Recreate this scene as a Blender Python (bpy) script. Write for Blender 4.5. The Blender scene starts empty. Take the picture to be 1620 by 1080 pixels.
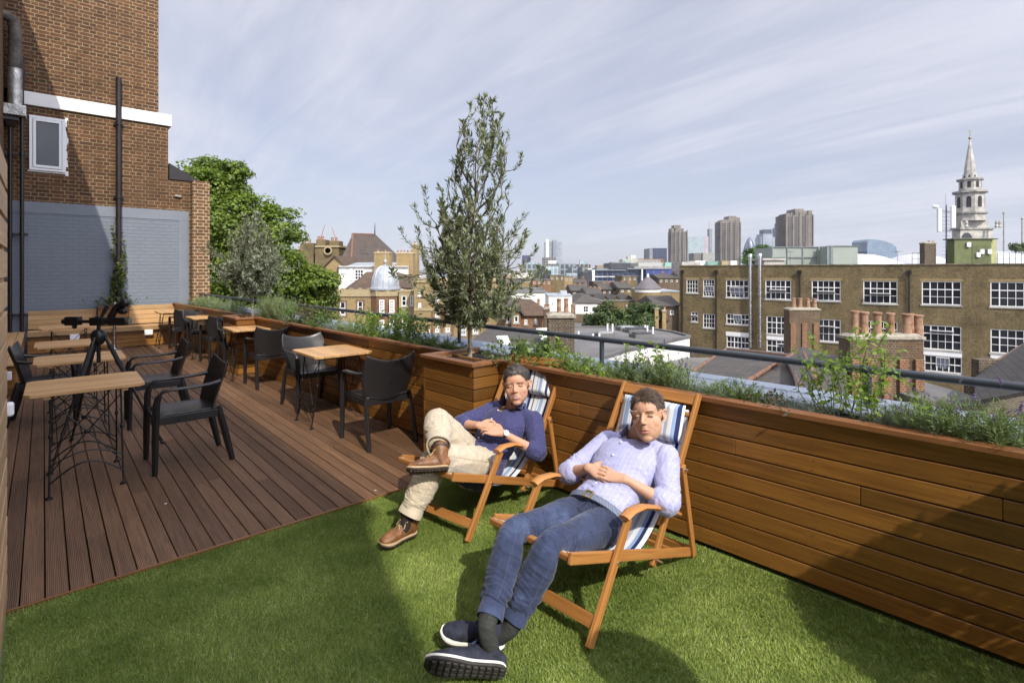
import bpy, math, random
import numpy as np
from mathutils import Vector, Matrix, noise as mnoise
R = math.radians
random.seed(7); rng = np.random.default_rng(7)
scene = bpy.context.scene
# ------------------------------------------------------------------ camera
H = 1.6
cam_d = bpy.data.cameras.new("camera"); cam = bpy.data.objects.new("camera", cam_d)
scene.collection.objects.link(cam); scene.camera = cam
cam.location = (0, 0, H); cam.rotation_euler = (R(90), 0, 0)
cam_d.sensor_width = 36; cam_d.lens = 36 * 835 / 1620; cam_d.shift_y = -113 / 1620
cam_d.clip_start = 0.05; cam_d.clip_end = 20000
# ------------------------------------------------------------------ world and sun
SUN_EL = R(43); SUN_H = Vector((.438, -.899))
scene.view_settings.view_transform = 'Standard'; scene.view_settings.look = 'None'
scene.view_settings.exposure = 0.34; scene.view_settings.gamma = 1
world = bpy.data.worlds.new("World"); scene.world = world; world.use_nodes = True
wn = world.node_tree; wl = wn.links; wn.nodes.clear()
def WN(t, **k):
    n = wn.nodes.new(t)
    for a, b in k.items(): setattr(n, a, b)
    return n
sky = WN('ShaderNodeTexSky', sky_type='NISHITA', sun_disc=False, sun_elevation=SUN_EL, sun_rotation=R(154),
         air_density=1.0, dust_density=1.2, ozone_density=2.0, altitude=60)
tc = WN('ShaderNodeTexCoord'); sep = WN('ShaderNodeSeparateXYZ'); wl.new(tc.outputs['Generated'], sep.inputs[0])
def wmath(op, a, b=None, c=None):
    n = WN('ShaderNodeMath', operation=op)
    for i, v in enumerate((a, b, c)):
        if v is None: continue
        if isinstance(v, (int, float)): n.inputs[i].default_value = v
        else: wl.new(v, n.inputs[i])
    return n.outputs[0]
zz = wmath('ADD', wmath('MAXIMUM', sep.outputs[2], 0), .09)
cx_ = wmath('DIVIDE', sep.outputs[0], zz); cy_ = wmath('DIVIDE', sep.outputs[1], zz)
cmb = WN('ShaderNodeCombineXYZ'); wl.new(cx_, cmb.inputs[0]); wl.new(cy_, cmb.inputs[1])
def wnoise(sx, sy, rot, sc, det, dist, seed):
    mp = WN('ShaderNodeMapping', vector_type='TEXTURE'); wl.new(cmb.outputs[0], mp.inputs[0])
    mp.inputs['Scale'].default_value = (1 / sx, 1 / sy, 1); mp.inputs['Rotation'].default_value = (0, 0, rot)
    mp.inputs['Location'].default_value = (seed, seed * .7, 0)
    n = WN('ShaderNodeTexNoise'); n.inputs['Scale'].default_value = sc; n.inputs['Detail'].default_value = det
    n.inputs['Roughness'].default_value = .6; n.inputs['Distortion'].default_value = dist
    wl.new(mp.outputs[0], n.inputs[0]); return n.outputs[0]
n1 = wnoise(.15, .70, R(122), 1.0, 9, .7, 3.1)
n2 = wnoise(.45, .9, R(105), .55, 5, .5, 11.0)
n3 = wnoise(.35, 2.0, R(128), 2.0, 10, 1.0, 5.0)
mixc = wmath('ADD', wmath('ADD', wmath('MULTIPLY', n1, .55), wmath('MULTIPLY', n2, .5)), wmath('MULTIPLY', n3, .26))
mr = WN('ShaderNodeMapRange'); mr.interpolation_type = 'SMOOTHSTEP'
wl.new(mixc, mr.inputs[0]); mr.inputs[1].default_value = .54; mr.inputs[2].default_value = .80
mr.inputs[3].default_value = .66; mr.inputs[4].default_value = .95
hz = WN('ShaderNodeMapRange'); wl.new(sep.outputs[2], hz.inputs[0]); hz.inputs[1].default_value = 0; hz.inputs[2].default_value = .22
hz.inputs[3].default_value = .75; hz.inputs[4].default_value = 0
fac = wmath('MAXIMUM', mr.outputs[0], hz.outputs[0])
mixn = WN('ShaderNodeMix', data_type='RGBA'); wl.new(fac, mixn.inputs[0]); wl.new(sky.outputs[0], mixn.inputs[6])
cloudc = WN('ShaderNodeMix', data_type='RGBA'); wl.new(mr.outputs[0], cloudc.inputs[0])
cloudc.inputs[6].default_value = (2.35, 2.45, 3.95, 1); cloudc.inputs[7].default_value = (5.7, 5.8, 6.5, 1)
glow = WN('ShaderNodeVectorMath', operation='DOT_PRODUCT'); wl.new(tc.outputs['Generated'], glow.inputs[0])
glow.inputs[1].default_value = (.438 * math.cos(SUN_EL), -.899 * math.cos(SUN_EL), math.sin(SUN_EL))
gk = wmath('ADD', wmath('MULTIPLY', wmath('POWER', wmath('MAXIMUM', wmath('ADD', glow.outputs['Value'], .1), 0), 1.6), 2.6), 1.0)  # added cloud brightening towards the sun, behind the camera, to lift the fill light
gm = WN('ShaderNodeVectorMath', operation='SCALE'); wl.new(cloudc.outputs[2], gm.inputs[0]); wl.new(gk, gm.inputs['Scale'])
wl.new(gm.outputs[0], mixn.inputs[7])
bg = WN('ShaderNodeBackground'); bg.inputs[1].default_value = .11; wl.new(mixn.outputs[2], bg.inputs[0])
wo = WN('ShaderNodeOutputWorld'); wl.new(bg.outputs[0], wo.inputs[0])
sd = bpy.data.lights.new("sun", 'SUN'); sun = bpy.data.objects.new("sun", sd); scene.collection.objects.link(sun)
sd.energy = 3.6; sd.angle = R(.53); sd.color = (1, .93, .82)
svec = Vector((SUN_H.x * math.cos(SUN_EL), SUN_H.y * math.cos(SUN_EL), math.sin(SUN_EL)))
sun.rotation_euler = svec.to_track_quat('Z', 'Y').to_euler(); sun.location = (3, -6, 9)
# ------------------------------------------------------------------ helpers
F = 835.0
def at(px, py, Y): return Vector(((px - 810) / F * Y, Y, H - (py - 427) / F * Y))
def gp(px, py, z=0):
    Y = (H - z) * F / (py - 427); return Vector(((px - 810) / F * Y, Y, z))
def zat(py, Y): return H - (py - 427) / F * Y
def xat(px, Y): return (px - 810) / F * Y
DD = Vector((-.664, .7475, 0)); EE = Vector((.7478, .664, 0))
PD = Vector((-.705, .709, 0)); PN = Vector((.709, .705, 0)); B0 = Vector((1.81, 2.387, 0))
def DE(d, s, z=0): return DD * d + EE * s + Vector((0, 0, z))
def link(o, parent=None):
    scene.collection.objects.link(o)
    if parent is not None: o.parent = parent
    return o
def tag(o, label=None, cat=None, group=None, kind=None):
    if label: o['label'] = label
    if cat: o['category'] = cat
    if group: o['group'] = group
    if kind: o['kind'] = kind
    return o
def thing(name, label, cat, loc=(0, 0, 0), rz=0, group=None):
    o = bpy.data.objects.new(name, None); o.empty_display_size = .1
    o.location = loc; o.rotation_euler = (0, 0, rz); link(o)
    return tag(o, label, cat, group)
def copy_tree(o, parent=None):
    c = o.copy(); scene.collection.objects.link(c)
    if parent is not None: c.parent = parent
    for ch in list(o.children): copy_tree(ch, c)
    return c
def rootloc(o):
    while o.parent is not None: o = o.parent
    return Vector(o.location)
class MB:
    def __init__(s): s.v = []; s.f = []; s.uv = []
    def quad(s, pts, uv=None):
        i = len(s.v); s.v += [tuple(p) for p in pts]; s.f.append(tuple(range(i, i + len(pts)))); s.uv.append(uv)
    def mesh(s, vs, fs, uvs=None):
        i = len(s.v); s.v += [tuple(p) for p in vs]
        for k, f in enumerate(fs): s.f.append(tuple(a + i for a in f)); s.uv.append(uvs[k] if uvs else None)
    def obox(s, c, ax, ay, az, bev=0):
        """oriented box: centre and three half-axis vectors; u runs along ax"""
        c = Vector(c); ax = Vector(ax); ay = Vector(ay); az = Vector(az)
        if ax.cross(ay).dot(az) < 0: ay = -ay
        L = [ax.length, ay.length, az.length]; o = (random.random() * 9, random.random() * 9)
        sg = [(-1, -1, -1), (1, -1, -1), (1, 1, -1), (-1, 1, -1), (-1, -1, 1), (1, -1, 1), (1, 1, 1), (-1, 1, 1)]
        vs = [c + ax * a + ay * b + az * d for a, b, d in sg]
        fs = [(0, 3, 2, 1), (4, 5, 6, 7), (0, 1, 5, 4), (2, 3, 7, 6), (1, 2, 6, 5), (3, 0, 4, 7)]
        uvs = []
        for k, f in enumerate(fs):
            q = []
            for i in f:
                l, w, h = sg[i][0] * L[0], sg[i][1] * L[1], sg[i][2] * L[2]
                if k < 2: q.append((l + o[0], w + o[1]))
                elif k < 4: q.append((l + o[0], h + o[1]))
                else: q.append((w + o[0], h + o[1]))
            uvs.append(q)
        s.mesh(vs, fs, uvs)
    def box(s, x0, x1, y0, y1, z0, z1):
        s.mesh([(x0, y0, z0), (x1, y0, z0), (x1, y1, z0), (x0, y1, z0), (x0, y0, z1), (x1, y0, z1), (x1, y1, z1), (x0, y1, z1)],
               [(0, 3, 2, 1), (4, 5, 6, 7), (0, 1, 5, 4), (2, 3, 7, 6), (1, 2, 6, 5), (3, 0, 4, 7)])
    def beam(s, p, q, w, t, up=(0, 0, 1)):
        p = Vector(p); q = Vector(q); a = (q - p); n = a.normalized(); up = Vector(up)
        side = n.cross(up)
        if side.length < 1e-4: side = n.cross(Vector((1, 0, 0)))
        side.normalize(); up2 = side.cross(n)
        s.obox((p + q) / 2, a / 2, side * w / 2, up2 * t / 2)
    def tube(s, pts, r, n=10, cap=True, flat=1.0, side=None):
        P = [Vector(p) for p in pts]; rs = r if hasattr(r, '__len__') else [r] * len(P)
        base = len(s.v); t0 = (P[1] - P[0]).normalized()
        if side is None:
            side = t0.cross(Vector((0, 0, 1)))
            if side.length < 1e-3: side = Vector((1, 0, 0))
        side = Vector(side).normalized(); d = 0
        ds = []
        for i, p in enumerate(P):
            t = (P[min(i + 1, len(P) - 1)] - P[max(i - 1, 0)]).normalized()
            side = (side - t * side.dot(t)).normalized(); b = t.cross(side)
            rr = rs[i]; ra, rb = rr if hasattr(rr, '__len__') else (rr, rr * flat)
            if i: d += (p - P[i - 1]).length
            ds.append(d)
            for k in range(n):
                a = 2 * math.pi * k / n; s.v.append(tuple(p + side * (math.cos(a) * ra) + b * (math.sin(a) * rb)))
        for i in range(len(P) - 1):
            for k in range(n):
                k2 = (k + 1) % n
                s.f.append((base + i * n + k, base + i * n + k2, base + (i + 1) * n + k2, base + (i + 1) * n + k))
                s.uv.append([(ds[i], k / n), (ds[i], (k + 1) / n), (ds[i + 1], (k + 1) / n), (ds[i + 1], k / n)])
        if cap:
            s.f.append(tuple(base + k for k in range(n))[::-1]); s.uv.append(None)
            s.f.append(tuple(base + (len(P) - 1) * n + k for k in range(n))); s.uv.append(None)
    def lathe(s, prof, c=(0, 0, 0), n=20, a0=0, sq=1.0):
        base = len(s.v); cx, cy, cz = c
        for r, z in prof:
            for k in range(n):
                a = 2 * math.pi * k / n + a0; s.v.append((cx + r * math.cos(a), cy + r * math.sin(a) * sq, cz + z))
        for i in range(len(prof) - 1):
            for k in range(n):
                k2 = (k + 1) % n
                s.f.append((base + i * n + k, base + i * n + k2, base + (i + 1) * n + k2, base + (i + 1) * n + k)); s.uv.append(None)
        s.f.append(tuple(base + k for k in range(n))[::-1]); s.uv.append(None)
        s.f.append(tuple(base + (len(prof) - 1) * n + k for k in range(n))); s.uv.append(None)
    def prism(s, poly, z0, z1):
        """plan polygon (ccw) extruded between two heights"""
        a = sum(poly[i][0] * poly[(i + 1) % len(poly)][1] - poly[(i + 1) % len(poly)][0] * poly[i][1] for i in range(len(poly)))
        if a < 0: poly = poly[::-1]
        n = len(poly); i0 = len(s.v)
        s.v += [(p[0], p[1], z0) for p in poly] + [(p[0], p[1], z1) for p in poly]
        s.f.append(tuple(range(i0, i0 + n))[::-1]); s.f.append(tuple(range(i0 + n, i0 + 2 * n))); s.uv += [None, None]
        for k in range(n):
            k2 = (k + 1) % n; s.f.append((i0 + k, i0 + k2, i0 + n + k2, i0 + n + k)); s.uv.append(None)
    def ellipsoid(s, c, r, ax=None, n=16, m=10):
        c = Vector(c); X, Y, Z = ax if ax else (Vector((1, 0, 0)), Vector((0, 1, 0)), Vector((0, 0, 1)))
        base = len(s.v)
        for i in range(m + 1):
            ph = math.pi * i / m; sr = max(math.sin(ph), 1e-3)
            for k in range(n):
                a = 2 * math.pi * k / n
                s.v.append(tuple(c + X * (r[0] * sr * math.cos(a)) + Y * (r[1] * sr * math.sin(a)) - Z * (r[2] * math.cos(ph))))
        for i in range(m):
            for k in range(n):
                k2 = (k + 1) % n
                s.f.append((base + i * n + k, base + i * n + k2, base + (i + 1) * n + k2, base + (i + 1) * n + k)); s.uv.append(None)
        s.f.append(tuple(base + k for k in range(n))[::-1]); s.f.append(tuple(base + m * n + k for k in range(n))); s.uv += [None, None]
    def build(s, name, mat, parent=None, smooth=None, bevel=0, bseg=2, world=True, loc=None):
        me = bpy.data.meshes.new(name)
        off = rootloc(parent) if (parent is not None and world) else Vector((0, 0, 0))
        V = np.array(s.v, dtype=np.float32)
        if world and parent is not None: V = V - np.array(off, dtype=np.float32)
        me.from_pydata(V.tolist(), [], s.f)
        uvl = me.uv_layers.new(name='UVMap'); data = np.zeros((len(me.loops), 2), dtype=np.float32); li = 0
        for f, uv in zip(s.f, s.uv):
            k = len(f)
            if uv is not None: data[li:li + k] = uv
            else:
                a, b, c = V[f[0]], V[f[1]], V[f[2]]; nrm = np.cross(b - a, c - b); L = np.linalg.norm(nrm)
                nrm = nrm / L if L > 1e-12 else np.array((0, 0, 1.))
                if abs(nrm[2]) > .97: data[li:li + k] = V[list(f)][:, :2]
                else:
                    t = np.array((-nrm[1], nrm[0], 0)); t /= np.linalg.norm(t); bt = np.cross(nrm, t)
                    W = V[list(f)]; data[li:li + k, 0] = W @ t; data[li:li + k, 1] = W @ bt
            li += k
        uvl.data.foreach_set('uv', data.ravel())
        if mat: me.materials.append(mat)
        if smooth is not None:
            me.polygons.foreach_set('use_smooth', [True] * len(me.polygons))
            me.update(); me.set_sharp_from_angle(angle=R(smooth))
        o = bpy.data.objects.new(name, me); link(o, parent)
        if loc is not None: o.location = loc
        if bevel:
            b = o.modifiers.new('bevel', 'BEVEL'); b.width = bevel; b.segments = bseg; b.limit_method = 'ANGLE'; b.angle_limit = R(35)
            b.harden_normals = False
        return o
def npmesh(name, V, Fc, mat, parent=None, smooth=False, world=True):
    """fast mesh of equal-sized faces from numpy arrays"""
    me = bpy.data.meshes.new(name)
    if world and parent is not None: V = V - np.array(rootloc(parent))
    n = len(V); m, k = Fc.shape
    me.vertices.add(n); me.vertices.foreach_set('co', np.ascontiguousarray(V, dtype=np.float32).ravel())
    me.loops.add(m * k); me.loops.foreach_set('vertex_index', np.ascontiguousarray(Fc, dtype=np.int32).ravel())
    me.polygons.add(m); me.polygons.foreach_set('loop_start', np.arange(0, m * k, k, dtype=np.int32))
    me.update(calc_edges=True)
    if smooth: me.polygons.foreach_set('use_smooth', np.ones(m, dtype=bool))
    if mat: me.materials.append(mat)
    o = bpy.data.objects.new(name, me); link(o, parent); return o
# ------------------------------------------------------------------ materials
MATS = {}
class NT:
    def __init__(s, name):
        s.m = bpy.data.materials.new(name); s.m.use_nodes = True; s.t = s.m.node_tree; s.t.nodes.clear()
        s.out = s.n('ShaderNodeOutputMaterial'); s.b = s.n('ShaderNodeBsdfPrincipled'); s.l(s.b.outputs[0], s.out.inputs[0])
    def n(s, t, **k):
        n = s.t.nodes.new(t)
        for a, b in k.items(): setattr(n, a, b)
        return n
    def l(s, a, b): s.t.links.new(a, b)
    def set(s, node, i, v):
        if v is None: return
        if hasattr(v, 'is_linked') or hasattr(v, 'links'): s.l(v, node.inputs[i])
        else:
            if isinstance(v, tuple) and len(v) == 3 and node.inputs[i].type == 'RGBA': v = (*v, 1)
            node.inputs[i].default_value = v
    def math(s, op, a, b=None, c=None, clamp=False):
        n = s.n('ShaderNodeMath', operation=op, use_clamp=clamp)
        for i, v in enumerate((a, b, c)): s.set(n, i, v)
        return n.outputs[0]
    def mix(s, f, a, b, mode='MIX'):
        n = s.n('ShaderNodeMix', data_type='RGBA', blend_type=mode); s.set(n, 0, f); s.set(n, 6, a); s.set(n, 7, b); return n.outputs[2]
    def coord(s, kind='Object', scale=(1, 1, 1), rot=(0, 0, 0)):
        c = s.n('ShaderNodeTexCoord'); m = s.n('ShaderNodeMapping'); s.l(c.outputs[kind], m.inputs[0])
        m.inputs['Scale'].default_value = scale; m.inputs['Rotation'].default_value = rot; return m.outputs[0]
    def noise(s, vec, scale=5, det=4, rough=.55, dist=0):
        n = s.n('ShaderNodeTexNoise'); s.l(vec, n.inputs[0]); n.inputs['Scale'].default_value = scale; n.inputs['Detail'].default_value = det
        n.inputs['Roughness'].default_value = rough; n.inputs['Distortion'].default_value = dist; return n.outputs[0]
    def rng(s, v, a, b, c, d):
        n = s.n('ShaderNodeMapRange'); s.set(n, 0, v)
        for i, x in enumerate((a, b, c, d)): n.inputs[i + 1].default_value = x
        return n.outputs[0]
    def ramp(s, v, stops, interp='LINEAR'):
        n = s.n('ShaderNodeValToRGB'); s.l(v, n.inputs[0]); cr = n.color_ramp; cr.interpolation = interp
        while len(cr.elements) < len(stops): cr.elements.new(.5)
        for e, (p, c) in zip(cr.elements, stops): e.position = p; e.color = (*c, 1) if len(c) == 3 else c
        return n.outputs[0]
    def bump(s, h, st=.3, dist=.01):
        n = s.n('ShaderNodeBump'); n.inputs['Strength'].default_value = st; n.inputs['Distance'].default_value = dist
        s.l(h, n.inputs['Height']); s.l(n.outputs[0], s.b.inputs['Normal'])
    def fin(s, col=None, rough=.6, metal=0, spec=.5, **k):
        s.set(s.b, 'Base Color', col); s.set(s.b, 'Roughness', rough); s.set(s.b, 'Metallic', metal); s.set(s.b, 'Specular IOR Level', spec)
        for a, v in k.items(): s.set(s.b, a.replace('_', ' '), v)
        return s.m
def island(t):
    return t.n('ShaderNodeNewGeometry').outputs['Random Per Island']
def plain(name, col, rough=.6, metal=0, var=.12, scale=3, bump=0, bscale=60, bd=.004, spec=.5, hue=None, **k):
    if name in MATS: return MATS[name]
    t = NT(name); v = t.coord('Object'); n = t.noise(v, scale, 6, .65)
    d = tuple(c * (1 - 2 * var) for c in col); li = tuple(min(1, c * (1 + 1.6 * var)) for c in col)
    if hue: li = hue
    c = t.mix(t.rng(n, .3, .7, 0, 1), d, li)
    if bump: t.bump(t.noise(v, bscale, 5), bump, bd)
    rr = t.rng(t.noise(v, scale * 3, 3), .3, .7, max(0, rough - .08), min(1, rough + .08))
    MATS[name] = t.fin(c, rr, metal, spec, **k); return MATS[name]
def wood(name, dark, light, rough=.45, isl=.5, grain=1.0, reed=False, knots=0, bump=.15):
    if name in MATS: return MATS[name]
    t = NT(name); v = t.coord('UV', (1.3, 26, 1)); r = island(t)
    off = t.n('ShaderNodeVectorMath', operation='ADD'); t.l(v, off.inputs[0])
    cmbn = t.n('ShaderNodeCombineXYZ'); t.l(t.math('MULTIPLY', r, 37.0), cmbn.inputs[0]); t.l(t.math('MULTIPLY', r, 91.0), cmbn.inputs[2]); t.l(cmbn.outputs[0], off.inputs[1])
    g = t.noise(off.outputs[0], 2.2, 8, .62, .8); g2 = t.noise(t.coord('UV', (.6, 2.5, 1)), 1.5, 4)
    mid = tuple((a + b) / 2 for a, b in zip(dark, light))
    c = t.ramp(g, [(.25, dark), (.5, mid), (.78, light)])
    k = t.math('ADD', t.math('MULTIPLY', r, isl), 1 - isl * .5)
    k = t.math('MULTIPLY', k, t.rng(g2, .3, .7, .86, 1.14))
    c = t.mix(1.0, c, t.mixv(k) if hasattr(t, 'mixv') else k, 'MULTIPLY')
    hgt = g
    if reed:
        uv = t.n('ShaderNodeTexCoord'); sp = t.n('ShaderNodeSeparateXYZ'); t.l(uv.outputs['UV'], sp.inputs[0])
        sn = t.math('SINE', t.math('MULTIPLY', sp.outputs[1], 2 * math.pi / .0075))
        hgt = t.math('ADD', t.math('MULTIPLY', g, .35), sn)
        dst = t.noise(t.coord('Object'), 1.2, 6, .7)
        c = t.mix(t.rng(dst, .5, .8, 0, .4), c, tuple(x * 1.15 + .03 for x in mid))
        dirt = t.noise(t.coord('Object'), 55, 3, .6)
        c = t.mix(t.rng(dirt, .70, .76, 0, .55), c, (.35, .31, .26))
    t.bump(hgt, bump, .0015 if not reed else .0022)
    rr = t.rng(g, .2, .8, rough + .1, rough - .06)
    MATS[name] = t.fin(c, rr); return MATS[name]
def brick(name, c1, c2, mortar, bw=.225, bh=.075, ms=.010, rough=.85, bump=.5, stain=.35, paint=None, extra=None, blotch=.55):
    if name in MATS: return MATS[name]
    t = NT(name); v = t.coord('UV')
    b = t.n('ShaderNodeTexBrick'); t.l(v, b.inputs[0]); b.inputs['Scale'].default_value = 1
    b.inputs['Brick Width'].default_value = bw; b.inputs['Row Height'].default_value = bh; b.inputs['Mortar Size'].default_value = ms
    b.inputs['Mortar Smooth'].default_value = .25; b.inputs['Bias'].default_value = 0
    b.inputs['Color1'].default_value = (*c1, 1); b.inputs['Color2'].default_value = (*c2, 1); b.inputs['Mortar'].default_value = (*mortar, 1)
    b.offset = .5; b.offset_frequency = 2; b.squash = .5 if not paint else 1; b.squash_frequency = 2
    ob = t.coord('Object'); n1 = t.noise(ob, .55, 6, .7); n2 = t.noise(ob, 7, 7, .78); n3 = t.noise(t.coord('Object', (1, 1, .15)), 1.2, 5, .7)
    col = b.outputs['Color']
    if paint: col = t.mix(t.rng(b.outputs['Fac'], 0, 1, 1, .8), tuple(x * .93 for x in paint), paint)
    col = t.mix(t.rng(n2, .42, .62, 0, blotch), col, tuple(x * .45 for x in (paint or c1)))if not paint else t.mix(t.rng(n1, .3, .7, 0, .25), col, tuple(x * .8 for x in paint))
    if extra: col = t.mix(t.rng(n1, .52, .68, 0, .5), col, extra)
    mlt = t.math('MULTIPLY', t.rng(n1, .25, .75, 1 + stain * .5, 1 - stain), t.rng(n3, .35, .75, 1.08, 1 - stain * .5))
    col = t.mix(1.0, col, mlt, 'MULTIPLY')
    hh = t.math('SUBTRACT', t.math('MULTIPLY', n2, .35), b.outputs['Fac'])
    t.bump(hh, bump, .008)
    MATS[name] = t.fin(col, rough, spec=.3); return MATS[name]
def tiles(name, c1, c2, w=.25, h=.16, gap=.006, rough=.6, moss=None):
    if name in MATS: return MATS[name]
    t = NT(name); v = t.coord('UV'); b = t.n('ShaderNodeTexBrick'); t.l(v, b.inputs[0]); b.inputs['Scale'].default_value = 1
    b.inputs['Brick Width'].default_value = w; b.inputs['Row Height'].default_value = h; b.inputs['Mortar Size'].default_value = gap
    b.inputs['Color1'].default_value = (*c1, 1); b.inputs['Color2'].default_value = (*c2, 1); b.inputs['Mortar'].default_value = (*[x * .3 for x in c1], 1)
    ob = t.coord('Object'); n1 = t.noise(ob, 1.1, 6, .7); col = t.mix(t.rng(n1, .4, .75, 0, .6), b.outputs['Color'], moss or tuple(x * 1.5 for x in c2))
    sp = t.n('ShaderNodeSeparateXYZ'); t.l(v, sp.inputs[0]); saw = t.math('FRACT', t.math('DIVIDE', sp.outputs[1], h))
    t.bump(t.math('SUBTRACT', t.math('MULTIPLY', t.math('SUBTRACT', 1.0, saw), .8), b.outputs['Fac']), .6, .012)
    MATS[name] = t.fin(col, rough, spec=.3); return MATS[name]
def leafmat(name, dark, light, rough=.5, trans=.3, back=None):
    if name in MATS: return MATS[name]
    t = NT(name); r = island(t); c = t.ramp(r, [(0, dark), (.55, tuple((a + b) / 2 for a, b in zip(dark, light))), (1, light)])
    if back:
        c = t.mix(t.n('ShaderNodeNewGeometry').outputs['Backfacing'], c, back)
    t.fin(c, rough, spec=.4)
    tr = t.n('ShaderNodeBsdfTranslucent'); t.l(t.mix(.5, c, (light[0] * 1.6, light[1] * 1.7, light[2]), 'MIX'), tr.inputs[0])
    mx = t.n('ShaderNodeMixShader'); mx.inputs[0].default_value = trans; t.l(t.b.outputs[0], mx.inputs[1]); t.l(tr.outputs[0], mx.inputs[2])
    t.l(mx.outputs[0], t.out.inputs[0]); MATS[name] = t.m; return t.m
def glassmat(name, col=(.02, .025, .03), rough=.08):
    if name in MATS: return MATS[name]
    t = NT(name); r = island(t); n = t.noise(t.coord('Object'), .8, 4)
    c = t.mix(t.math('MULTIPLY', r, .8), col, tuple(x * 3 + .01 for x in col)); c = t.mix(t.rng(n, .45, .7, 0, .5), c, tuple(x * 4 for x in col))
    MATS[name] = t.fin(c, rough, spec=.6); return t.m
# ------------------------------------------------------------------ palette
W_deck = wood('deck wood', (.088, .046, .025), (.215, .118, .062), .42, .55, reed=True, bump=.5)
W_clad = wood('iroko cladding', (.115, .046, .010), (.285, .130, .027), .36, .85)
W_cap = wood('iroko capping', (.155, .06, .022), (.27, .12, .045), .45, .3)
W_bench = wood('larch bench', (.34, .19, .075), (.55, .36, .17), .5, .35)
W_fence = wood('fence slat wood', (.34, .20, .10), (.55, .37, .21), .5, .4)
W_table = wood('teak table slats', (.40, .215, .085), (.62, .39, .18), .42, .22)
W_chair = wood('oiled hardwood', (.29, .11, .026), (.50, .235, .068), .38, .25)
BR_red = brick('stock brick', (.165, .075, .034), (.075, .040, .024), (.30, .225, .125), ms=.009, extra=(.19, .11, .055), stain=.4)
BR_grey = brick('painted brick', (.19, .21, .24), (.18, .2, .23), (.17, .19, .22), paint=(.185, .21, .245), bump=.9, stain=.08)
P_grey = plain('grey masonry paint', (.185, .21, .245), .75, var=.05, bump=.1)
P_white = plain('white paint', (.80, .79, .76), .5, var=.04, scale=1.2)
P_upvc = plain('white plastic', (.82, .83, .84), .3, var=.02)
P_black = plain('black gloss paint', (.018, .014, .014), .35, var=.15)
P_iron = plain('black wrought iron', (.012, .012, .013), .38, metal=.3)
P_plastic = plain('black moulded plastic', (.019, .018, .019), .34, var=.1, bump=.25, bscale=320, bd=.0006, spec=.5)
P_steel = plain('stainless steel', (.62, .62, .62), .25, metal=1, var=.05)
P_steel2 = plain('dull screw heads', (.16, .13, .10), .45, metal=.5)
P_foil = plain('foil duct', (.50, .49, .46), .35, metal=.7, var=.3, scale=9, bump=.6, bscale=30, bd=.02)
P_duct = plain('weathered duct', (.11, .09, .075), .7, var=.4, scale=6)
P_lead = plain('grey roof membrane', (.20, .235, .30), .55, var=.12, scale=1.3, bump=.15, bscale=8)
P_rail = plain('grey painted rail', (.055, .065, .08), .38, metal=.3, var=.1)
P_soil = plain('potting soil', (.03, .02, .013), .95, var=.4, scale=30, bump=1, bscale=70, bd=.02)
P_asphalt = plain('street asphalt', (.06, .06, .062), .9, var=.2, scale=.05)
P_concrete = plain('weathered concrete', (.30, .28, .24), .9, var=.2, scale=1.5, bump=.3, bscale=25)
G_dark = glassmat('window glass', (.008, .009, .011), .12)
def PL(t, p, z=0): return B0 + PD * t + PN * (p - 2.966) + Vector((0, 0, z))
def S(o, kind='structure'): o['kind'] = kind; return o
# ------------------------------------------------------------------ ground, terrace floor
mb = MB(); mb.quad([(-6000, -3000, -16), (6000, -3000, -16), (6000, 9000, -16), (-6000, 9000, -16)])
S(mb.build('ground', P_asphalt))
tb = thing('terrace_building', 'brick building whose flat roof carries the timber deck', 'building', (0, 0, -16))
mb = MB(); mb.prism([PL(-6, 3.66)[:2], PL(14.9, 3.66)[:2], DE(14.0, -6)[:2], DE(-6, -6)[:2]], -16, -.32)
mb.build('wall', BR_red, tb)
mb = MB()
pitch = .0928; sv = -.55; zt = 0
while sv < 2.85:
    d = 3.445; first = True
    while d < 13.5:
        L = random.uniform(1.2, 4.2) if not first else random.uniform(.5, 4.2)
        e = min(13.5, d + L); first = False
        mb.beam(DE(d + .002, sv + pitch / 2, -.012 + random.uniform(-.0007, .0007)), DE(e - .002, sv + pitch / 2, -.012 + random.uniform(-.0007, .0007)), pitch - .006, .024)
        d = e
    sv += pitch
deck = S(mb.build('deck', W_deck, bevel=.0022, bseg=1))
mb = MB(); mb.quad([DE(3.45, -.6, -.06), DE(13.6, -.6, -.06), DE(13.6, 2.95, -.06), DE(3.45, 2.95, -.06)])
S(mb.build('deck_underlay', plain('underlay', (.01, .01, .01), .9)))
mb = MB(); mb.beam(DE(3.436, -.55, -.03), DE(3.436, 2.9, -.03), .014, .056); S(mb.build('deck_edge', W_cap))
# artificial lawn
t = NT('turf'); n = t.noise(t.coord('Object'), 2.2, 6, .7); n2 = t.noise(t.coord('Object'), 220, 2)
tm = t.fin(t.mix(t.rng(n2, .3, .7, 0, 1), (.07, .11, .02), (.15, .21, .05)), .8)
mb = MB(); mb.quad([DE(-6, -.6, -.02), DE(3.43, -.6, -.02), DE(3.43, 3.05, -.02), DE(-6, 3.4, -.02)][::-1]); S(mb.build('lawn', tm))
t = NT('turf blade'); r = island(t); n = t.noise(t.coord('Object'), 1.4, 5, .65)
c = t.ramp(r, [(0, (.23, .31, .060)), (.35, (.36, .46, .10)), (.8, (.47, .55, .16)), (.93, (.56, .58, .25)), (1, (.62, .58, .32))])
c = t.mix(t.rng(n, .42, .62, .72, 0), c, (.13, .20, .03)); t.fin(c, .48, spec=.4)
tr = t.n('ShaderNodeBsdfTranslucent'); t.l(c, tr.inputs[0]); mx = t.n('ShaderNodeMixShader'); mx.inputs[0].default_value = .28
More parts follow.
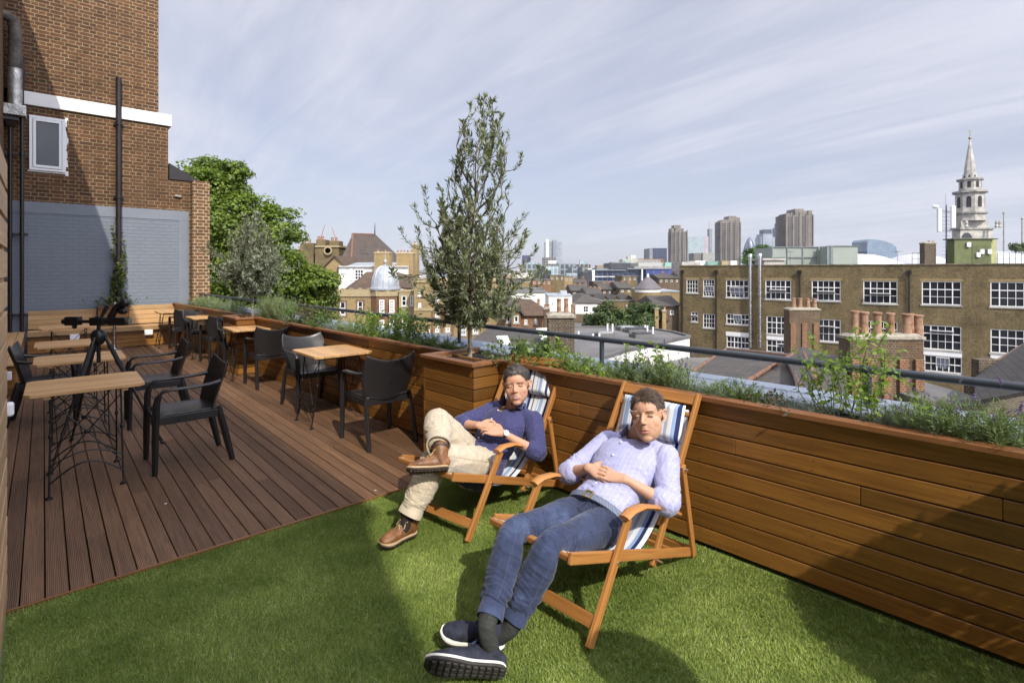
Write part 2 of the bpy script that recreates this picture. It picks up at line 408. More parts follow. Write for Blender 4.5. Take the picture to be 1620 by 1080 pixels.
t.l(t.b.outputs[0], mx.inputs[1]); t.l(tr.outputs[0], mx.inputs[2]); t.l(mx.outputs[0], t.out.inputs[0]); turfm = t.m
N = 420000
dd = rng.uniform(-.35, 3.43, N); ss = rng.uniform(-.12, 2.98, N)
X = DD.x * dd + EE.x * ss; Y = DD.y * dd + EE.y * ss
plim = X * PN.x + Y * PN.y < 2.955
ok = plim & (Y > 1.5) & (np.abs(X) < 1.06 * Y + .1); X = X[ok]; Y = Y[ok]; n = len(X)
def smooth_noise(X, Y, sc, seed):
    g = np.random.default_rng(seed); a = 0
    for k in range(5):
        f = sc * 1.7 ** k; th = g.uniform(0, 6.28, 3); ph = g.uniform(0, 6.28, 3)
        for q in range(3): a = a + np.sin(f * (X * np.cos(th[q]) + Y * np.sin(th[q])) + ph[q]) / 1.4 ** k
    return a / 6
lean = smooth_noise(X, Y, 3.1, 1); lean2 = smooth_noise(X, Y, 3.7, 2)
ang = rng.uniform(0, 2 * math.pi, n); h = rng.uniform(.014, .021, n) * (1 - .12 * lean)
lx = lean * .006 + rng.normal(0, .0045, n); ly = lean2 * .006 + rng.normal(0, .0045, n)
w = rng.uniform(.0011, .0019, n)
V = np.empty((n, 4, 3)); ca = np.cos(ang) * w; sa = np.sin(ang) * w
V[:, 0] = np.stack([X - ca, Y - sa, np.full(n, -.02)], 1); V[:, 1] = np.stack([X + ca, Y + sa, np.full(n, -.02)], 1)
V[:, 2] = np.stack([X + lx * .5 + ca * .7, Y + ly * .5 + sa * .7, -.02 + h * .62], 1); V[:, 3] = np.stack([X + lx * 1.3, Y + ly * 1.3, -.02 + h], 1)
Fc = np.arange(n * 4).reshape(n, 4)[:, [0, 1, 2, 3]]
FT = np.concatenate([Fc[:, [0, 1, 2]], Fc[:, [0, 2, 3]]])
gob = npmesh('artificial_grass', V.reshape(-1, 3), FT, turfm)
tag(gob, 'short bright green artificial grass beside the timber deck', 'grass', kind='stuff')
# ------------------------------------------------------------------ raised planter along the parapet
TOP = .868; bp = .0935
pl_root = thing('raised_planter', 'long raised timber planter of horizontal boards along the roof edge', 'planter', tuple(PL(5, 3.1)))
mb = MB(); jr = random.Random(3)
gaps = [(2.73, 3.38), (8.24, 8.89)]
for k in range(9):
    z = .004 + bp * (k + .5); t0 = -4 + jr.uniform(0, 2)
    cuts = [-4]; x = -4
    while x < 13.35:
        x += jr.choice([1.1, 2.2, 2.6, 3.1, 3.6]); cuts.append(min(x, 13.35))
    for a, b in zip(cuts[:-1], cuts[1:]):
        mb.beam(PL(a + .001, 2.966 + .011, z), PL(b - .001, 2.966 + .011, z), .02 + jr.uniform(-.001, .001), bp - .007)
mb.build('cladding', W_clad, pl_root, bevel=.0025, bseg=1)
mb = MB()
for i in range(44):
    tt = -1.4 + .6 * i
    if tt > 13: break
    for k in range(9):
        for q in (-.024, .024):
            c = PL(tt + random.uniform(-.004, .004), 2.9655, .004 + bp * (k + .5) + q); mb.tube([c, c - PN * .0008], .0033, 6)
S(mb.build('screw', P_steel2, pl_root), 'stuff')
mb = MB(); mb.beam(PL(-4, 3.0, .42), PL(13.35, 3.0, .42), .02, .83); mb.build('backing', plain('dark backing', (.012, .009, .007), .9), pl_root)
mb = MB(); x = -4
edges = [-4, -1.2, 1.5, 2.73]; segs = [(-4, -1.2), (-1.2, 1.5), (1.5, 2.73), (3.38, 5.8), (5.8, 8.24), (8.89, 11), (11, 13.33)]
for a, b in segs: mb.beam(PL(a + .001, 2.978, TOP - .014), PL(b - .001, 2.978, TOP - .014), .082, .028)
mb.build('cap_rail', W_cap, pl_root, bevel=.003)
mb = MB()
for a, b in [(-4, 13.3)]:
    vs = []; nn = 260
    for i in range(nn + 1):
        tt = a + (b - a) * i / nn
        for j in range(5):
            p = 3.012 + (3.275 - 3.012) * j / 4; vs.append(PL(tt, p, .80 + .03 * mnoise.noise((tt * 4, p * 9, 0)) + .01 * mnoise.noise((tt * 20, p * 30, 3))))
    fs = [(i * 5 + j, i * 5 + j + 1, (i + 1) * 5 + j + 1, (i + 1) * 5 + j) for i in range(nn) for j in range(4)]
    mb.mesh(vs, fs)
mb.build('soil', P_soil, pl_root, smooth=60)
def tree_box(t0, t1, label):
    pf = 2.696; r = thing('tree_planter', label, 'planter', tuple(PL((t0 + t1) / 2, pf + .3)), 0, 'square tree boxes built into the long planter')
    a = MB(); jr = random.Random(int(t0 * 10))
    for k in range(9):
        z = .004 + bp * (k + .5)
        a.beam(PL(t0 + .012, pf + .01, z), PL(t1 - .012, pf + .01, z), .02, bp - .007)
        for tt in (t0 + .001, t1 - .001):
            a.beam(PL(tt, pf, z), PL(tt, 2.962, z), .022, bp - .007)
    a.build('cladding', W_clad, r, bevel=.0025, bseg=1)
    a = MB(); w = .082
    a.beam(PL(t0 - .03, pf + .012, TOP - .013), PL(t1 + .03, pf + .012, TOP - .013), w, .028)
    for tt in (t0 + .011, t1 - .011): a.beam(PL(tt, pf + .0535, TOP - .0135), PL(tt, 3.30, TOP - .0135), w, .028)
    a.build('cap_rail', W_cap, r, bevel=.003)
    a = MB()
    for tt in (t0 + .04, t1 - .04): a.beam(PL(tt, pf + .03, .79), PL(tt, 3.30, .79), .018, .12)
    a.beam(PL(t0 + .05, 3.29, .79), PL(t1 - .05, 3.29, .79), .018, .12); a.beam(PL(t0 + .05, pf + .035, .79), PL(t1 - .05, pf + .035, .79), .018, .12)
    a.build('lining', W_bench, r)
    a = MB(); c = [PL(t0 + .04, pf + .03, .79), PL(t0 + .04, 3.29, .79), PL(t1 - .04, 3.29, .79), PL(t1 - .04, pf + .03, .79)]
    a.prism([tuple(q[:2]) for q in c], .5, .74 + .085); a.build('soil', P_soil, r)
    return r
tree_box(2.73, 3.38, 'square timber tree box of the tall olive tree beside the deckchair')
tree_box(8.24, 8.89, 'square timber tree box of the small far olive tree behind the black chairs')
# parapet coping and rail
pr = thing('parapet_wall', 'low parapet wall topped by pale grey coping behind the plants', 'wall', tuple(PL(5, 3.5, 0)))
mb = MB(); mb.beam(PL(-5, 3.48, -.2), PL(14.6, 3.48, -.2), .36, 1.96 + .05); mb.build('wall', BR_red, pr)
mb = MB()
x = -5
while x < 14.5:
    e = min(14.5, x + 1.9); mb.beam(PL(x + .003, 3.485, .838), PL(e - .003, 3.485, .838), .43, .024); x = e
mb.build('coping', P_lead, pr, bevel=.006)
rr_ = thing('handrail', 'dark grey tubular handrail running along the parapet behind the plants', 'railing', tuple(PL(5, 3.45, .85)))
mb = MB(); mb.tube([PL(-5, 3.45, 1.05), PL(4, 3.45, 1.05), PL(14.3, 3.45, 1.05)], .0215, 14); mb.build('rail', P_rail, rr_, smooth=40)
for k in range(-2, 8):
    tt = .265 + 1.78 * k; mb = MB(); mb.tube([PL(tt, 3.45, .851), PL(tt, 3.45, 1.035)], .019, 12); mb.lathe([(.045, 0), (.045, .008), (.02, .01)], PL(tt, 3.45, .85), 12)
    mb.build('post', P_rail, rr_, smooth=40)
# ------------------------------------------------------------------ timber benches at the far wall
def sdpx(px, d):
    r = (px - 810) / F; Y = d / (-.664 * r + .7475); return (.7478 * r + .664) * Y
def board_wall(mb, d, s0, s1, z0, z1, bh=.093, th=.02):
    n = max(1, round((z1 - z0) / bh)); h = (z1 - z0) / n
    for k in range(n): mb.beam(DE(d, s0, z0 + h * (k + .5)), DE(d, s1, z0 + h * (k + .5)), th, h - .006)
bn = thing('timber_bench', 'long built-in timber bench under the grey painted wall', 'bench', tuple(DE(13.6, 1, 0)))
mb = MB(); board_wall(mb, 13.47, .83, 2.2, .01, .34); mb.build('base', W_clad, bn, bevel=.002, bseg=1)
mb = MB()
for k in range(4): mb.beam(DE(13.45 + .1 * k, .83, .42), DE(13.45 + .1 * k, 2.2, .42), .094, .022)
mb.beam(DE(13.40, .83, .385), DE(13.40, 2.2, .385), .02, .09); mb.build('seat', W_bench, bn, bevel=.002, bseg=1)
mb = MB(); board_wall(mb, 13.88, 1.37, 2.22, .44, .845); mb.build('backrest', W_bench, bn, bevel=.002, bseg=1)
bn2 = thing('timber_bench', 'left half of the far timber bench, lower, with pale knotty back', 'bench', tuple(DE(13.6, .3, 0)))
mb = MB(); board_wall(mb, 13.47, -.22, .82, .01, .34); mb.build('base', W_clad, bn2, bevel=.002, bseg=1)
mb = MB()
for k in range(4): mb.beam(DE(13.45 + .1 * k, -.22, .42), DE(13.45 + .1 * k, .82, .42), .094, .022)
mb.beam(DE(13.40, -.22, .385), DE(13.40, .82, .385), .02, .09); mb.build('seat', W_bench, bn2, bevel=.002, bseg=1)
mb = MB(); board_wall(mb, 13.88, -.22, .82, .44, .80); mb.build('backrest', W_bench, bn2, bevel=.002, bseg=1)
bx = thing('wall_planter', 'timber planter box holding the climber at the drainpipe', 'planter', tuple(DE(13.8, 1.1, 0)))
mb = MB(); board_wall(mb, 13.72, .84, 1.36, .43, .86)
for s_ in (.845, 1.355):
    for k in range(5): mb.beam(DE(13.735, s_, .43 + .086 * (k + .5)), DE(13.97, s_, .43 + .086 * (k + .5)), .02, .08)
mb.build('cladding', W_clad, bx, bevel=.002, bseg=1)
mb = MB(); mb.beam(DE(13.85, .86, .82), DE(13.85, 1.34, .82), .24, .02); mb.build('soil', P_soil, bx)
bl = thing('timber_bench', 'low timber bench along the left side of the deck', 'bench', tuple(DE(11.5, -.35, 0)))
mb = MB()
for k in range(4): mb.beam(DE(9.2, -.27, .05 + .093 * k), DE(13.3, -.27, .05 + .093 * k), .02, .086)
for k in range(4): mb.beam(DE(9.2, -.53 + 0, .05 + .093 * k), DE(9.2, -.27, .05 + .093 * k), .02, .086)
mb.build('base', W_clad, bl, bevel=.002, bseg=1)
mb = MB()
for k in range(3): mb.beam(DE(9.15, -.50 + .096 * k, .40), DE(13.85, -.50 + .096 * k, .40), .09, .024)
mb.build('seat', W_bench, bl, bevel=.002, bseg=1)
# ------------------------------------------------------------------ slatted screen on the left
fs_ = thing('slatted_fence', 'timber fence of wide horizontal slats at the left edge', 'fence', tuple(DE(1, -.15, 0)))
mb = MB(); k = 0; z = .03
while z < 2.0:
    mb.beam(DE(-3.5, -.138, z + .06), DE(3.49, -.138, z + .06), .02, .118, up=(0, 0, 1)); z += .1395
mb.build('slat', W_fence, fs_, bevel=.003)
for d in (3.40, 1.6, -.2, -2):
    mb = MB(); mb.beam(DE(d, -.185, -.02), DE(d, -.185, 2.0), .07, .07); mb.build('post', W_fence, fs_)
# ------------------------------------------------------------------ brick building at the far end
DW = 14.0
bb = thing('brick_building', 'tall brown brick building with white band and grey painted lower wall', 'building', tuple(DE(DW, 1, -16)))
mb = MB()
def wallbox(mb, s0, s1, d0, d1, z0, z1): mb.prism([tuple(DE(d0, s0)[:2]), tuple(DE(d0, s1)[:2]), tuple(DE(d1, s1)[:2]), tuple(DE(d1, s0)[:2])], z0, z1)
wallbox(mb, -8, 1.918, DW, DW + 9, 5.08, 10.5)
wallbox(mb, -8, 2.10, DW, DW + 9, 3.62, 4.82)
wallbox(mb, -8, 2.53, DW, DW + 9, -16, 3.6199)
mb.build('wall', BR_red, bb)
mb = MB(); wallbox(mb, -.28, 2.16, DW - .05, DW + 9.05, 4.821, 5.079); mb.build('white_band', P_white, bb, bevel=.008)
mb = MB(); wallbox(mb, -.55, 2.5, DW - .012, DW - .001, -.2, 2.72); mb.build('painted_wall', BR_grey, bb)
mb = MB(); wallbox(mb, -.55, 2.5, DW - .022, DW - .0015, 2.722, 2.94); wallbox(mb, 2.30, 2.5, DW - .02, DW - .0125, -.2, 2.72); mb.build('painted_border', P_grey, bb)
mb = MB(); wallbox(mb, 2.532, 2.88, DW - .25, DW + 1.2, -16, 3.63); mb.build('brick_pier', brick('pier brick', (.18, .085, .04), (.11, .058, .03), (.40, .31, .19), bw=.225, ms=.013, stain=.2), bb)
mb = MB(); c0 = DE(DW - .02, 2.12); c1 = DE(DW - .02, 2.75); n0 = DE(DW + .5, 2.12); n1_ = DE(DW + .5, 2.75)
mb.mesh([c0 + Vector((0, 0, 3.64)), c1 + Vector((0, 0, 3.64)), c0 + Vector((0, 0, 4.0)), n0 + Vector((0, 0, 3.64)), n1_ + Vector((0, 0, 3.64)), n0 + Vector((0, 0, 4.0))],
        [(0, 1, 2), (3, 5, 4), (1, 4, 5, 2), (0, 2, 5, 3), (0, 3, 4, 1)]); mb.build('lead_flashing', P_black, bb)
mb = MB(); mb.beam(DE(DW - .03, 2.22, 3.28), DE(DW - .03, 2.34, 3.27), .06, .04); mb.build('vent', P_concrete, bb)
wd = MB(); s0, s1, z0, z1 = -.205, .335, 3.56, 4.63
def wbar(mb, a, b, c, e, dep=.05, off=.0): wallbox(mb, a, b, DW - dep - off, DW - off - .001, c, e)
wbar(wd, s0, s1, z0, z0 + .05); wbar(wd, s0, s1, z1 - .05, z1); wbar(wd, s0, s0 + .05, z0 + .05, z1 - .05); wbar(wd, s1 - .05, s1, z0 + .05, z1 - .05)
wo_ = wd.build('window', P_upvc, bb, bevel=.006)
wd = MB(); a, b, c, e = s0 + .055, s1 - .055, z0 + .055, z1 - .055
wbar(wd, a, b, c, c + .05, .06); wbar(wd, a, b, e - .05, e, .06); wbar(wd, a, a + .045, c + .05, e - .05, .06); wbar(wd, b - .045, b, c + .05, e - .05, .06)
wd.build('sash', P_upvc, wo_, bevel=.005)
wd = MB(); wbar(wd, a + .046, b - .046, c + .051, e - .051, .02); wd.build('pane', glassmat('reflective glass', (.006, .007, .009), .03), wo_)
wd = MB(); rs = random.Random(2)
for k in range(26):
    z = z0 - .06 + k * (z1 - z0 + .1) / 26; w = rs.uniform(.005, .05); wbar(wd, s1 + .001, s1 + w, z, z + .05, .012)
wbar(wd, s0 - .02, s1 + .03, z0 - .03, z0 - .001, .016); wd.build('plaster_patch', P_white, wo_)
def drain(label, s, ztop, zbot, r=.035, off=.07, hopper=False):
    o = thing('drainpipe', label, 'drainpipe', tuple(DE(DW - off, s, zbot)))
    m = MB(); m.tube([DE(DW - off, s, zbot), DE(DW - off, s, (zbot + ztop) / 2), DE(DW - off, s, ztop)], r, 14)
    z = zbot + .7
    while z < ztop:
        m.lathe([(r * 1.0, 0), (r * 1.3, .005), (r * 1.3, .07), (r, .075)], DE(DW - off, s, z), 14)
        m.beam(DE(DW - off + r, s - .09, z + .03), DE(DW - off + r, s + .09, z + .03), .02, .05); z += 1.55
    m.build('pipe', P_black, o, smooth=40)
    if hopper:
        m = MB(); c = DE(DW - off - .02, s, ztop); m.lathe([(.06, -.12), (.13, -.02), (.16, .0), (.16, .16), (.13, .16)], c, 4, a0=R(3)); m.build('hopper', P_black, o)
    return o
drain('slim black drainpipe left of the small white window', -.304, 5.7, 0, .032, .16)
drain('black drainpipe with hopper at the far left corner', -.47, 4.45, 0, .03, .10, True)
drain('tall thick black soil pipe rising past the white band, climber at its foot', 1.195, 5.67, .86, .052, .09)
du = thing('extract_duct', 'fat extract duct with foil lagging at the upper left wall corner', 'duct', tuple(DE(DW - .25, -.42, 4.7)))
m = MB(); m.tube([DE(DW - .26, -.40, 5.40), DE(DW - .26, -.40, 6.15), DE(DW - .27, -.42, 6.3), DE(DW - .3, -.5, 6.36), DE(DW - .32, -.75, 6.38)], .10, 18); m.build('duct', P_duct, du, smooth=40)
m = MB(); m.tube([DE(DW - .26, -.40, 4.72), DE(DW - .26, -.40, 5.1), DE(DW - .26, -.40, 5.41)], .105, 18); m.build('foil_lagging', P_foil, du, smooth=40)
m = MB(); c = DE(DW - .22, -.40, 4.62); m.obox(c, EE * .16, DD * .14, Vector((0, 0, .1))); m.build('metal_box', P_foil, du, bevel=.01)
# building along the left side (its roof edge shades the deck)
lb = thing('brick_building', 'dark brick side building along the left of the deck', 'building', tuple(DE(5, -3, -16)))
m = MB(); wallbox(m, -7.99, -.56, -4.4, DW - .02, -.32, 7.35); m.build('wall', BR_red, lb)
m = MB(); wallbox(m, -8.05, -.50, -4.46, DW - .021, 7.351, 7.5); m.build('coping', P_concrete, lb)
for d in (-2.5, .8, 4.1, 7.4, 10.7):
    m = MB(); c = DE(d, -.545, 4.9)
    for z in (-.7, .7): m.obox(c + Vector((0, 0, z)), DD * .5, EE * .02, Vector((0, 0, .035)))
    for q in (-.47, 0, .47): m.obox(c + DD * q, Vector((0, 0, .66)), EE * .018, DD * .03)
    w = m.build('window', P_white, lb); m = MB(); m.obox(DE(d, -.556, 4.9), DD * .47, EE * .008, Vector((0, 0, .66))); m.build('pane', G_dark, w)
# wall lights and parasol pole
for c, nrm, lab in ((DE(13.37, 1.66, .29), -DD, 'small white square light on the bench base right of the pole'), (DE(13.37, .46, .29), -DD, 'small white square light on the bench base left of the pole'),
                    (DE(9.14, -.37, .27), -DD, 'white weatherproof light on the end of the left bench'), (DE(3.50, -.127, .93), -DD, 'white light fixed to the near end of the slatted fence')):
    o = thing('wall_light', lab, 'light', tuple(c)); m = MB(); sd_ = nrm.cross(Vector((0, 0, 1)))
    k_ = .3 if 'fence' in lab else 1; m.obox(c - nrm * .01, sd_ * .075 * k_, Vector((0, 0, .055 * (k_ ** .4))), nrm * .02); m.build('housing', P_upvc, o, bevel=.012)
o = thing('parasol_base', 'silver parasol pole on a round foot in front of the bench', 'parasol stand', (-8.0, 10.62, 0))
c = Vector((-8.0, 10.62, 0)); m = MB(); m.tube([c + Vector((0, 0, .02)), c + Vector((0, 0, .5)), c + Vector((0, 0, .96))], .031, 16); m.build('pole', P_steel, o, smooth=40)
m = MB(); m.lathe([(.16, 0), (.16, .02), (.04, .04), (.034, .1)], c, 24); m.build('foot', P_steel, o, smooth=30)
for (px, py, w, lab) in ((262, 797, .010, 'tiny white paper scrap lying on the deck boards near the chair'), (594, 776, .008, 'small pale crumb of plaster on the deck edge by the grass')):
    c = gp(px, py, .001); o = thing('paper_scrap', lab, 'litter', tuple(c)); m = MB(); vs = [c + Vector((w * math.cos(a), w * math.sin(a) * .7, .002 + .004 * (i % 2))) for i, a in enumerate([0, 1.1, 2.0, 3.3, 4.2, 5.3])]; m.mesh([c + Vector((0, 0, .006))] + vs, [(0, i + 1, (i + 1) % 6 + 1) for i in range(6)]); m.build('scrap', P_white, o)
# ------------------------------------------------------------------ black armchairs
def make_chair():
    r = thing('armchair', 'x', 'chair')
    m = MB(); nu, nv = 16, 10; vs = []
    for j in range(nv + 1):
        v = j / nv
        for i in range(nu + 1):
            u = -1 + 2 * i / nu
            vs.append((u * (.225 - .01 * v), .235 - .45 * v, .445 - .012 * math.sin(math.pi * v) * (1 - u * u) - .03 * max(0, .12 - v) / .12 - .012 * (1 - u * u) * v))
    m.mesh(vs, [(j * (nu + 1) + i, j * (nu + 1) + i + 1, (j + 1) * (nu + 1) + i + 1, (j + 1) * (nu + 1) + i) for j in range(nv) for i in range(nu)])
    o = m.build('seat', P_plastic, r, smooth=60); s = o.modifiers.new('s', 'SOLIDIFY'); s.thickness = .012; s.offset = -1
    m = MB()
    for sx in (-1, 1): m.obox((sx * .222, .01, .412), (0, .22, 0), (.008, 0, 0), (0, 0, .032))
    m.obox((0, .225, .405), (.215, 0, 0), (0, .008, 0), (0, 0, .03)); m.obox((0, -.20, .405), (.21, 0, 0), (0, .008, 0), (0, 0, .03)); m.build('apron', P_plastic, r, bevel=.004)
    m = MB(); nu, nv = 22, 14; vs = []
    for j in range(nv + 1):
        v = j / nv
        for i in range(nu + 1):
            u = -1 + 2 * i / nu; w = .222 + .038 * math.sin(min(1, v * 1.25) * math.pi / 2) - .02 * max(0, v - .8) / .2
            z = .41 + v * (.375 + .062 * abs(u) ** 2.2); y = -.215 - .10 * v ** 1.3 + .055 * u * u * (1 - .3 * v)
            vs.append((u * w, y, z + .03 * (1 - v) * u * u))
    m.mesh(vs, [(j * (nu + 1) + i, j * (nu + 1) + i + 1, (j + 1) * (nu + 1) + i + 1, (j + 1) * (nu + 1) + i) for j in range(nv) for i in range(nu)])
    o = m.build('backrest', P_plastic, r, smooth=60); s = o.modifiers.new('s', 'SOLIDIFY'); s.thickness = .011; s.offset = 0
    b = o.modifiers.new('b', 'BEVEL'); b.width = .003; b.segments = 1; b.limit_method = 'ANGLE'
    for sx in (-1, 1):
        m = MB(); m.tube([(sx * .248, .235, 0), (sx * .246, .232, .3), (sx * .246, .225, .55), (sx * .247, .21, .615)], [(.024, .022), (.028, .027), (.028, .027), (.026, .024)], 4, side=(1, .0, 0))
        o = m.build('leg', P_plastic, r, bevel=.005)
        m = MB(); m.tube([(sx * .235, -.315, 0), (sx * .232, -.27, .2), (sx * .224, -.222, .41), (sx * .220, -.222, .47)], [(.022, .024), (.026, .030), (.02, .028), (.010, .014)], 4, side=(1, 0, 0)); m.build('leg', P_plastic, r, bevel=.005)
        m = MB(); m.tube([(sx * .247, .222, .55), (sx * .248, .212, .612), (sx * .25, .185, .645), (sx * .253, .13, .655), (sx * .258, 0, .657), (sx * .256, -.14, .662), (sx * .245, -.225, .675)],
                         [(.022, .014)] * 3 + [(.026, .012)] * 2 + [(.022, .014), (.014, .02)], 8, side=(1, 0, 0)); m.build('armrest', P_plastic, r, smooth=50)
    return r
ang = lambda v: math.atan2(-v[0], v[1])          # local +y turned onto direction v
CH = make_chair(); used = [False]
def place(o, loc, rz, label, group):
    o.location = loc; o.rotation_euler = (0, 0, rz); o['label'] = label; o['group'] = group; return o
chairs = [
 ((-2.76, 4.44), -EE, 'nearest black armchair, right of the front left table, facing it'),
 ((-3.80, 5.62), -EE, 'black armchair behind the nearest left one, beside the tripod'),
 ((-4.93, 5.62), EE + DD * -.15, 'black armchair at the far left edge, its back to the slatted fence'),
 ((-1.28, 5.02), DD + EE * .05, 'black armchair by the planter with its back turned, nearest the deckchairs'),
 ((-2.36, 6.22), -DD, 'black armchair facing the camera across the nearest planter-side table'),
 ((-3.42, 7.42), DD, 'black armchair with its back turned at the second planter-side table'),
 ((-4.42, 8.52), -DD, 'pale sunlit-back armchair on the far side of the second planter-side table'),
 ((-5.12, 9.25), DD, 'black armchair with its back turned at the third planter-side table'),
 ((-6.05, 10.25), -DD, 'sunlit-back armchair on the far side of the third planter-side table'),
 ((-6.62, 10.72), DD, 'farthest black armchair with its back turned, facing the end bench')]
for i, ((x, y), f, lab) in enumerate(chairs):
    o = CH if i == 0 else copy_tree(CH); place(o, (x, y, 0), ang(f) + random.uniform(-.06, .06), lab, 'black armchairs set round the small tables')
# ------------------------------------------------------------------ folding tables
def make_table():
    r = thing('cafe_table', 'x', 'table'); m = MB(); n = 7; w = .62 / n; hx = .345
    for k in range(n):
        y0 = -.31 + w * k + .0015; y1 = y0 + w - .003; c = .035 if k in (0, n - 1) else 0
        if k == 0: P = [(-hx + c, y0), (hx - c, y0), (hx, y0 + c), (hx, y1), (-hx, y1), (-hx, y0 + c)]
        elif k == n - 1: P = [(-hx, y0), (hx, y0), (hx, y1 - c), (hx - c, y1), (-hx + c, y1), (-hx, y1 - c)]
        else: P = [(-hx, y0), (hx, y0), (hx, y1), (-hx, y1)]
        m.prism(P, .716, .74)
    o = m.build('tabletop', W_table, r, bevel=.002, bseg=1)
    m = MB()
    for x in (-.22, .22): m.box(x - .02, x + .02, -.29, .29, .694, .7155)
    m.build('batten', W_table, r)
    for sy in (-1, 1):
        m = MB(); y = sy * .30; yt = sy * .24
        m.tube([(-.20, yt * .9, .69), (-.205, yt, .4), (-.21, y, .012)], .006, 8); m.tube([(.20, yt * .9, .69), (.205, yt, .4), (.21, y, .012)], .006, 8)
        for x in (-.21, .21): m.lathe([(.004, .02), (.02, .012), (.022, 0)][::-1], (x, y, 0), 12)
        A = [(-.208 + .416 * i / 14, y * .97, .10 + .115 * math.sin(math.pi * i / 14)) for i in range(15)]; m.tube(A, .006, 6)
        A = [(-.205 + .41 * i / 14, y * .93, .22 + .07 * math.sin(math.pi * i / 14)) for i in range(15)]; m.tube(A, .0045, 6)
        m.tube([(-.20, yt * .9, .66), (0, yt, .42), (.207, y * .93, .17)], .0045, 6); m.tube([(.20, yt * .9, .66), (0, yt * 1.02, .42), (-.207, y * .93, .17)], .0045, 6)
        m.ellipsoid((0, yt * 1.01, .42), (.022, .012, .016), n=10, m=6)
        for x in (-.205, .205): m.ellipsoid((x, yt, .42), (.013, .013, .02), n=8, m=6)
        m.build('leg_frame', P_iron, r, smooth=50)
    m = MB()
    for x in (-.2, .2): m.tube([(x, -.22, .685), (x, .22, .685)], .006, 6)
    m.build('brace', P_iron, r, smooth=50)
    return r
TB = make_table()
tables = [
 ((-3.27, 4.05), ang(DD), 'nearest pale wood cafe table, front left of the deck'),
 ((-4.27, 5.22), ang(DD), 'pale wood cafe table under the tripod, second from the front on the left'),
 ((-5.22, 6.28), ang(DD), 'third pale wood cafe table on the left, behind the tripod'),
 ((-6.80, 8.10), ang(DD), 'farthest left pale wood cafe table before the end bench'),
 ((-1.93, 5.66), ang(EE), 'pale wood cafe table against the planter, nearest the deckchairs'),
 ((-3.93, 7.93), ang(EE), 'second cafe table along the planter, between two black chairs'),
 ((-5.63, 9.78), ang(EE), 'third cafe table along the planter, near the small olive tree'),
 ((-7.12, 11.12), ang(EE), 'farthest cafe table along the planter, before the end bench')]
for i, ((x, y), rz, lab) in enumerate(tables):
    o = TB if i == 0 else copy_tree(TB); place(o, (x, y, 0), rz + random.uniform(-.02, .02), lab, 'small slatted cafe tables')
# ------------------------------------------------------------------ tripod
ap = Vector((-3.665, 4.68, 1.03)); tr_ = thing('tripod', 'black photo tripod with a horizontal arm standing between the left tables', 'tripod', (ap.x, ap.y, 0))
P_trip = plain('tripod black', (.012, .012, .013), .3, metal=.2)
P_rub = plain('foam grip', (.016, .016, .017), .8, var=.2)
for ft in (gp(257, 701), gp(113, 697), gp(80, 746)):
    m = MB(); d = (ft - ap); top = ap + Vector((d.x, d.y, 0)).normalized() * .045 + Vector((0, 0, -.02))
    q = lambda k: top + (ft - top) * k
    m.tube([top, q(.45)], .015, 12); m.tube([q(.45), q(.47)], .020, 12); m.tube([q(.47), q(.73)], .0115, 12); m.tube([q(.73), q(.75)], .0155, 12); m.tube([q(.75), q(.985)], .009, 12); m.ellipsoid(ft + Vector((0, 0, .012)), (.017, .017, .014), n=10, m=6)
    lg = m.build('leg', P_trip, tr_, smooth=40); m = MB(); m.tube([q(.08), q(.40)], .019, 14); m.build('foam_grip', P_rub, lg, smooth=40)
m = MB(); m.lathe([(.03, -.09), (.055, -.05), (.06, 0), (.045, .03), (.03, .04)], ap, 16); m.tube([ap - Vector((0, 0, .25)), ap + Vector((0, 0, .10))], .015, 12); m.build('spider', P_trip, tr_, smooth=35)
arm = Vector((.995, .09, 0)).normalized(); a0 = ap + Vector((0, 0, .115))
m = MB(); m.tube([a0 - arm * .25, a0 + arm * .24], .015, 12); m.obox(a0, arm * .055, Vector((0, .035, 0)), Vector((0, 0, .035))); m.tube([a0 + Vector((0, 0, -.03)), a0 + Vector((0, 0, .045))], .028, 14); m.build('cross_arm', P_trip, tr_, smooth=35, bevel=.003)
m = MB(); m.obox(a0 - arm * .21 + Vector((0, 0, .005)), arm * .055, Vector((0, .03, 0)), Vector((0, 0, .038))); m.tube([a0 - arm * .26, a0 - arm * .30], .022, 12); m.ellipsoid(a0 - arm * .20 + Vector((0, 0, -.045)), (.02, .02, .02), n=10, m=6); m.build('clamp', P_trip, tr_, bevel=.006)
m = MB(); m.obox(a0 + arm * .17, arm * .07, Vector((0, .035, 0)), Vector((0, 0, .034))); m.tube([a0 + arm * .1 + Vector((0, 0, .03)), a0 + arm * .15 + Vector((0, 0, .13)), a0 + arm * .21 + Vector((0, 0, .15))], [.03, .026, .034], 12)
m.ellipsoid(a0 + arm * .215 + Vector((0, 0, .16)), (.042, .036, .036), n=14, m=8); m.ellipsoid(a0 + arm * .2 + Vector((0, 0, .09)), (.04, .032, .03), n=14, m=8); m.build('pan_head', P_trip, tr_, smooth=50)
m = MB(); m.tube([a0 + arm * .24, a0 + arm * .265], .028, 18); m.build('knob', P_steel, tr_, smooth=40)
m = MB(); m.tube([a0 + arm * .02 + Vector((0, 0, .03)), a0 + arm * .055 + Vector((0, -.01, .09)), a0 + arm * .09 + Vector((0, -.02, .145))], [.01, .016, .014], 10); m.build('pan_handle', P_rub, tr_, smooth=50)
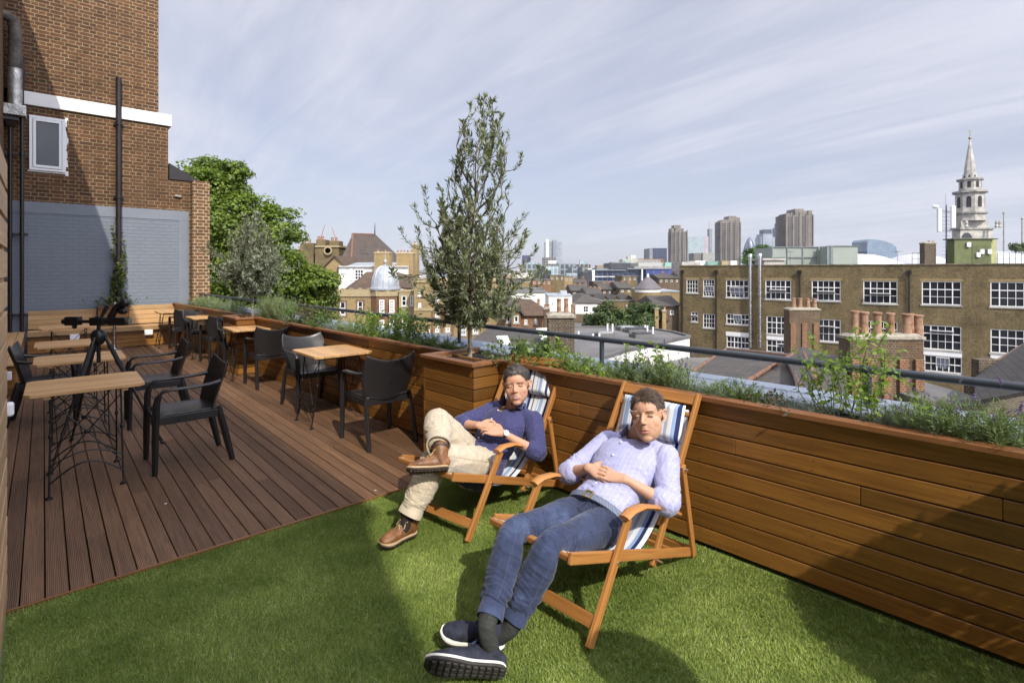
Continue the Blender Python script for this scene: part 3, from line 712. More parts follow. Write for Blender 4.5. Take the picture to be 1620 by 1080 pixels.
# ------------------------------------------------------------------ deckchairs
def stripes():
    t = NT('deckchair canvas'); uv = t.n('ShaderNodeTexCoord'); sp = t.n('ShaderNodeSeparateXYZ'); t.l(uv.outputs['UV'], sp.inputs[0])
    Wt = (.74, .75, .76); Nv = (.028, .04, .12); Lb = (.30, .42, .66); Gy = (.42, .45, .52); Bk = (.015, .015, .025)
    seq = [(Wt, .035), (Nv, .018), (Wt, .03), (Lb, .03), (Wt, .012), (Gy, .008), (Wt, .035), (Bk, .008), (Wt, .028), (Nv, .022), (Lb, .02), (Wt, .03), (Gy, .02), (Wt, .035), (Bk, .007), (Wt, .02), (Lb, .035), (Wt, .035), (Nv, .01), (Wt, .03)]
    tot = sum(w for _, w in seq); st = []; p = 0
    for c, w in seq: st.append((p, c)); p += w / tot
    f = t.math('FRACT', t.math('MULTIPLY', sp.outputs[1], 1.0))
    c = t.ramp(f, st, 'CONSTANT'); t.bump(t.noise(t.coord('UV', (400, 900, 1)), 1, 2), .15, .001); t.bump
    return t.fin(c, .85, spec=.2)
M_str = stripes()
def cat(P, n=6):
    P = [Vector(p) for p in P]; out = []
    for i in range(len(P) - 1):
        a = P[max(i - 1, 0)]; b = P[i]; c = P[i + 1]; d = P[min(i + 2, len(P) - 1)]
        for k in range(n):
            t = k / n; out.append(.5 * ((2 * b) + (c - a) * t + (2 * a - 5 * b + 4 * c - d) * t * t + (3 * b - a - 3 * c + d) * t ** 3))
    out.append(P[-1]); return out
def deckchair(R1, B, L, label, uvs=0.0, tz=0.0):
    R1 = Vector(R1); B = Vector(B).normalized(); L = Vector(L).normalized(); Z = Vector((0, 0, 1))
    W = lambda u, v, z: R1 + B * u + L * v + Z * z
    r = thing('deckchair', label, 'deckchair', tuple(W(.4, .28, 0)), 0, 'wooden deckchairs with striped canvas'); wd = .56
    for v in (0, wd):
        m = MB(); m.beam(W(-.015, v, .0), W(.295, v, .448), .022, .045, up=B); m.build('front_leg', W_chair, r, bevel=.005)
        s = 1 if v == 0 else -1; m = MB(); a = [(.255, .448, .05), (.31, .462, .056), (.41, .452, .052), (.53, .410, .045), (.66, .352, .034), (.79, .29, .026)]
        m.tube([W(p[0], v - s * .0, p[1] + .012) for p in a], [(p[2] / 2 + .004, .013) for p in a], 8, side=L); m.build('armrest', W_chair, r, smooth=45)
        v2 = v + s * .028
        m = MB(); m.beam(W(-.11, v2, .405) if v == 0 else W(-.065, v2, .388), W(.97, v2, .025), .022, .05); m.build('seat_rail', W_chair, r, bevel=.006)
        v3 = v + s * .034
        m = MB(); m.beam(W(.57, v3, .10), W(1.10, v3, .92 + tz), .022, .042, up=B); m.build('back_rail', W_chair, r, bevel=.005)
        m = MB(); m.beam(W(.855, v + s * .012, .54), W(.985, v + s * .012, .0), .02, .038, up=B); m.build('prop', W_chair, r, bevel=.005)
        for u, z in ((.19, .285), (.745, .315), (.585, .13), (.86, .52)):
            m = MB(); m.tube([W(u, v - s * .018, z), W(u, v + s * .02, z)], .0065, 10); m.build('bolt', P_steel, r, smooth=40)
    m = MB(); m.beam(W(.035, .012, .08), W(.035, wd - .012, .08), .022, .055, up=(B * .5 + Z).normalized()); m.build('crossbar', W_chair, r, bevel=.004)
    m = MB(); m.beam(W(1.075, .046, .89 + tz), W(1.075, wd - .046, .89 + tz), .02, .062, up=(B * .53 + Z * .83)); m.build('top_bar', W_chair, r, bevel=.004)
    m = MB(); m.beam(W(1.03, .046, .815 + tz), W(1.03, wd - .046, .815 + tz), .018, .026, up=(B * .53 + Z * .83)); m.build('crossbar', W_chair, r, bevel=.004)
    m = MB(); m.beam(W(-.09, .04, .395), W(-.09, wd - .04, .395), .03, .03); m.build('crossbar', W_chair, r, bevel=.006)
    m = MB(); m.beam(W(.975, .024, .03), W(.975, wd - .024, .03), .026, .04); m.build('crossbar', W_chair, r, bevel=.004)
    m = MB(); m.beam(W(.80, .04, .085), W(.80, wd - .04, .085), .02, .03); m.build('crossbar', W_chair, r, bevel=.004)
    path = cat([(1.03, .84 + tz, 0), (1.00, .73 + tz * .8, 0), (.90, .53, 0), (.73, .34, 0), (.53, .21, 0), (.34, .205, 0), (.13, .30, 0), (-.09, .412, 0)], 7)
    m = MB(); nv = 14; vs = []; v0, v1 = .058, wd - .058; uv = []; d = 0; prev = None
    for q in path:
        if prev is not None: d += (q - prev).length
        prev = q
        for j in range(nv + 1):
            f = j / nv; sag = -.012 * (1 - (2 * f - 1) ** 2) + .002 * math.sin(f * 19 + d * 9)
            vs.append(W(q[0] - sag * .6, v0 + (v1 - v0) * f, q[1] + sag * .8)); uv.append((d, f * .99 + uvs))
    fs = [(i * (nv + 1) + j, i * (nv + 1) + j + 1, (i + 1) * (nv + 1) + j + 1, (i + 1) * (nv + 1) + j) for i in range(len(path) - 1) for j in range(nv)]
    m.mesh(vs, fs, [[uv[k] for k in f] for f in fs]); o = m.build('canvas', M_str, r, smooth=60); s = o.modifiers.new('s', 'SOLIDIFY'); s.thickness = .002
    # headrest pillow lying on the canvas
    m = MB(); nn = 16; vs = []; uv = []; tdir = Vector((1.03 - .96, .84 - .645)).normalized(); nrm = Vector((-tdir.y, tdir.x)); top = Vector((1.035, .86 + tz))
    for side_ in (1, 0):
        for i in range(nn + 1):
            a = i / nn
            for j in range(nv + 1):
                f = j / nv; e = min(1, 8 * min(a, 1 - a)) ** .5 * min(1, 9 * min(f, 1 - f)) ** .5
                c = top - tdir * (.215 * a) + nrm * (.010 + (.032 * e if side_ else -.002 * e) + .004 * e * math.sin(f * 40 + a * 3))
                vs.append(W(c[0], v0 + .02 + (v1 - v0 - .04) * f, c[1])); uv.append((a * .2, .04 + .92 * f + uvs))
    N1 = (nn + 1) * (nv + 1)
    fs = [(i * (nv + 1) + j, i * (nv + 1) + j + 1, (i + 1) * (nv + 1) + j + 1, (i + 1) * (nv + 1) + j) for i in range(nn) for j in range(nv)]
    fs += [tuple(N1 + k for k in f)[::-1] for f in fs]; m.mesh(vs, fs, [[uv[k] for k in f] for f in fs]); m.build('headrest_pillow', M_str, r, smooth=70)
    return W
W2 = deckchair((.336, 2.245, 0), (.70, .713, 0), (-.713, .70, 0), 'nearer deckchair holding the man in the pale blue shirt and jeans', .37, -.042)
W1 = deckchair((-.254, 3.12, 0), (.62, .785, 0), (-.785, .62, 0), 'farther deckchair holding the man in the navy shirt and beige trousers', 0.0)
ls = thing('shadow_stand', 'photo light stand with a round white diffuser beside the photographer', 'light stand', (1.30, .55, 0)); m = MB(); m.tube([(1.30, .55, .05), (1.30, .55, .9), (1.30, .55, 1.62)], .013, 8)  # added out-of-view prop; its shadow stands in for a photographer
for k in range(3): a_ = k * 2.094 + .4; m.tube([(1.30, .55, .42), (1.30 + .2 * math.cos(a_), .55 + .2 * math.sin(a_), .22), (1.30 + .38 * math.cos(a_), .55 + .38 * math.sin(a_), .0)], .009, 6)
m.build('stand', P_trip, ls); m = MB(); m.ellipsoid((1.30, .55, 1.66), (.20, .08, .20), n=20, m=12); m.build('blocker', P_upvc, ls, smooth=60); m = MB(); m.ellipsoid((1.30, .55, 1.34), (.12, .10, .16), n=16, m=10); m.build('lower_blocker', P_trip, ls, smooth=60)
# ------------------------------------------------------------------ people
def solid(mb, voxel, sm=3, fac=.5):
    me = bpy.data.meshes.new('tmp'); me.from_pydata(mb.v, [], mb.f); o = bpy.data.objects.new('tmp', me); scene.collection.objects.link(o)
    r = o.modifiers.new('r', 'REMESH'); r.mode = 'VOXEL'; r.voxel_size = voxel
    s = o.modifiers.new('s', 'SMOOTH'); s.factor = fac; s.iterations = sm
    dg = bpy.context.evaluated_depsgraph_get(); dg.update(); out = bpy.data.meshes.new_from_object(o.evaluated_get(dg))
    bpy.data.objects.remove(o); bpy.data.meshes.remove(me); return out
def smooth_near(me, c, rad, it):
    o = bpy.data.objects.new('tmp', me); scene.collection.objects.link(o); V = vco(me); d = np.linalg.norm(V - np.array(c), axis=1); vg = o.vertex_groups.new(name='h')
    for lo, hi, w in ((0, .8, 1.0), (.8, .9, .6), (.9, 1.0, .25)): vg.add(np.nonzero((d >= lo * rad) & (d < hi * rad))[0].tolist(), w, 'REPLACE')
    s = o.modifiers.new('s', 'SMOOTH'); s.factor = .5; s.iterations = it; s.vertex_group = 'h'; dg = bpy.context.evaluated_depsgraph_get(); dg.update(); out = bpy.data.meshes.new_from_object(o.evaluated_get(dg)); bpy.data.objects.remove(o); return out
def vco(me): a = np.empty(len(me.vertices) * 3, dtype=np.float32); me.vertices.foreach_get('co', a); return a.reshape(-1, 3).astype(float)
def vno(me): a = np.empty(len(me.vertices) * 3, dtype=np.float32); me.vertices.foreach_get('normal', a); return a.reshape(-1, 3).astype(float)
def finish(me, name, mat, parent, V=None, col=None):
    if V is None: V = vco(me)
    V = V - np.array(rootloc(parent)); me.vertices.foreach_set('co', V.astype(np.float32).ravel())
    if col is not None:
        ca = me.color_attributes.new('Col', 'FLOAT_COLOR', 'POINT'); ca.data.foreach_set('color', np.concatenate([col, np.ones((len(col), 1))], 1).astype(np.float32).ravel())
    me.polygons.foreach_set('use_smooth', np.ones(len(me.polygons), dtype=bool)); me.materials.clear(); me.materials.append(mat); me.name = name; me.update()
    o = bpy.data.objects.new(name, me); link(o, parent); return o
def wv(V, sc, seed, n=5, ax=(1, 1, 1)):
    g = np.random.default_rng(seed); P = V * np.array(ax) * sc; a = 0
    for k in range(n):
        for q in range(3):
            d = g.normal(size=3); d /= np.linalg.norm(d); a = a + np.sin(1.6 ** k * (P @ d) + g.uniform(0, 6.28) + 1.3 * np.sin(P @ g.normal(size=3) * .5)) / 1.45 ** k
    return a / 5
def folds(V, Nn, spots, base=.0025, seed=1, sc=22):
    """cloth: soft noise plus compression folds round joints; spots = (centre, axis, sigma, wavelength, amplitude)"""
    q1 = wv(V, sc * .9, seed, 4); q2 = wv(V, sc * 1.9, seed + 5, 4); d = base * .8 * q1 + base * 1.5 * (1 - np.abs(q1) * 2.2).clip(0, 1) ** 2 + base * .8 * (1 - np.abs(q2) * 2.5).clip(0, 1) ** 2
    for i, (c, a, sg, wl_, am) in enumerate(spots):
        c = np.array(c); a = np.array(Vector(a).normalized()); q = V - c; m = np.exp(-(q ** 2).sum(1) / (2 * sg * sg))
        s = q @ a; perp = q - np.outer(s, a); k_ = 2 * np.pi / wl_
        W_ = perp * k_ * .22 + np.outer(s * k_ * .75, a); r = wv(W_ * 1.0, 1.0, seed + 30 + i, 3); d = d + am * .95 * m * ((1 - np.abs(r) * 2.4).clip(0, 1) ** 1.4 - .25)
    return V + Nn * d[:, None]
def limb(mb, P, rad, side, n=18, sub=5):
    """tapered limb through joints with rounded ends"""
    pts = cat(P, sub); ra = [Vector((r[0], r[1], 0)) if hasattr(r, '__len__') else Vector((r, r, 0)) for r in rad]; rr = cat(ra, sub)
    t0 = (pts[1] - pts[0]).normalized(); t1 = (pts[-1] - pts[-2]).normalized(); r0, r1 = rr[0], rr[-1]; A, Ra = [], []
    for k in (-.98, -.8, -.5): A.append(pts[0] + t0 * min(r0.x, r0.y) * k); Ra.append(r0 * math.sqrt(1 - k * k))
    A += pts; Ra += rr
    for k in (.5, .8, .98): A.append(pts[-1] + t1 * min(r1.x, r1.y) * k); Ra.append(r1 * math.sqrt(1 - k * k))
    mb.tube(A, [(r.x, r.y) for r in Ra], n, side=side)
def hand(mb, wrist, f, nrm, thumb, curl=(25, 35, 25), spread=0, sc=1.0, lift=8):
    f = Vector(f).normalized(); nrm = Vector(nrm); nrm = (nrm - f * nrm.dot(f)).normalized(); s = Vector(thumb); s = (s - f * s.dot(f) - nrm * s.dot(nrm)).normalized(); w = Vector(wrist)
    limb(mb, [w - f * .01, w + f * .02, w + f * .055 , w + f * .088], [(.027 * sc, .02 * sc), (.032 * sc, .019 * sc), (.042 * sc, .016 * sc), (.041 * sc, .013 * sc)], s, 16, 3)
    Ls = (.072, .080, .075, .060)
    for k in range(4):
        o = (.0325 - .0222 * k) * sc; p = w + f * (.088 - .004 * abs(k - 1.2)) + s * o; L = Ls[k] * sc; a = -R(lift) - R(spread) * 0; pts = [p - f * .012, p]; d = f; tilt = s * (.02 * (1.5 - k))
        for q, (fr, c) in enumerate(zip((.46, .30, .24), curl)):
            a += R(c); d = (f * math.cos(a) - nrm * math.sin(a) + tilt).normalized(); p = p + d * L * fr; pts.append(p)
        limb(mb, pts, [.0092 * sc, .0092 * sc, .0082 * sc, .0078 * sc, .0066 * sc], s, 8, 3)
    p = w + f * .022 + s * .028 * sc
    limb(mb, [p, p + (f * .6 + s * .7).normalized() * .032, p + (f * .9 + s * .5).normalized() * .062 - nrm * .004, p + (f * 1.0 + s * .18).normalized() * .09 - nrm * .010], [.0155 * sc, .0125 * sc, .0105 * sc, .008 * sc], s, 10, 3)
class Head:
    def __init__(s, c, f, roll, sc=1.0, wx=1.0):
        s.wx = wx; s.c = Vector(c); s.f = Vector(f).normalized(); s.r = s.f.cross(Vector((0, 0, 1))).normalized(); u = s.r.cross(s.f)
        q = Matrix.Rotation(R(roll), 3, s.f); s.r = q @ s.r; s.u = q @ u; s.sc = sc
    def p(s, x, y, z): return s.c + (s.r * (x * s.wx) + s.f * y + s.u * z) * s.sc
    def ell(s, mb, c, r, n=18, m=12, side=False):
        if side and c[0] != 0:
            for k in (-1, 1): mb.ellipsoid(s.p(k * c[0], c[1], c[2]), [r[0] * s.sc * s.wx, r[1] * s.sc, r[2] * s.sc], (s.r, s.f, s.u), n, m)
        else: mb.ellipsoid(s.p(*c), [r[0] * s.sc * s.wx, r[1] * s.sc, r[2] * s.sc], (s.r, s.f, s.u), n, m)
    def build(s, mb, smile=False):
        e = s.ell
        e(mb, (0, -.014, .038), (.077, .097, .088), 28, 18); e(mb, (0, .018, -.03), (.0665, .070, .088), 28, 18); e(mb, (0, .030, -.060), (.053, .056, .056), 24, 14)
        e(mb, (0, .030, .045), (.064, .060, .055), 22, 14)
        e(mb, (.025, -.002, -.052), (.030, .052, .042), 16, 10, True)
        e(mb, (0, .060, -.100), (.027, .021, .019))                                   # chin
        e(mb, (.031, .0725, .0255), (.028, .0120, .0095), 14, 10, True)               # brow
        e(mb, (.031, .046, -.024), (.034, .0275 + (.003 if smile else 0), .034), 16, 10, True)         # cheek
        limb(mb, [s.p(0, .078, .020), s.p(0, .092, .0), s.p(0, .1035, -.021), s.p(0, .1025, -.027)], [.008, .0085, .0112, .0095], s.r, 12, 4)
        e(mb, (.0115, .096, -.0285), (.0085, .0105, .0075), 10, 8, True)              # nostril wings
        e(mb, (0, .0855, -.0445), (.014, .010, .011), 12, 8)                          # philtrum
        w = .030 if smile else .025
        limb(mb, [s.p(-w, .070, -.055 if smile else -.0605), s.p(-.012, .0865, -.0590), s.p(0, .0895, -.0585), s.p(.012, .0865, -.0590), s.p(w, .070, -.055 if smile else -.0605)], [.003, .0055, .006, .0055, .003], s.u, 10, 4)
        limb(mb, [s.p(-w * .85, .070, -.064), s.p(-.012, .0845, -.0715), s.p(0, .0868, -.073), s.p(.012, .0845, -.0715), s.p(w * .85, .070, -.064)], [.003, .006, .0068, .006, .003], s.u, 10, 4)
        e(mb, (.0315, .0665, .0050), (.0160, .0140, .0115), 14, 10, True)             # lids
        for k in (-1, 1):
            A = [(.076, .012, .022), (.087, -.004, .034), (.090, -.022, .028), (.086, -.026, .006), (.079, -.012, -.018), (.074, .004, -.024)]
            limb(mb, [s.p(k * a, b + .004, c) for a, b, c in A], [.0045, .006, .006, .006, .006, .005], s.f, 8, 3)
            mb.ellipsoid(s.p(k * .078, -.006, .004), (.006, .016, .022), (s.r, s.f, s.u), 10, 8)
    def local(s, V): q = V - np.array(s.c); return np.stack([q @ np.array(s.r), q @ np.array(s.f), q @ np.array(s.u)], 1) / s.sc / np.array([s.wx, 1, 1])
def hairline(y): return np.interp(y, [-.11, -.05, -.022, .012, .022, .045, .066, .09], [-.075, -.055, -.012, -.018, .022, .050, .0755, .080])
def scalp(L): return (L[:, 2] > hairline(L[:, 1])) & (np.linalg.norm(L * [1, 1, .9], axis=1) > .06)
def skin_colour(V, hd, hair, tone, smile):
    L = hd.local(V); n = len(V); C = np.tile(np.array(tone), (n, 1)); g = lambda c, r: np.exp(-(((L - np.array(c)) / np.array(r)) ** 2).sum(1))
    C *= (1 + .05 * wv(V, 40, 3))[:, None]
    red = np.array([1.08, .88, .85]); rd = .45 * (g((.042, .07, -.026), (.024, .03, .02)) + g((-.042, .07, -.026), (.024, .03, .02))) + .5 * g((0, .105, -.02), (.014, .02, .014)) + .35 * g((0, .08, .06), (.05, .04, .03))
    rd = np.clip(rd, 0, 1)[:, None]; C = C * (1 - rd) + C * red * rd
    stub = np.clip((g((0, .07, -.095), (.06, .06, .04)) + .6 * g((0, .09, -.043), (.03, .02, .008))), 0, 1)[:, None] * .22; C = C * (1 - stub) + C * np.array([.62, .62, .66]) * stub
    lip = np.clip(1.4 * (g((0, .088, -.0595), (.024, .02, .0042)) + g((0, .086, -.0725), (.021, .02, .0055))), 0, 1)[:, None]; C = C * (1 - lip) + np.array([.46, .17, .14]) * lip
    ax = np.abs(L[:, 0]); front = L[:, 1] > .045
    curve = -.0655 + (.0 if not smile else 10.5 * (ax ** 2)); wm = .030 if smile else .024
    mouth = front & (np.abs(L[:, 2] - curve) < (.0042 if smile else .0016)) & (ax < wm)
    C[mouth] = (.62, .58, .52) if smile else (.12, .04, .035)
    if smile:
        em = front & (np.abs(np.abs(L[:, 2] - curve) - .0042) < .0011) & (ax < wm + .002); C[em] = (.30, .10, .09)
        nl = front & (np.abs(ax - (.026 + .35 * np.clip(-.026 - L[:, 2], 0, .05))) < .0016) & (L[:, 2] < -.026) & (L[:, 2] > -.068); C[nl] = C[nl] * .62
    slit = front & (np.abs(L[:, 2] - (.0035 - 5.5 * (ax - .031) ** 2)) < (.0022 if smile else .0026)) & (np.abs(ax - .0315) < .0135); C[slit] = (.035, .022, .018)
    lidl = front & (np.abs(L[:, 2] - (.0105 - 7 * (ax - .031) ** 2)) < .0011) & (np.abs(ax - .0315) < .0135); C[lidl] = C[lidl] * .6
    sock = np.clip(g((.027, .07, .010), (.018, .02, .008)) + g((-.027, .07, .010), (.018, .02, .008)), 0, 1)[:, None] * .05; C = C * (1 - sock)
    nos = front & (np.abs(ax - .0065) < .0032) & (np.abs(L[:, 2] + .0345) < .002) & (L[:, 1] > .092); C[nos] = (.10, .04, .03)
    br = front & (np.abs(L[:, 2] - (.0255 + .10 * (ax - .02) - 2.6 * (ax - .033) ** 2)) < .0036) & (ax > .013) & (ax < .052)
    C[br] = np.array(hair) * .9 + C[br] * .12
    hm = scalp(L) & (L[:, 2] > -.1) & (np.linalg.norm(L, axis=1) < .16) & ~((ax > .064) & (L[:, 2] < .040) & (L[:, 1] > -.062) & (L[:, 1] < .035)); C[hm] = np.array(hair) * .8
    return C
def skin_material():
    t = NT('skin'); a = t.n('ShaderNodeVertexColor'); a.layer_name = 'Col'; n = t.noise(t.coord('Object'), 90, 3)
    c = t.mix(t.rng(n, .35, .65, 0, .12), a.outputs[0], (.30, .12, .08)); t.bump(t.noise(t.coord('Object'), 260, 3), .12, .001)
    t.fin(c, .55, spec=.3); t.b.inputs['Subsurface Weight'].default_value = .12; t.b.inputs['Subsurface Radius'].default_value = (.012, .004, .002); t.b.inputs['Subsurface Scale'].default_value = .5; return t.m
M_skin = skin_material()
def make_hair(hd, parent, col, seed, part=-1, length=.034, rootsN=8500, lift=.015):
    g = np.random.default_rng(seed); t = NT('hair'); r = island(t); a = t.ramp(r, [(0, tuple(x * .45 for x in col)), (.6, col), (1, tuple(min(1, x * 1.7 + .008) for x in col))]); hm = t.fin(a, .42, spec=.5)
    # base shell
    m = MB(); nn, mm = 56, 36; idx = {}; vs = []
    for i in range(mm + 1):
        ph = math.pi * i / mm
        for k in range(nn):
            th = 2 * math.pi * k / nn; d = Vector((math.sin(ph) * math.cos(th), math.sin(ph) * math.sin(th), math.cos(ph)))
            nz = mnoise.noise(d * 9 + Vector((seed, 0, 0))); top = max(0, d.z)
            rr = 1 + (.025 + .05 * top + .05 * nz * top + .02 * max(0, d.y) * top)
            vs.append((d.x * .0775 * rr, -.014 + d.y * .097 * rr, .038 + d.z * .088 * rr))
    L = np.array(vs); keep = scalp(L - np.array([0, 0, .004])) & ~((np.abs(L[:, 0]) > .062) & (L[:, 2] < .046) & (L[:, 1] > -.055) & (L[:, 1] < .035))
    fs = []
    for i in range(mm):
        for k in range(nn):
            q = (i * nn + k, (i + 1) * nn + k, (i + 1) * nn + (k + 1) % nn, i * nn + (k + 1) % nn)
            if all(keep[j] for j in q): fs.append(q)
    m.mesh([hd.p(*v) for v in vs], fs); o = m.build('hair', plain('hair base %d' % seed, tuple(x * .7 for x in col), .7, var=.3, scale=60), parent, smooth=80)
    s = o.modifiers.new('s', 'SOLIDIFY'); s.thickness = .006; s.offset = -1
    # strands
    d = g.normal(size=(rootsN * 3, 3)); d /= np.linalg.norm(d, axis=1)[:, None]; P = d * np.array([.0775, .097, .088]) + np.array([0, -.014, .038]); P = P[scalp(P) & ~((np.abs(P[:, 0]) > .058) & (P[:, 2] < .046) & (P[:, 1] > -.055) & (P[:, 1] < .035))][:rootsN]; n = len(P)
    nr = (P - np.array([0, -.014, .038])) / np.array([.0775, .097, .088]) ** 2; nr /= np.linalg.norm(nr, axis=1)[:, None]
    top = np.clip(nr[:, 2], 0, 1)[:, None]; flow = np.tile([part * .35, -.55, .25], (n, 1)) * top + np.array([0, -.35, -.9]) * (1 - top)
    cl = np.stack([wv(P, 190, seed + 1, 3), wv(P, 190, seed + 2, 3), wv(P, 190, seed + 3, 3)], 1)
    flow = flow + .5 * cl + g.normal(0, .09, (n, 3)); flow -= nr * (flow * nr).sum(1)[:, None]; flow /= np.linalg.norm(flow, axis=1)[:, None] + 1e-6
    Ln = length * (.45 + .65 * top[:, 0]) * g.uniform(.6, 1.2, n); wd = .0014
    sdv = np.cross(nr, flow); K = 4; V = np.empty((n, K + 1, 2, 3))
    for k in range(K + 1):
        tt = k / K; up = lift * (.14 + 1.0 * top[:, 0]) * (.35 + 1.3 * tt - .55 * tt * tt) * (1 + .9 * cl[:, 0])
        c = P + nr * up[:, None] + flow * (Ln * tt)[:, None]; w = wd * (1 - .85 * tt)
        V[:, k, 0] = c - sdv * w; V[:, k, 1] = c + sdv * w
    A = np.arange(n)[:, None] * (K + 1) * 2 + np.arange(K)[None, :] * 2; A = A.ravel(); Fc = np.stack([A, A + 1, A + 3, A + 2], 1)
    V = V.reshape(-1, 3); M3 = np.stack([np.array(hd.r), np.array(hd.f), np.array(hd.u)]); V = (V * [hd.wx, 1, 1]) @ M3 * hd.sc + np.array(hd.c)
    npmesh('hair_strands', V, Fc, hm, o)
def person(name_label, loc, J, hd, tone, hair, smile, seed, shirtm, trousm, group=None, cuff_u=.9):
    r = thing('person', name_label, 'person', loc)
    sh, hp, nk = Vector(J['sh']), Vector(J['hip']), Vector(J['neck']); lat = Vector(J['lat']).normalized(); up = (sh - hp).normalized(); fw = lat.cross(up); fw = fw if fw.y < 0 else -fw
    def torso(m, g, hg=0):
        mid = hp.lerp(sh, .35) - fw * .012; ch = hp.lerp(sh, .74) + fw * .012
        limb(m, [hp - up * (.06 if hg >= 0 else -.055), hp + up * (0 if hg >= 0 else .075), mid, ch, sh - up * .01], [(.15 + g + hg, .10 + g + hg), (.158 + g + hg, .108 + g + hg), (.142 + g, .105 + g), (.165 + g, .112 + g), (.155 + g, .075 + g)], lat, 28, 5)
        limb(m, [Vector(J['ls']) * .80 + sh * .2, sh + up * .012, Vector(J['rs']) * .80 + sh * .2], [.052 + g, .058 + g, .052 + g], up, 18, 5)
    def arm(m, k, g, t0=0, t1=1, wr=True):
        S_, E, Wr = Vector(J[k + 's']), Vector(J[k + 'e']), Vector(J[k + 'w']); a = E - S_; b = Wr - E
        P = [S_, S_ + a * .35, S_ + a * .75, E, E + b * .28, E + b * .65, Wr]; Q = [.055, .05, .043, .041, .042, .034, .027]
        if t1 == 1: limb(m, P, [(q + g, q * .92 + g) for q in Q], lat, 16, 4)
        else: limb(m, [P[0], P[1], P[2], P[3], P[3] + b.normalized() * .02 * t1], [q + g for q in Q[:5]], lat, 16, 4)
    def leg(m, k, g, full=True):
        Hh, K, A = Vector(J[k + 'h']), Vector(J[k + 'k']), Vector(J[k + 'a']); a = K - Hh; b = A - K
        P = [Hh, Hh + a * .3, Hh + a * .7, K, K + b * .3, K + b * .7, A - b.normalized() * .0]; Q = [.088, .084, .068, .056, .054, .043, .037]
        return P, Q
    # body: one continuous surface
    m = MB(); torso(m, -.006); hd.build(m, smile)
    limb(m, [sh + up * .02, nk, hd.p(0, -.02, -.05)], [.066, .056, .056], lat, 20, 4)
    for k in 'lr':
        arm(m, k, -.004); P, Q = leg(m, k, 0); limb(m, P, [q - .006 for q in Q], lat, 14, 3)
        limb(m, [Vector(J[k + 'a']), Vector(J[k + 'a']).lerp(Vector(J[k + 't']), .6), Vector(J[k + 't'])], [.024, .020, .015], lat, 10, 3)
        q = J[k + 'hand']; hand(m, J[k + 'w'], q[0], q[1], q[2], curl=q[3], lift=q[4], sc=1.0)
    me = solid(m, .0024, 2, .45); me = smooth_near(me, hd.c, .165 * hd.sc, 8); V = vco(me); C = skin_colour(V, hd, hair, tone, smile); finish(me, 'body', M_skin, r, V, C)
    make_hair(hd, r, hair, seed, part=J.get('part', -1))
    # socks
    for k in 'lr':
        A, K, T = Vector(J[k + 'a']), Vector(J[k + 'k']), Vector(J[k + 't']); m = MB(); limb(m, [A.lerp(K, .30), A, A.lerp(T, .8)], [.046, .037, .033], lat, 18, 4); me = solid(m, .004, 3); V = vco(me)
        V = folds(V, vno(me), [(A, A - K, .05, .02, .003)], .0008, seed, 40); finish(me, 'sock', plain('sock wool %d' % seed, (.035, .038, .036) if seed == 11 else (.022, .018, .018), .95, bump=.6, bscale=300, bd=.001), r, V)
    # shirt
    m = MB(); torso(m, .014, J.get('hemg', 0))
    for k in 'lr': arm(m, k, .016, t1=cuff_u)
    me = solid(m, .0045, 6); V = vco(me); Nn = vno(me); sp = []
    for k in 'lr':
        S_, E = Vector(J[k + 's']), Vector(J[k + 'e']); sp += [(E.lerp(S_, .15), E - S_, .055, .030, .009), (S_, (S_ - sh), .07, .035, .007), (S_.lerp(hp, .35), S_ - hp + lat * .5, .09, .060, .006)]
    sp += [(hp.lerp(sh, .3) + fw * .1, up + lat * .5, .11, .060, .008), (hp.lerp(sh, .1), up - lat * .4, .12, .06, .008)]
    V = folds(V, Nn, sp, .0026, seed, 17)
    # open neckline: drop faces in a V below the throat
    Q = V - np.array(sh); a = Q @ np.array(lat); b = Q @ np.array(up); c = Q @ np.array(fw)
    vee = (c > -.01) & (np.abs(a - J.get('vo', 0)) < .060 + .62 * np.minimum(b - .0, .06)) & (b > J.get('vz', -.05)) & (np.abs(a - J.get('vo', 0)) < (b - J.get('vz', -.05)) * .85)
    Q2 = V - np.array(nk); vee |= (b > .045) & (np.linalg.norm(Q2 - np.outer(Q2 @ np.array(up), np.array(up)), axis=1) < .072)
    import bmesh as _b
    bm = _b.new(); bm.from_mesh(me); bm.verts.ensure_lookup_table(); _b.ops.delete(bm, geom=[bm.verts[i] for i in np.nonzero(vee)[0]], context='VERTS')
    keep = ~vee; bm.to_mesh(me); bm.free(); V = V[keep]
    uvw = np.stack([(V - np.array(sh)) @ np.array(lat), (V - np.array(sh)) @ np.array(up), (V - np.array(sh)) @ np.array(fw)], 1)
    so = finish(me, 'shirt', shirtm, r, V, np.clip(uvw + .5, 0, 1)); s = so.modifiers.new('s', 'SOLIDIFY'); s.thickness = .004; s.offset = -1
    # collar wings
    m = MB()
    for k in (-1, 1):
        b0 = nk + lat * k * .064 - up * .012 - fw * .02; c0 = nk + lat * k * .040 + fw * .062 - up * .030; vs = []
        for i in range(9):
            tt = i / 8; p = b0.lerp(c0, tt) + lat * k * .012 * math.sin(tt * math.pi) ; o_ = (lat * k * .55 + fw * .7 * tt - fw * .1).normalized()
            w = .040 + .016 * tt; vs += [p + up * .018, p + o_ * .010 + up * .022, p + o_ * (.016) - up * (w * .35), p + o_ * .020 - up * (w * .85) + lat * k * .006 * tt]
        m.mesh(vs, [(i * 4 + j, i * 4 + j + 1, (i + 1) * 4 + j + 1, (i + 1) * 4 + j) for i in range(8) for j in range(3)])
    bk = []
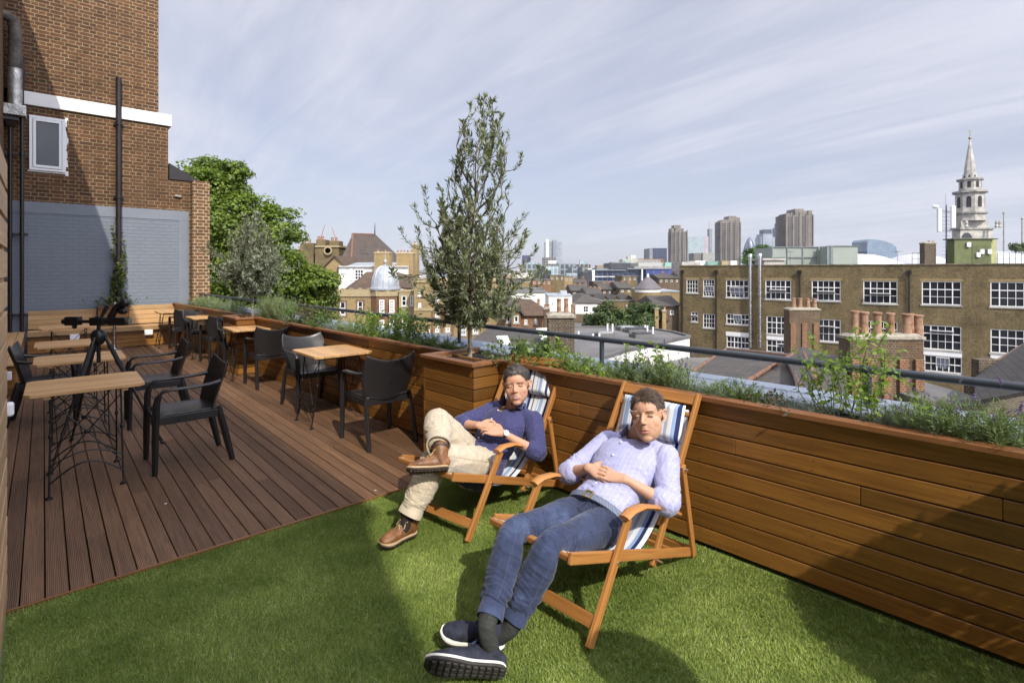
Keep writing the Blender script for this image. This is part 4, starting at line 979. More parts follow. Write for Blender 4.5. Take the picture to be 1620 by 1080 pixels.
    for i in range(13):
        a_ = math.pi * (i / 12) ; p = nk + lat * math.cos(a_) * .068 - fw * (.02 + math.sin(a_) * .052) - up * .006; o_ = (p - nk).normalized(); bk += [p + up * .022, p + o_ * .012 + up * .024, p + o_ * .022 - up * .018]
    m.mesh(bk, [(i * 3 + j, i * 3 + j + 1, (i + 1) * 3 + j + 1, (i + 1) * 3 + j) for i in range(12) for j in range(2)])
    co = m.build('collar', shirtm, so, smooth=60); s = co.modifiers.new('s', 'SOLIDIFY'); s.thickness = .003
    Cc = np.array([v.co[:] for v in co.data.vertices]) + np.array(rootloc(r)) - np.array(sh); ca = co.data.color_attributes.new('Col', 'FLOAT_COLOR', 'POINT')
    ca.data.foreach_set('color', np.concatenate([np.clip(np.stack([Cc @ np.array(lat), Cc @ np.array(up), Cc @ np.array(fw)], 1) + .5, 0, 1), np.ones((len(Cc), 1))], 1).astype(np.float32).ravel())
    # rolled cuffs, buttons
    for k in 'lr':
        E, Wr, S_ = Vector(J[k + 'e']), Vector(J[k + 'w']), Vector(J[k + 's']); b = (Wr - E).normalized(); m = MB(); c = E + b * (.012 + .02 * cuff_u); q = []
        limb(m, [c - b * .02, c + b * .012], [.062, .060], lat, 20, 3)
        me = solid(m, .005, 3); V = vco(me); V = folds(V, vno(me), [(c, b, .06, .013, .004)], .003, seed + 9, 30); uvw = np.stack([(V - np.array(sh)) @ np.array(x) for x in (lat, up, fw)], 1)
        finish(me, 'rolled_cuff', shirtm, so, V, np.clip(uvw + .5, 0, 1))
    for i in (0, 1, 3):
        p = hp.lerp(sh, .82 - .19 * i); ww = .112 + .014 + .012; m = MB(); c = p + fw * (ww + (.006 if i < 2 else -.004)) + lat * J.get('vo', 0)
        m.ellipsoid(c, (.0062, .0062, .0035), (lat, up, fw), 10, 6); m.build('button', P_upvc, so, smooth=60)
    # trousers
    m = MB(); limb(m, [hp - up * .10, hp - up * .05, hp + up * J.get('waist', .05)], [(.135, .095), (.165, .118), J.get('wr', (.158, .118))], lat, 26, 4)
    for k in 'lr':
        P, Q = leg(m, k, 0); gg = J.get('loose', .014); P = P[:-1] + [Vector(J[k + 'a']) - (P[-1] - P[-2]).normalized() * (J.get('cuffup', .03) + .03)]; limb(m, P, [q + gg + (.012 if i > 3 else 0) for i, q in enumerate(Q)], lat, 20, 4)
    me = solid(m, .0045, 6); V = vco(me); Nn = vno(me); sp = []
    for k in 'lr':
        Hh, K, A = Vector(J[k + 'h']), Vector(J[k + 'k']), Vector(J[k + 'a'])
        sp += [(K - (K - Hh).normalized() * .05, K - Hh, .07, .038, .009), (A - (A - K).normalized() * .09, A - K, .075, .036, .010), (Hh.lerp(K, .12), (K - Hh) + lat * (.5 if k == 'r' else -.5), .09, .045, .011), (K + (A - K) * .3, (A - K), .08, .05, .006)]
    V = folds(V, Nn, sp, J.get('fb', .0032), seed + 50, 15); wear = np.zeros(len(V))
    for k in 'lr':
        Hh, K, A = np.array(J[k + 'h']), np.array(J[k + 'k']), np.array(J[k + 'a'])
        for q, c_, s_ in ((K, 1, .07), (Hh * .5 + K * .5, .8, .10), (K * .4 + A * .6, .35, .09)): wear += c_ * np.exp(-((V - q) ** 2).sum(1) / (2 * s_ ** 2))
    wear = np.clip(wear * (.8 + .4 * wv(V, 30, 4)), 0, 1); to = finish(me, 'trousers', trousm, r, V, np.stack([wear, wear, wear], 1))
    for k in 'lr':
        K, A = Vector(J[k + 'k']), Vector(J[k + 'a']); b = (A - K).normalized(); c = A - b * (J.get('cuffup', .03) - .028); m = MB(); sd2 = b.cross(Vector((0, 0, 1))).normalized(); e2 = b.cross(sd2); R0 = .037 + J.get('loose', .014) + .0125
        vs = []; nn = 28
        for j, (rr, dz) in enumerate(((.90, -.075), (1.0, -.05), (1.02, -.03), (1.05, -.027), (1.06, 0), (.96, 0), (.93, -.05))):
            for i in range(nn): a_ = 2 * math.pi * i / nn; q = R0 * rr * (1 + .05 * math.sin(3 * a_ + seed)); vs.append(c + b * dz + sd2 * math.cos(a_) * q + e2 * math.sin(a_) * q)
        m.mesh(vs, [(j * nn + i, j * nn + (i + 1) % nn, (j + 1) * nn + (i + 1) % nn, (j + 1) * nn + i) for j in range(6) for i in range(nn)])
        cu = m.build('hem', trousm, to, smooth=60); ca = cu.data.color_attributes.new('Col', 'FLOAT_COLOR', 'POINT'); ca.data.foreach_set('color', np.tile([.5, .5, .5, 1], len(cu.data.vertices)).astype(np.float32))
    for k, dv in (('l', lat * -.75 + fw * .65), ('r', lat * .55 + fw * .85), ('r', lat * -.9 + fw * .45)):
        Hh, K, A = Vector(J[k + 'h']), Vector(J[k + 'k']), Vector(J[k + 'a']); pts = []
        for i in range(30):
            f = .10 + 1.66 * i / 29; c = Hh.lerp(K, f) if f < 1 else K.lerp(A, f - 1); ax_ = np.array((K - Hh if f < 1 else A - K).normalized()); q = V - np.array(c); ok_ = (np.abs(q @ ax_) < .012) & (np.linalg.norm(q, axis=1) < .14)
            dn = Vector(dv).normalized(); sc_ = np.where(ok_, (q / (np.linalg.norm(q, axis=1)[:, None] + 1e-9)) @ np.array(dn), -9); pts.append(Vector(V[np.argmax(sc_)]))
        pts = [pts[0]] + [(pts[i - 1] + pts[i] * 2 + pts[i + 1]) / 4 for i in range(1, 29)] + [pts[-1]]; m = MB(); m.tube(cat([p + (p - (Hh.lerp(K, .5) if i < 15 else K.lerp(A, .5))).normalized() * .001 for i, p in enumerate(pts)], 2), .0013, 5); m.build('seam', plain('seam %d' % seed, (.075, .09, .16) if seed == 11 else (.42, .35, .25), .9), to, smooth=80)
    return r, so, to, (sh, hp, lat, up, fw)
def shoe(parent, heel, toe, soleN, upm, midm, solem, lacem, style='boot', ankle=None, tread=True):
    """heel and toe are points on the sole; soleN points out of the sole (towards the ground)"""
    heel, toe = Vector(heel), Vector(toe); f = (toe - heel); L = f.length; f.normalize(); d = Vector(soleN); d = (d - f * d.dot(f)).normalized(); u = -d; s = f.cross(u)
    P = lambda x, y, z: heel + f * (x * L) + s * y + u * z
    prof = [(-.02, .012), (.03, .028), (.12, .034), (.28, .033), (.45, .034), (.62, .044), (.76, .049), (.88, .044), (.96, .031), (1.01, .014)]
    def ring(g, z, n=3):
        q = cat([Vector((a, b, 0)) for a, b in prof], n); A = [(p.x, p.y + g) for p in q]; return [P(x, y, z + .012 * max(0, x - .72) ** 2 * 12) for x, y in A] + [P(x, -y, z + .012 * max(0, x - .72) ** 2 * 12) for x, y in A[::-1]]
    def slab(nm, z0, z1, g0, g1, mat, par, bev=.003):
        m = MB(); a, b = ring(g0, z0), ring(g1, z1); n = len(a); m.mesh(a + b, [tuple(range(n))[::-1], tuple(range(n, 2 * n))] + [(i, (i + 1) % n, n + (i + 1) % n, n + i) for i in range(n)]); return m.build(nm, mat, par, smooth=50, bevel=bev)
    root = None
    m = MB(); hh = .125 if style == 'boot' else .075
    limb(m, [P(.06, 0, .045), P(.3, 0, .045), P(.55, 0, .04), P(.74, 0, .036), P(.9, 0, .030)], [(.031, .034), (.035, .038), (.041, .034), (.045, .028), (.034, .022)], s, 22, 4)
    limb(m, [P(.13, 0, .04), P(.17, 0, .07), P(.17, 0, hh)], [.037, .038 if style != 'boot' else .043, .040 if style != 'boot' else .048], s, 20, 4); limb(m, [P(.2, 0, .075), P(.38, 0, .068), P(.55, 0, .052)], [(.032, .03), (.031, .024), (.034, .016)], s, 16, 4)
    me = solid(m, .004, 4); V = vco(me); Nn = vno(me); V = folds(V, Nn, [(P(.62, 0, .06), f, .03, .016, .003), (P(.15, 0, .08), u, .03, .018, .003)], .0012, 5, 45)
    up = finish(me, 'shoe', upm, parent, V)
    slab('sole', -.0, .011, .004, .005, solem, up); slab('midsole', .0112, .022 if style == 'boot' else .0235, .005, .002, midm, up)
    m = MB()
    if tread:
        for i in range(11):
            x = .04 + .086 * i
            wq = float(np.interp(x, [a for a, b in prof], [b for a, b in prof]))
            for j in (-1, 0, 1):
                m.obox(P(x, j * wq * .62, -.003 + .012 * max(0, x - .72) ** 2 * 12), f * .0085, s * wq * .24, u * .0045)
        m.build('tread', solem, up, bevel=.002)
    m = MB(); q = [.30, .37, .44, .51]
    for i in range(3):
        z0, z1 = [float(np.interp(x, [.2, .38, .55], [.100, .094, .070])) for x in (q[i], q[i + 1])]
        m.tube(cat([P(q[i], -.020, z0 - .004), P((q[i] + q[i + 1]) / 2, 0, (z0 + z1) / 2 + .006), P(q[i + 1], .020, z1 - .004)], 4), .0033, 6); m.tube(cat([P(q[i], .020, z0 - .004), P((q[i] + q[i + 1]) / 2, 0, (z0 + z1) / 2 + .007), P(q[i + 1], -.020, z1 - .004)], 4), .0033, 6)
    for k in (-1, 1): m.tube(cat([P(.30, 0, .102), P(.27, k * .022, .118), P(.33, k * .038, .106), P(.37, k * .020, .100), P(.30, 0, .102)], 4), .003, 6); m.tube(cat([P(.30, 0, .102), P(.36, k * .028, .098), P(.44, k * .040, .074)], 4), .0033, 6)
    m.build('lace', lacem, up, smooth=60)
    if style == 'boot':
        m = MB(); n = 20; vs = []
        for j, (rr, z) in enumerate(((.047, hh - .002), (.050, hh + .012), (.049, hh + .018), (.043, hh + .016))):
            for i in range(n): a_ = 2 * math.pi * i / n; vs.append(P(.17, 0, z) + f * math.cos(a_) * rr * 1.1 + s * math.sin(a_) * rr)
        m.mesh(vs, [(j * n + i, j * n + (i + 1) % n, (j + 1) * n + (i + 1) % n, (j + 1) * n + i) for j in range(3) for i in range(n)]); m.build('ankle_collar', plain('boot collar', (.05, .03, .02), .6), up, smooth=60)
    if ankle is not None:
        m = MB(); limb(m, [P(.17, 0, .05), P(.17, 0, .09), Vector(ankle)], [.036, .037, .040], s, 18, 4); m.build('sock', plain('grey wool sock' if style != 'boot' else 'dark sock', (.035, .038, .036) if style != 'boot' else (.02, .02, .022), .95, bump=.6, bscale=300, bd=.001), up, smooth=60)
    return up
def cloth_mat(name, fn, rough=.85):
    t = NT(name); a = t.n('ShaderNodeVertexColor'); a.layer_name = 'Col'; c = fn(t, a.outputs[0]); t.bump(t.noise(t.coord('Object'), 500, 2), .25, .0008); t.fin(c, rough, spec=.2)
    t.b.inputs['Sheen Weight'].default_value = .15; return t.m
def navy(t, a):
    sp = t.n('ShaderNodeSeparateColor'); t.l(a, sp.inputs[0]); k = 2 * math.pi / .0105
    sx = t.math('SINE', t.math('MULTIPLY', sp.outputs[0], k)); sy = t.math('SINE', t.math('MULTIPLY', sp.outputs[1], k))
    dot = t.rng(t.math('MULTIPLY', sx, sy), .55, .8, 0, .55); n = t.noise(t.coord('Object'), 30, 3)
    return t.mix(dot, t.mix(n, (.026, .028, .095), (.044, .046, .145)), (.30, .30, .46))
def lilac(t, a):
    sp = t.n('ShaderNodeSeparateColor'); t.l(a, sp.inputs[0]); k = 2 * math.pi / .021; sx = t.math('SINE', t.math('MULTIPLY', sp.outputs[0], k)); s2 = t.math('SINE', t.math('MULTIPLY', sp.outputs[0], k * 3.01)); n = t.noise(t.coord('Object'), 30, 3)
    c = t.mix(t.rng(s2, .6, .9, 0, .06), t.mix(n, (.36, .37, .60), (.42, .43, .66)), (.52, .54, .74)); return t.mix(t.rng(sx, .90, .97, 0, .28), c, (.66, .67, .78))
def denim(t, a):
    n = t.noise(t.coord('Object', (1, 1, 2)), 600, 2, .6); n2 = t.noise(t.coord('Object'), 16, 6, .7); w = t.math('ADD', t.rng(n2, .35, .65, -.18, .22), t.math('MULTIPLY', a, .75), clamp=True)
    c = t.ramp(w, [(0, (.012, .017, .044)), (.4, (.026, .038, .090)), (.75, (.058, .080, .160)), (1, (.15, .19, .32))]); return t.mix(t.rng(n, .4, .7, 0, .12), c, (.30, .36, .48))
def chino(t, a):
    n2 = t.noise(t.coord('Object'), 12, 6, .7); return t.mix(t.rng(n2, .3, .7, 0, 1), (.44, .37, .27), (.55, .48, .37))
M_navy, M_lilac, M_denim, M_chino = cloth_mat('navy spotted shirt', navy), cloth_mat('pale blue shirt', lilac), cloth_mat('denim', denim), cloth_mat('beige chino', chino)
# --- man in the nearer deckchair
lat2 = Vector((-.713, .70, 0)); sh2 = Vector((.703, 2.99, .59))
J2 = dict(sh=sh2, hip=(.415, 2.715, .322), neck=(.715, 2.965, .685), lat=lat2, ls=sh2 + lat2 * .185 + Vector((0, 0, -.01)), rs=sh2 - lat2 * .185 + Vector((0, 0, -.01)),
          le=(.318, 3.0, .445), lw=(.415, 2.845, .535), re=(.795, 2.68, .41), rw=(.580, 2.735, .520),
          lh=(.342, 2.77, .32), lk=(.0055, 2.375, .420), la=(-.100, 2.085, .195), lt=(-.082, 2.105, .085), rh=(.472, 2.645, .32), rk=(.165, 2.275, .415), ra=(-.005, 2.19, .12), rt=(-.07, 2.20, .07), vz=-.035, vo=0, cuffup=.055, hemg=-.012, loose=.001, waist=.0, wr=(.15, .11), fb=.0022)
J2['lhand'] = ((.75, -.62, -.12), (-.30, -.42, .86), (.25, .45, .55), (22, 38, 30), 22)
J2['rhand'] = ((-.86, .42, .12), (-.30, -.42, .86), (-.1, .45, .55), (22, 38, 30), 26)
hd2 = Head((.742, 2.875, .797), (-.50, -.80, .22), 11, 1.06, 1.03)
p2, so2, to2, fr2 = person('man in pale blue shirt and jeans reclining in the nearer deckchair, hands clasped', (.3, 2.6, 0), J2, hd2, (.56, .335, .225), (.085, .055, .034), False, 11, M_lilac, M_denim)
M_suede = plain('navy suede', (.022, .026, .045), .9, var=.35, scale=25, bump=.2, bscale=300, bd=.001)
M_sole = plain('dark rubber sole', (.035, .033, .03), .75, var=.3, scale=30); M_mid = plain('white foam midsole', (.74, .72, .66), .5, var=.06)
shoe(p2, (-.030, 2.040, .042), (-.330, 1.995, .100), (.05, -.94, -.34), M_suede, M_mid, M_sole, plain('navy lace', (.035, .05, .11), .8), 'trainer')
shoe(p2, (-.035, 2.20, .03), (-.30, 2.235, .055), (-.35, .15, -.9), M_suede, M_mid, M_sole, plain('navy lace', (.035, .05, .11), .8), 'trainer')
sh, hp, lat, up, fw = fr2
m = MB(); n = 40; vs = []
for j, (zz_, g) in enumerate(((-.018, .0), (-.016, .006), (.016, .006), (.018, 0))):
    for i in range(n): a_ = 2 * math.pi * i / n; vs.append(hp + up * (.045 + zz_) + lat * math.cos(a_) * (.168 + g) + fw * math.sin(a_) * (.128 + g))
m.mesh(vs, [(j * n + i, j * n + (i + 1) % n, (j + 1) * n + (i + 1) % n, (j + 1) * n + i) for j in range(3) for i in range(n)])
t = NT('woven belt'); ck = t.n('ShaderNodeTexChecker'); t.l(t.coord('Object'), ck.inputs[0]); ck.inputs[1].default_value = (.22, .26, .34, 1); ck.inputs[2].default_value = (.09, .11, .18, 1); ck.inputs['Scale'].default_value = 170
bo = m.build('belt', t.fin(ck.outputs[0], .8), p2, smooth=60)
m = MB(); c = hp + up * .045 + fw * .138
for x in (-.02, .02): m.obox(c + lat * x, lat * .003, up * .02, fw * .004)
for x in (-.018, .018): m.obox(c + up * x, lat * .023, up * .003, fw * .0045)
m.build('buckle', plain('brass', (.6, .4, .15), .3, metal=1), bo, bevel=.001)
# --- man in the farther deckchair
lat1 = Vector((-.785, .62, 0)); sh1 = Vector((.005, 3.83, .545))
J1 = dict(sh=sh1, hip=(-.225, 3.60, .29), neck=(.015, 3.80, .655), lat=lat1, ls=sh1 + lat1 * .185, rs=sh1 - lat1 * .185 + Vector((0, 0, -.01)),
          le=(-.370, 3.74, .51), lw=(-.225, 3.595, .545), re=(.175, 3.545, .37), rw=(-.060, 3.515, .515),
          lh=(-.29, 3.655, .30), lk=(-.480, 3.43, .625), la=(-.440, 3.150, .548), lt=(-.425, 3.125, .49), rh=(-.165, 3.555, .29), rk=(-.462, 3.27, .45), ra=(-.610, 3.15, .135), rt=(-.655, 3.115, .045), vz=-.075, vo=.01, cuffup=.03, loose=.020, part=1, hemg=.022)
J1['lhand'] = ((.86, -.45, -.05), (-.25, -.42, .86), (.2, .4, .6), (22, 38, 30), 22)
J1['rhand'] = ((-.95, .18, .18), (-.25, -.42, .86), (-.1, .4, .6), (22, 38, 30), 26)
hd1 = Head((.035, 3.73, .777), (-.16, -.95, .16), 7, 1.05, 1.09)
p1, so1, to1, fr1 = person('smiling man in navy shirt and beige trousers in the farther deckchair, ankle on knee', (-.1, 3.5, 0), J1, hd1, (.56, .315, .21), (.05, .038, .029), True, 23, M_navy, M_chino)
M_boot = plain('tan leather boot', (.20, .085, .03), .5, var=.3, scale=14, bump=.3, bscale=120, bd=.002); M_bsole = plain('lug sole', (.045, .03, .02), .8, var=.3, scale=30); M_welt = plain('boot welt', (.42, .30, .17), .6)
shoe(p1, (-.375, 3.09, .432), (-.605, 3.035, .435), (.12, -.52, -.82), M_boot, M_welt, M_bsole, plain('leather lace', (.40, .28, .14), .7), 'boot')
shoe(p1, (-.585, 3.19, .012), (-.755, 3.02, .010), (0, 0, -1), M_boot, M_welt, M_bsole, plain('leather lace', (.40, .28, .14), .7), 'boot', tread=False)
# wristwatch
W_, E_ = Vector(J1['rw']), Vector(J1['re']); b = (W_ - E_).normalized(); nf = Vector((-.12, -.75, .65)); nf = (nf - b * nf.dot(b)).normalized(); s_ = b.cross(nf); c = W_ - b * .012
wt = MB(); n = 24; vs = []
for dz in (-.009, .009):
    for i in range(n): a_ = 2 * math.pi * i / n; vs.append(c + b * dz + nf * math.cos(a_) * .0285 + s_ * math.sin(a_) * .030)
wt.mesh(vs, [(i, (i + 1) % n, n + (i + 1) % n, n + i) for i in range(n)]); wto = wt.build('watch_strap', plain('black strap', (.02, .02, .02), .5), p1, smooth=60); q = wto.modifiers.new('s', 'SOLIDIFY'); q.thickness = .003
wt = MB(); wt.tube([c + nf * .027, c + nf * .037], .019, 20, side=b); wc = wt.build('watch_case', P_steel, wto, smooth=40); wt = MB(); wt.tube([c + nf * .0371, c + nf * .0378], .0155, 20, side=b); wt.build('watch_dial', P_white, wc, smooth=40)
# ------------------------------------------------------------------ vegetation
class Leaves:
    def __init__(s): s.V = []; s.n = 0
    def add(s, base, d, nrm, L, W, curl=0):
        """arrays: base point, direction, face normal, length, width"""
        d = d / (np.linalg.norm(d, axis=1)[:, None] + 1e-9); sd_ = np.cross(d, nrm); sd_ /= np.linalg.norm(sd_, axis=1)[:, None] + 1e-9; up = np.cross(sd_, d)
        L = np.asarray(L).reshape(-1, 1); W = np.asarray(W).reshape(-1, 1)
        mid = base + d * L * .5; s.V.append(np.stack([base, mid + sd_ * W / 2 + up * W * .15, base + d * L - up * L * curl, mid - sd_ * W / 2 + up * W * .15], 1))
    def build(s, name, mat, parent):
        V = np.concatenate(s.V).reshape(-1, 3); return npmesh(name, V, np.arange(len(V)).reshape(-1, 4), mat, parent)
def unit(n, g): d = g.normal(size=(n, 3)); return d / np.linalg.norm(d, axis=1)[:, None]
LM_olive = leafmat('olive leaf', (.060, .080, .026), (.215, .25, .095), .45, .25, back=(.25, .28, .17))
LM_olive2 = leafmat('silvery olive leaf', (.09, .115, .055), (.25, .28, .16), .5, .2, back=(.28, .31, .22))
LM_plane = leafmat('plane leaf', (.050, .090, .009), (.20, .275, .032), .5, .35)
LM_rose = leafmat('rosemary leaf', (.055, .10, .030), (.19, .27, .085), .55, .25)
LM_lav = leafmat('lavender leaf', (.085, .135, .045), (.23, .30, .12), .6, .25)
LM_fesc = leafmat('fescue blade', (.13, .17, .14), (.33, .37, .33), .6, .15)
LM_lime = leafmat('lime green leaf', (.10, .18, .022), (.27, .38, .070), .45, .4)
LM_mid = leafmat('mid green leaf', (.045, .09, .022), (.14, .21, .05), .45, .3)
LM_bronze = leafmat('bronze leaf', (.05, .035, .030), (.14, .10, .055), .5, .2)
LM_feath = leafmat('feathery pale leaf', (.12, .17, .07), (.31, .38, .18), .6, .3)
LM_ivy = leafmat('climber leaf', (.03, .065, .018), (.16, .20, .045), .4, .3)
LM_purp = leafmat('lavender flower', (.10, .06, .20), (.26, .18, .42), .7, .2)
LM_bush = leafmat('dark shrub leaf', (.025, .05, .012), (.085, .125, .03), .5, .25)
P_dark_tub = plain('dark glazed tub', (.03, .03, .035), .4, var=.2)
P_bark = plain('olive bark', (.33, .29, .22), .9, var=.25, scale=14, bump=.8, bscale=45, bd=.006)
P_bark2 = plain('dark bark', (.07, .055, .04), .9, var=.3, scale=8)
P_stem = plain('green stem', (.10, .12, .045), .7, var=.3, scale=10); P_twig = plain('olive twig', (.12, .10, .07), .8, var=.3, scale=20)
def olive(base, env, cx, n_tw, label, mat, seed, group, stray=10, ls=1.0):
    g = np.random.default_rng(seed); base = Vector(base); r = thing('olive_tree', label, 'tree', tuple(base), 0, group)
    zs = [e[0] for e in env]; rs = [e[1] for e in env]; z0, z1 = zs[0], zs[-1]
    axis = lambda z: Vector((np.interp(z, zs, [c[0] for c in cx]) + base.x, np.interp(z, zs, [c[1] for c in cx]) + base.y, z))
    m = MB(); tp = [base, base + Vector((.004, 0, (z0 - base.z) * .5)), axis(z0) * .5 + Vector((base.x, base.y, z0)) * .5] + [axis(z0 + (z1 - z0) * k) for k in (.15, .35, .55, .75, .93)]
    m.tube(cat(tp, 4), [max(.003, .024 * (1 - i / 29) ** .9) for i in range(29)], 10); m.build('trunk', P_bark, r, smooth=60)
    tw = MB(); lv = Leaves(); bs = []
    for k in range(26):
        z = z0 + (z1 - z0) * (.02 + .6 * (k / 26)); th = k * 2.4 + g.uniform(-.3, .3); rad = np.interp(z + .25, zs, rs) * .75; p0 = axis(z); p1 = axis(min(z1, z + .3 + rad * .4)) + Vector((math.cos(th) * rad, math.sin(th) * rad, 0))
        pm = p0.lerp(p1, .5) + Vector((math.cos(th), math.sin(th), -.3)) * rad * .2; P = cat([p0, pm, p1], 5); tw.tube(P, [.009 * (1 - i / 12) + .0016 for i in range(len(P))], 5); bs += P[2:]
    bs = np.array([tuple(b) for b in bs]); pw_ = np.array(rs) ** 1.3 * np.interp(np.linspace(0, 1, len(rs)), [0, .4, .6, 1], [1, 1, .42, .34]); pw_ /= pw_.sum(); wts = np.array(rs) * np.gradient(zs); Lb, Ld, Ln = [], [], []
    for k in range(n_tw):
        z = g.choice(zs, p=pw_) + g.uniform(-.09, .09); z = min(max(z, z0 - .02), z1); rr = np.interp(z, zs, rs) * math.sqrt(g.uniform(.02, 1)); th = g.uniform(0, 6.28)
        if k < stray: rr = np.interp(z, zs, rs) * g.uniform(1.15, 1.5)
        else: rr *= .86 + .34 * math.sin(2 * th + z * 4.1) * math.sin(3 * th - z * 6.3 + 1)
        e = axis(z) + Vector((math.cos(th) * rr, math.sin(th) * rr, 0)); ev = np.array(e)
        dist = np.linalg.norm(bs - (ev - [0, 0, .18]), axis=1); st = Vector(bs[np.argmin(dist)])
        if (e - st).length > .5: st = e - (e - st).normalized() * .5
        out = Vector((math.cos(th), math.sin(th), 0)); c = st.lerp(e, .5) + out * .03 - Vector((0, 0, .03)); P = cat([st, c, e, e + (Vector((0, 0, 1)) * .05 + out * g.uniform(-.01, .05))], 4)
        tw.tube(P, [.0035 * (1 - i / (len(P))) + .0009 for i in range(len(P))], 4, cap=False); nL = int(g.integers(14, 24))
        for q in range(nL):
            f = .25 + .75 * q / nL; i = f * (len(P) - 1); a = P[int(i)].lerp(P[min(int(i) + 1, len(P) - 1)], i % 1); t_ = (P[min(int(i) + 1, len(P) - 1)] - P[int(i)] if int(i) < len(P) - 1 else P[-1] - P[-2]).normalized()
            for sg in (-1, 1):
                o_ = Vector(g.normal(size=3)); o_ = (o_ - t_ * o_.dot(t_)).normalized(); Lb.append(tuple(a)); Ld.append(tuple(t_ * .75 + o_ * .75)); Ln.append(tuple(o_ + t_ * -.6 + Vector(g.normal(size=3)) * .4))
    n = len(Lb); lv.add(np.array(Lb), np.array(Ld), np.array(Ln), g.uniform(.034, .066, n) * ls, g.uniform(.0105, .0165, n) * ls, .08); tw.build('twigs', P_twig, r); lv.build('leaves', mat, r)
    return r
zs_ = [1.13, 1.25, 1.40, 1.58, 1.76, 1.95, 2.15, 2.35, 2.55, 2.75, 2.92, 3.06]
olive((-.375, 4.66, .79), list(zip(zs_, [.20, .36, .45, .48, .44, .39, .35, .31, .29, .27, .21, .10])), [(0, 0), (0, 0), (-.01, 0), (-.01, .0), (0, 0), (.02, 0), (.05, 0), (.07, 0), (.08, 0), (.09, 0), (.10, 0), (.11, 0)], 450, 'tall slender olive tree in the square box beside the deckchairs', LM_olive, 5, 'olive trees in the tree boxes', 46)
zs2 = [1.22, 1.36, 1.52, 1.68, 1.85, 2.02, 2.2, 2.36, 2.5]
olive((-4.19, 8.52, .79), list(zip(zs2, [.26, .42, .50, .52, .50, .44, .36, .24, .08])), [(0, 0)] * 9, 360, 'small round-headed silvery olive tree in the far tree box', LM_olive2, 8, 'olive trees in the tree boxes', 26, 1.15)
# low hanging sprig of the tall tree is part of its crown; planter plants follow
def tpx(px, p=3.13):
    r = (px - 810) / F; b = B0 + PN * (p - 2.966); return (r * b.y - b.x) / (PD.x - r * PD.y)
def stems_plant(kind, label, cat_, t0, p, H_, n, spread, Lf, Wf, mat, seed, flowers=0, dens=26, leaf_from=.1, out=.5, up=.6, bendy=.1, tw=.0016, group=None):
    g = np.random.default_rng(seed); c = PL(t0, p, .80); r = thing(kind, label, cat_, tuple(c), 0, group); tb_ = MB(); lv = Leaves(); fl = Leaves(); B, D_, N_, FB, FD = [], [], [], [], []
    for k in range(n):
        th = g.uniform(0, 6.28); q = math.sqrt(g.uniform(0, 1)); b = c + (PD * math.cos(th) * spread + PN * math.sin(th) * min(spread, .10)) * q * .6; h = H_ * g.uniform(.55, 1.0) * (1 - .25 * q)
        e = b + PD * math.cos(th) * spread * q * .8 * (1 + bendy) + PN * math.sin(th) * min(spread, .17) * q * .8 + Vector((g.normal() * .03, g.normal() * .03, h)); mid = b.lerp(e, .5) + Vector((g.normal() * bendy * .2, g.normal() * bendy * .2, 0)); P = cat([b, mid, e], 5)
        tb_.tube(P, [tw * (1 - .6 * i / len(P)) for i in range(len(P))], 4, cap=False)
        for i in range(dens):
            f = (leaf_from + (1 - leaf_from) * (i + g.uniform(0, 1)) / dens) * (len(P) - 1.001); a = P[int(f)].lerp(P[int(f) + 1], f % 1); t_ = (P[int(f) + 1] - P[int(f)]).normalized(); o_ = Vector(g.normal(size=3)); o_ = (o_ - t_ * o_.dot(t_)).normalized()
            B.append(tuple(a)); D_.append(tuple(t_ * up + o_ * out)); N_.append(tuple(Vector((0, 0, 1)) * .6 + Vector(g.normal(size=3)) * .6))
        if g.uniform() < flowers:
            t_ = (P[-1] - P[-2]).normalized(); L = .05 + .07 * g.uniform(); tb_.tube([P[-1], P[-1] + t_ * L], tw * .5, 4, cap=False)
            for i in range(22): FB.append(tuple(P[-1] + t_ * (L * .7 + .035 * g.uniform()))); FD.append(tuple(Vector(g.normal(size=3)) + t_ * .7))
    m_ = len(B); lv.add(np.array(B), np.array(D_), np.array(N_), g.uniform(.7, 1.2, m_) * Lf, g.uniform(.7, 1.2, m_) * Wf, .1); tb_.build('stems', P_stem, r); lv.build('leaves', mat, r)
    if len(FB) > 150: q = len(FB); fl.add(np.array(FB), np.array(FD), g.normal(size=(q, 3)), g.uniform(.006, .011, q), g.uniform(.004, .007, q)); S(fl.build('flowers', LM_purp, r), 'stuff')
    return r
def fescue(label, t0, p, H_, n, spread, seed, mat=None, group=None):
    g = np.random.default_rng(seed); c = np.array(PL(t0, p, .80)); r = thing('fescue_plant', label, 'plant', tuple(c), 0, group)
    th = g.uniform(0, 6.28, n); q = np.sqrt(g.uniform(0, 1, n)); d = np.stack([np.cos(th), np.sin(th), np.zeros(n)], 1); b = c + d * (q * .035)[:, None]; L = H_ * g.uniform(.6, 1.1, n); o = spread * q * g.uniform(.6, 1.2, n)
    K = 4; V = np.empty((n, K + 1, 2, 3)); s = np.stack([-np.sin(th), np.cos(th), np.zeros(n)], 1)
    for k in range(K + 1):
        f = k / K; x = b + d * (o * f ** 1.4)[:, None] + np.array([0, 0, 1]) * (L * (f - .38 * q * f ** 2.4))[:, None]; w = .0011 * (1 - .8 * f); V[:, k, 0] = x - s * w; V[:, k, 1] = x + s * w
    A = (np.arange(n)[:, None] * (K + 1) * 2 + np.arange(K)[None, :] * 2).ravel(); npmesh('blades', V.reshape(-1, 3), np.stack([A, A + 1, A + 3, A + 2], 1), mat or LM_fesc, r); return r
SH = dict(kind='herb_bush', cat_='plant'); LV = 'lavender_bush'; RO = 'rosemary_bush'; LE = 'leafy_shrub'
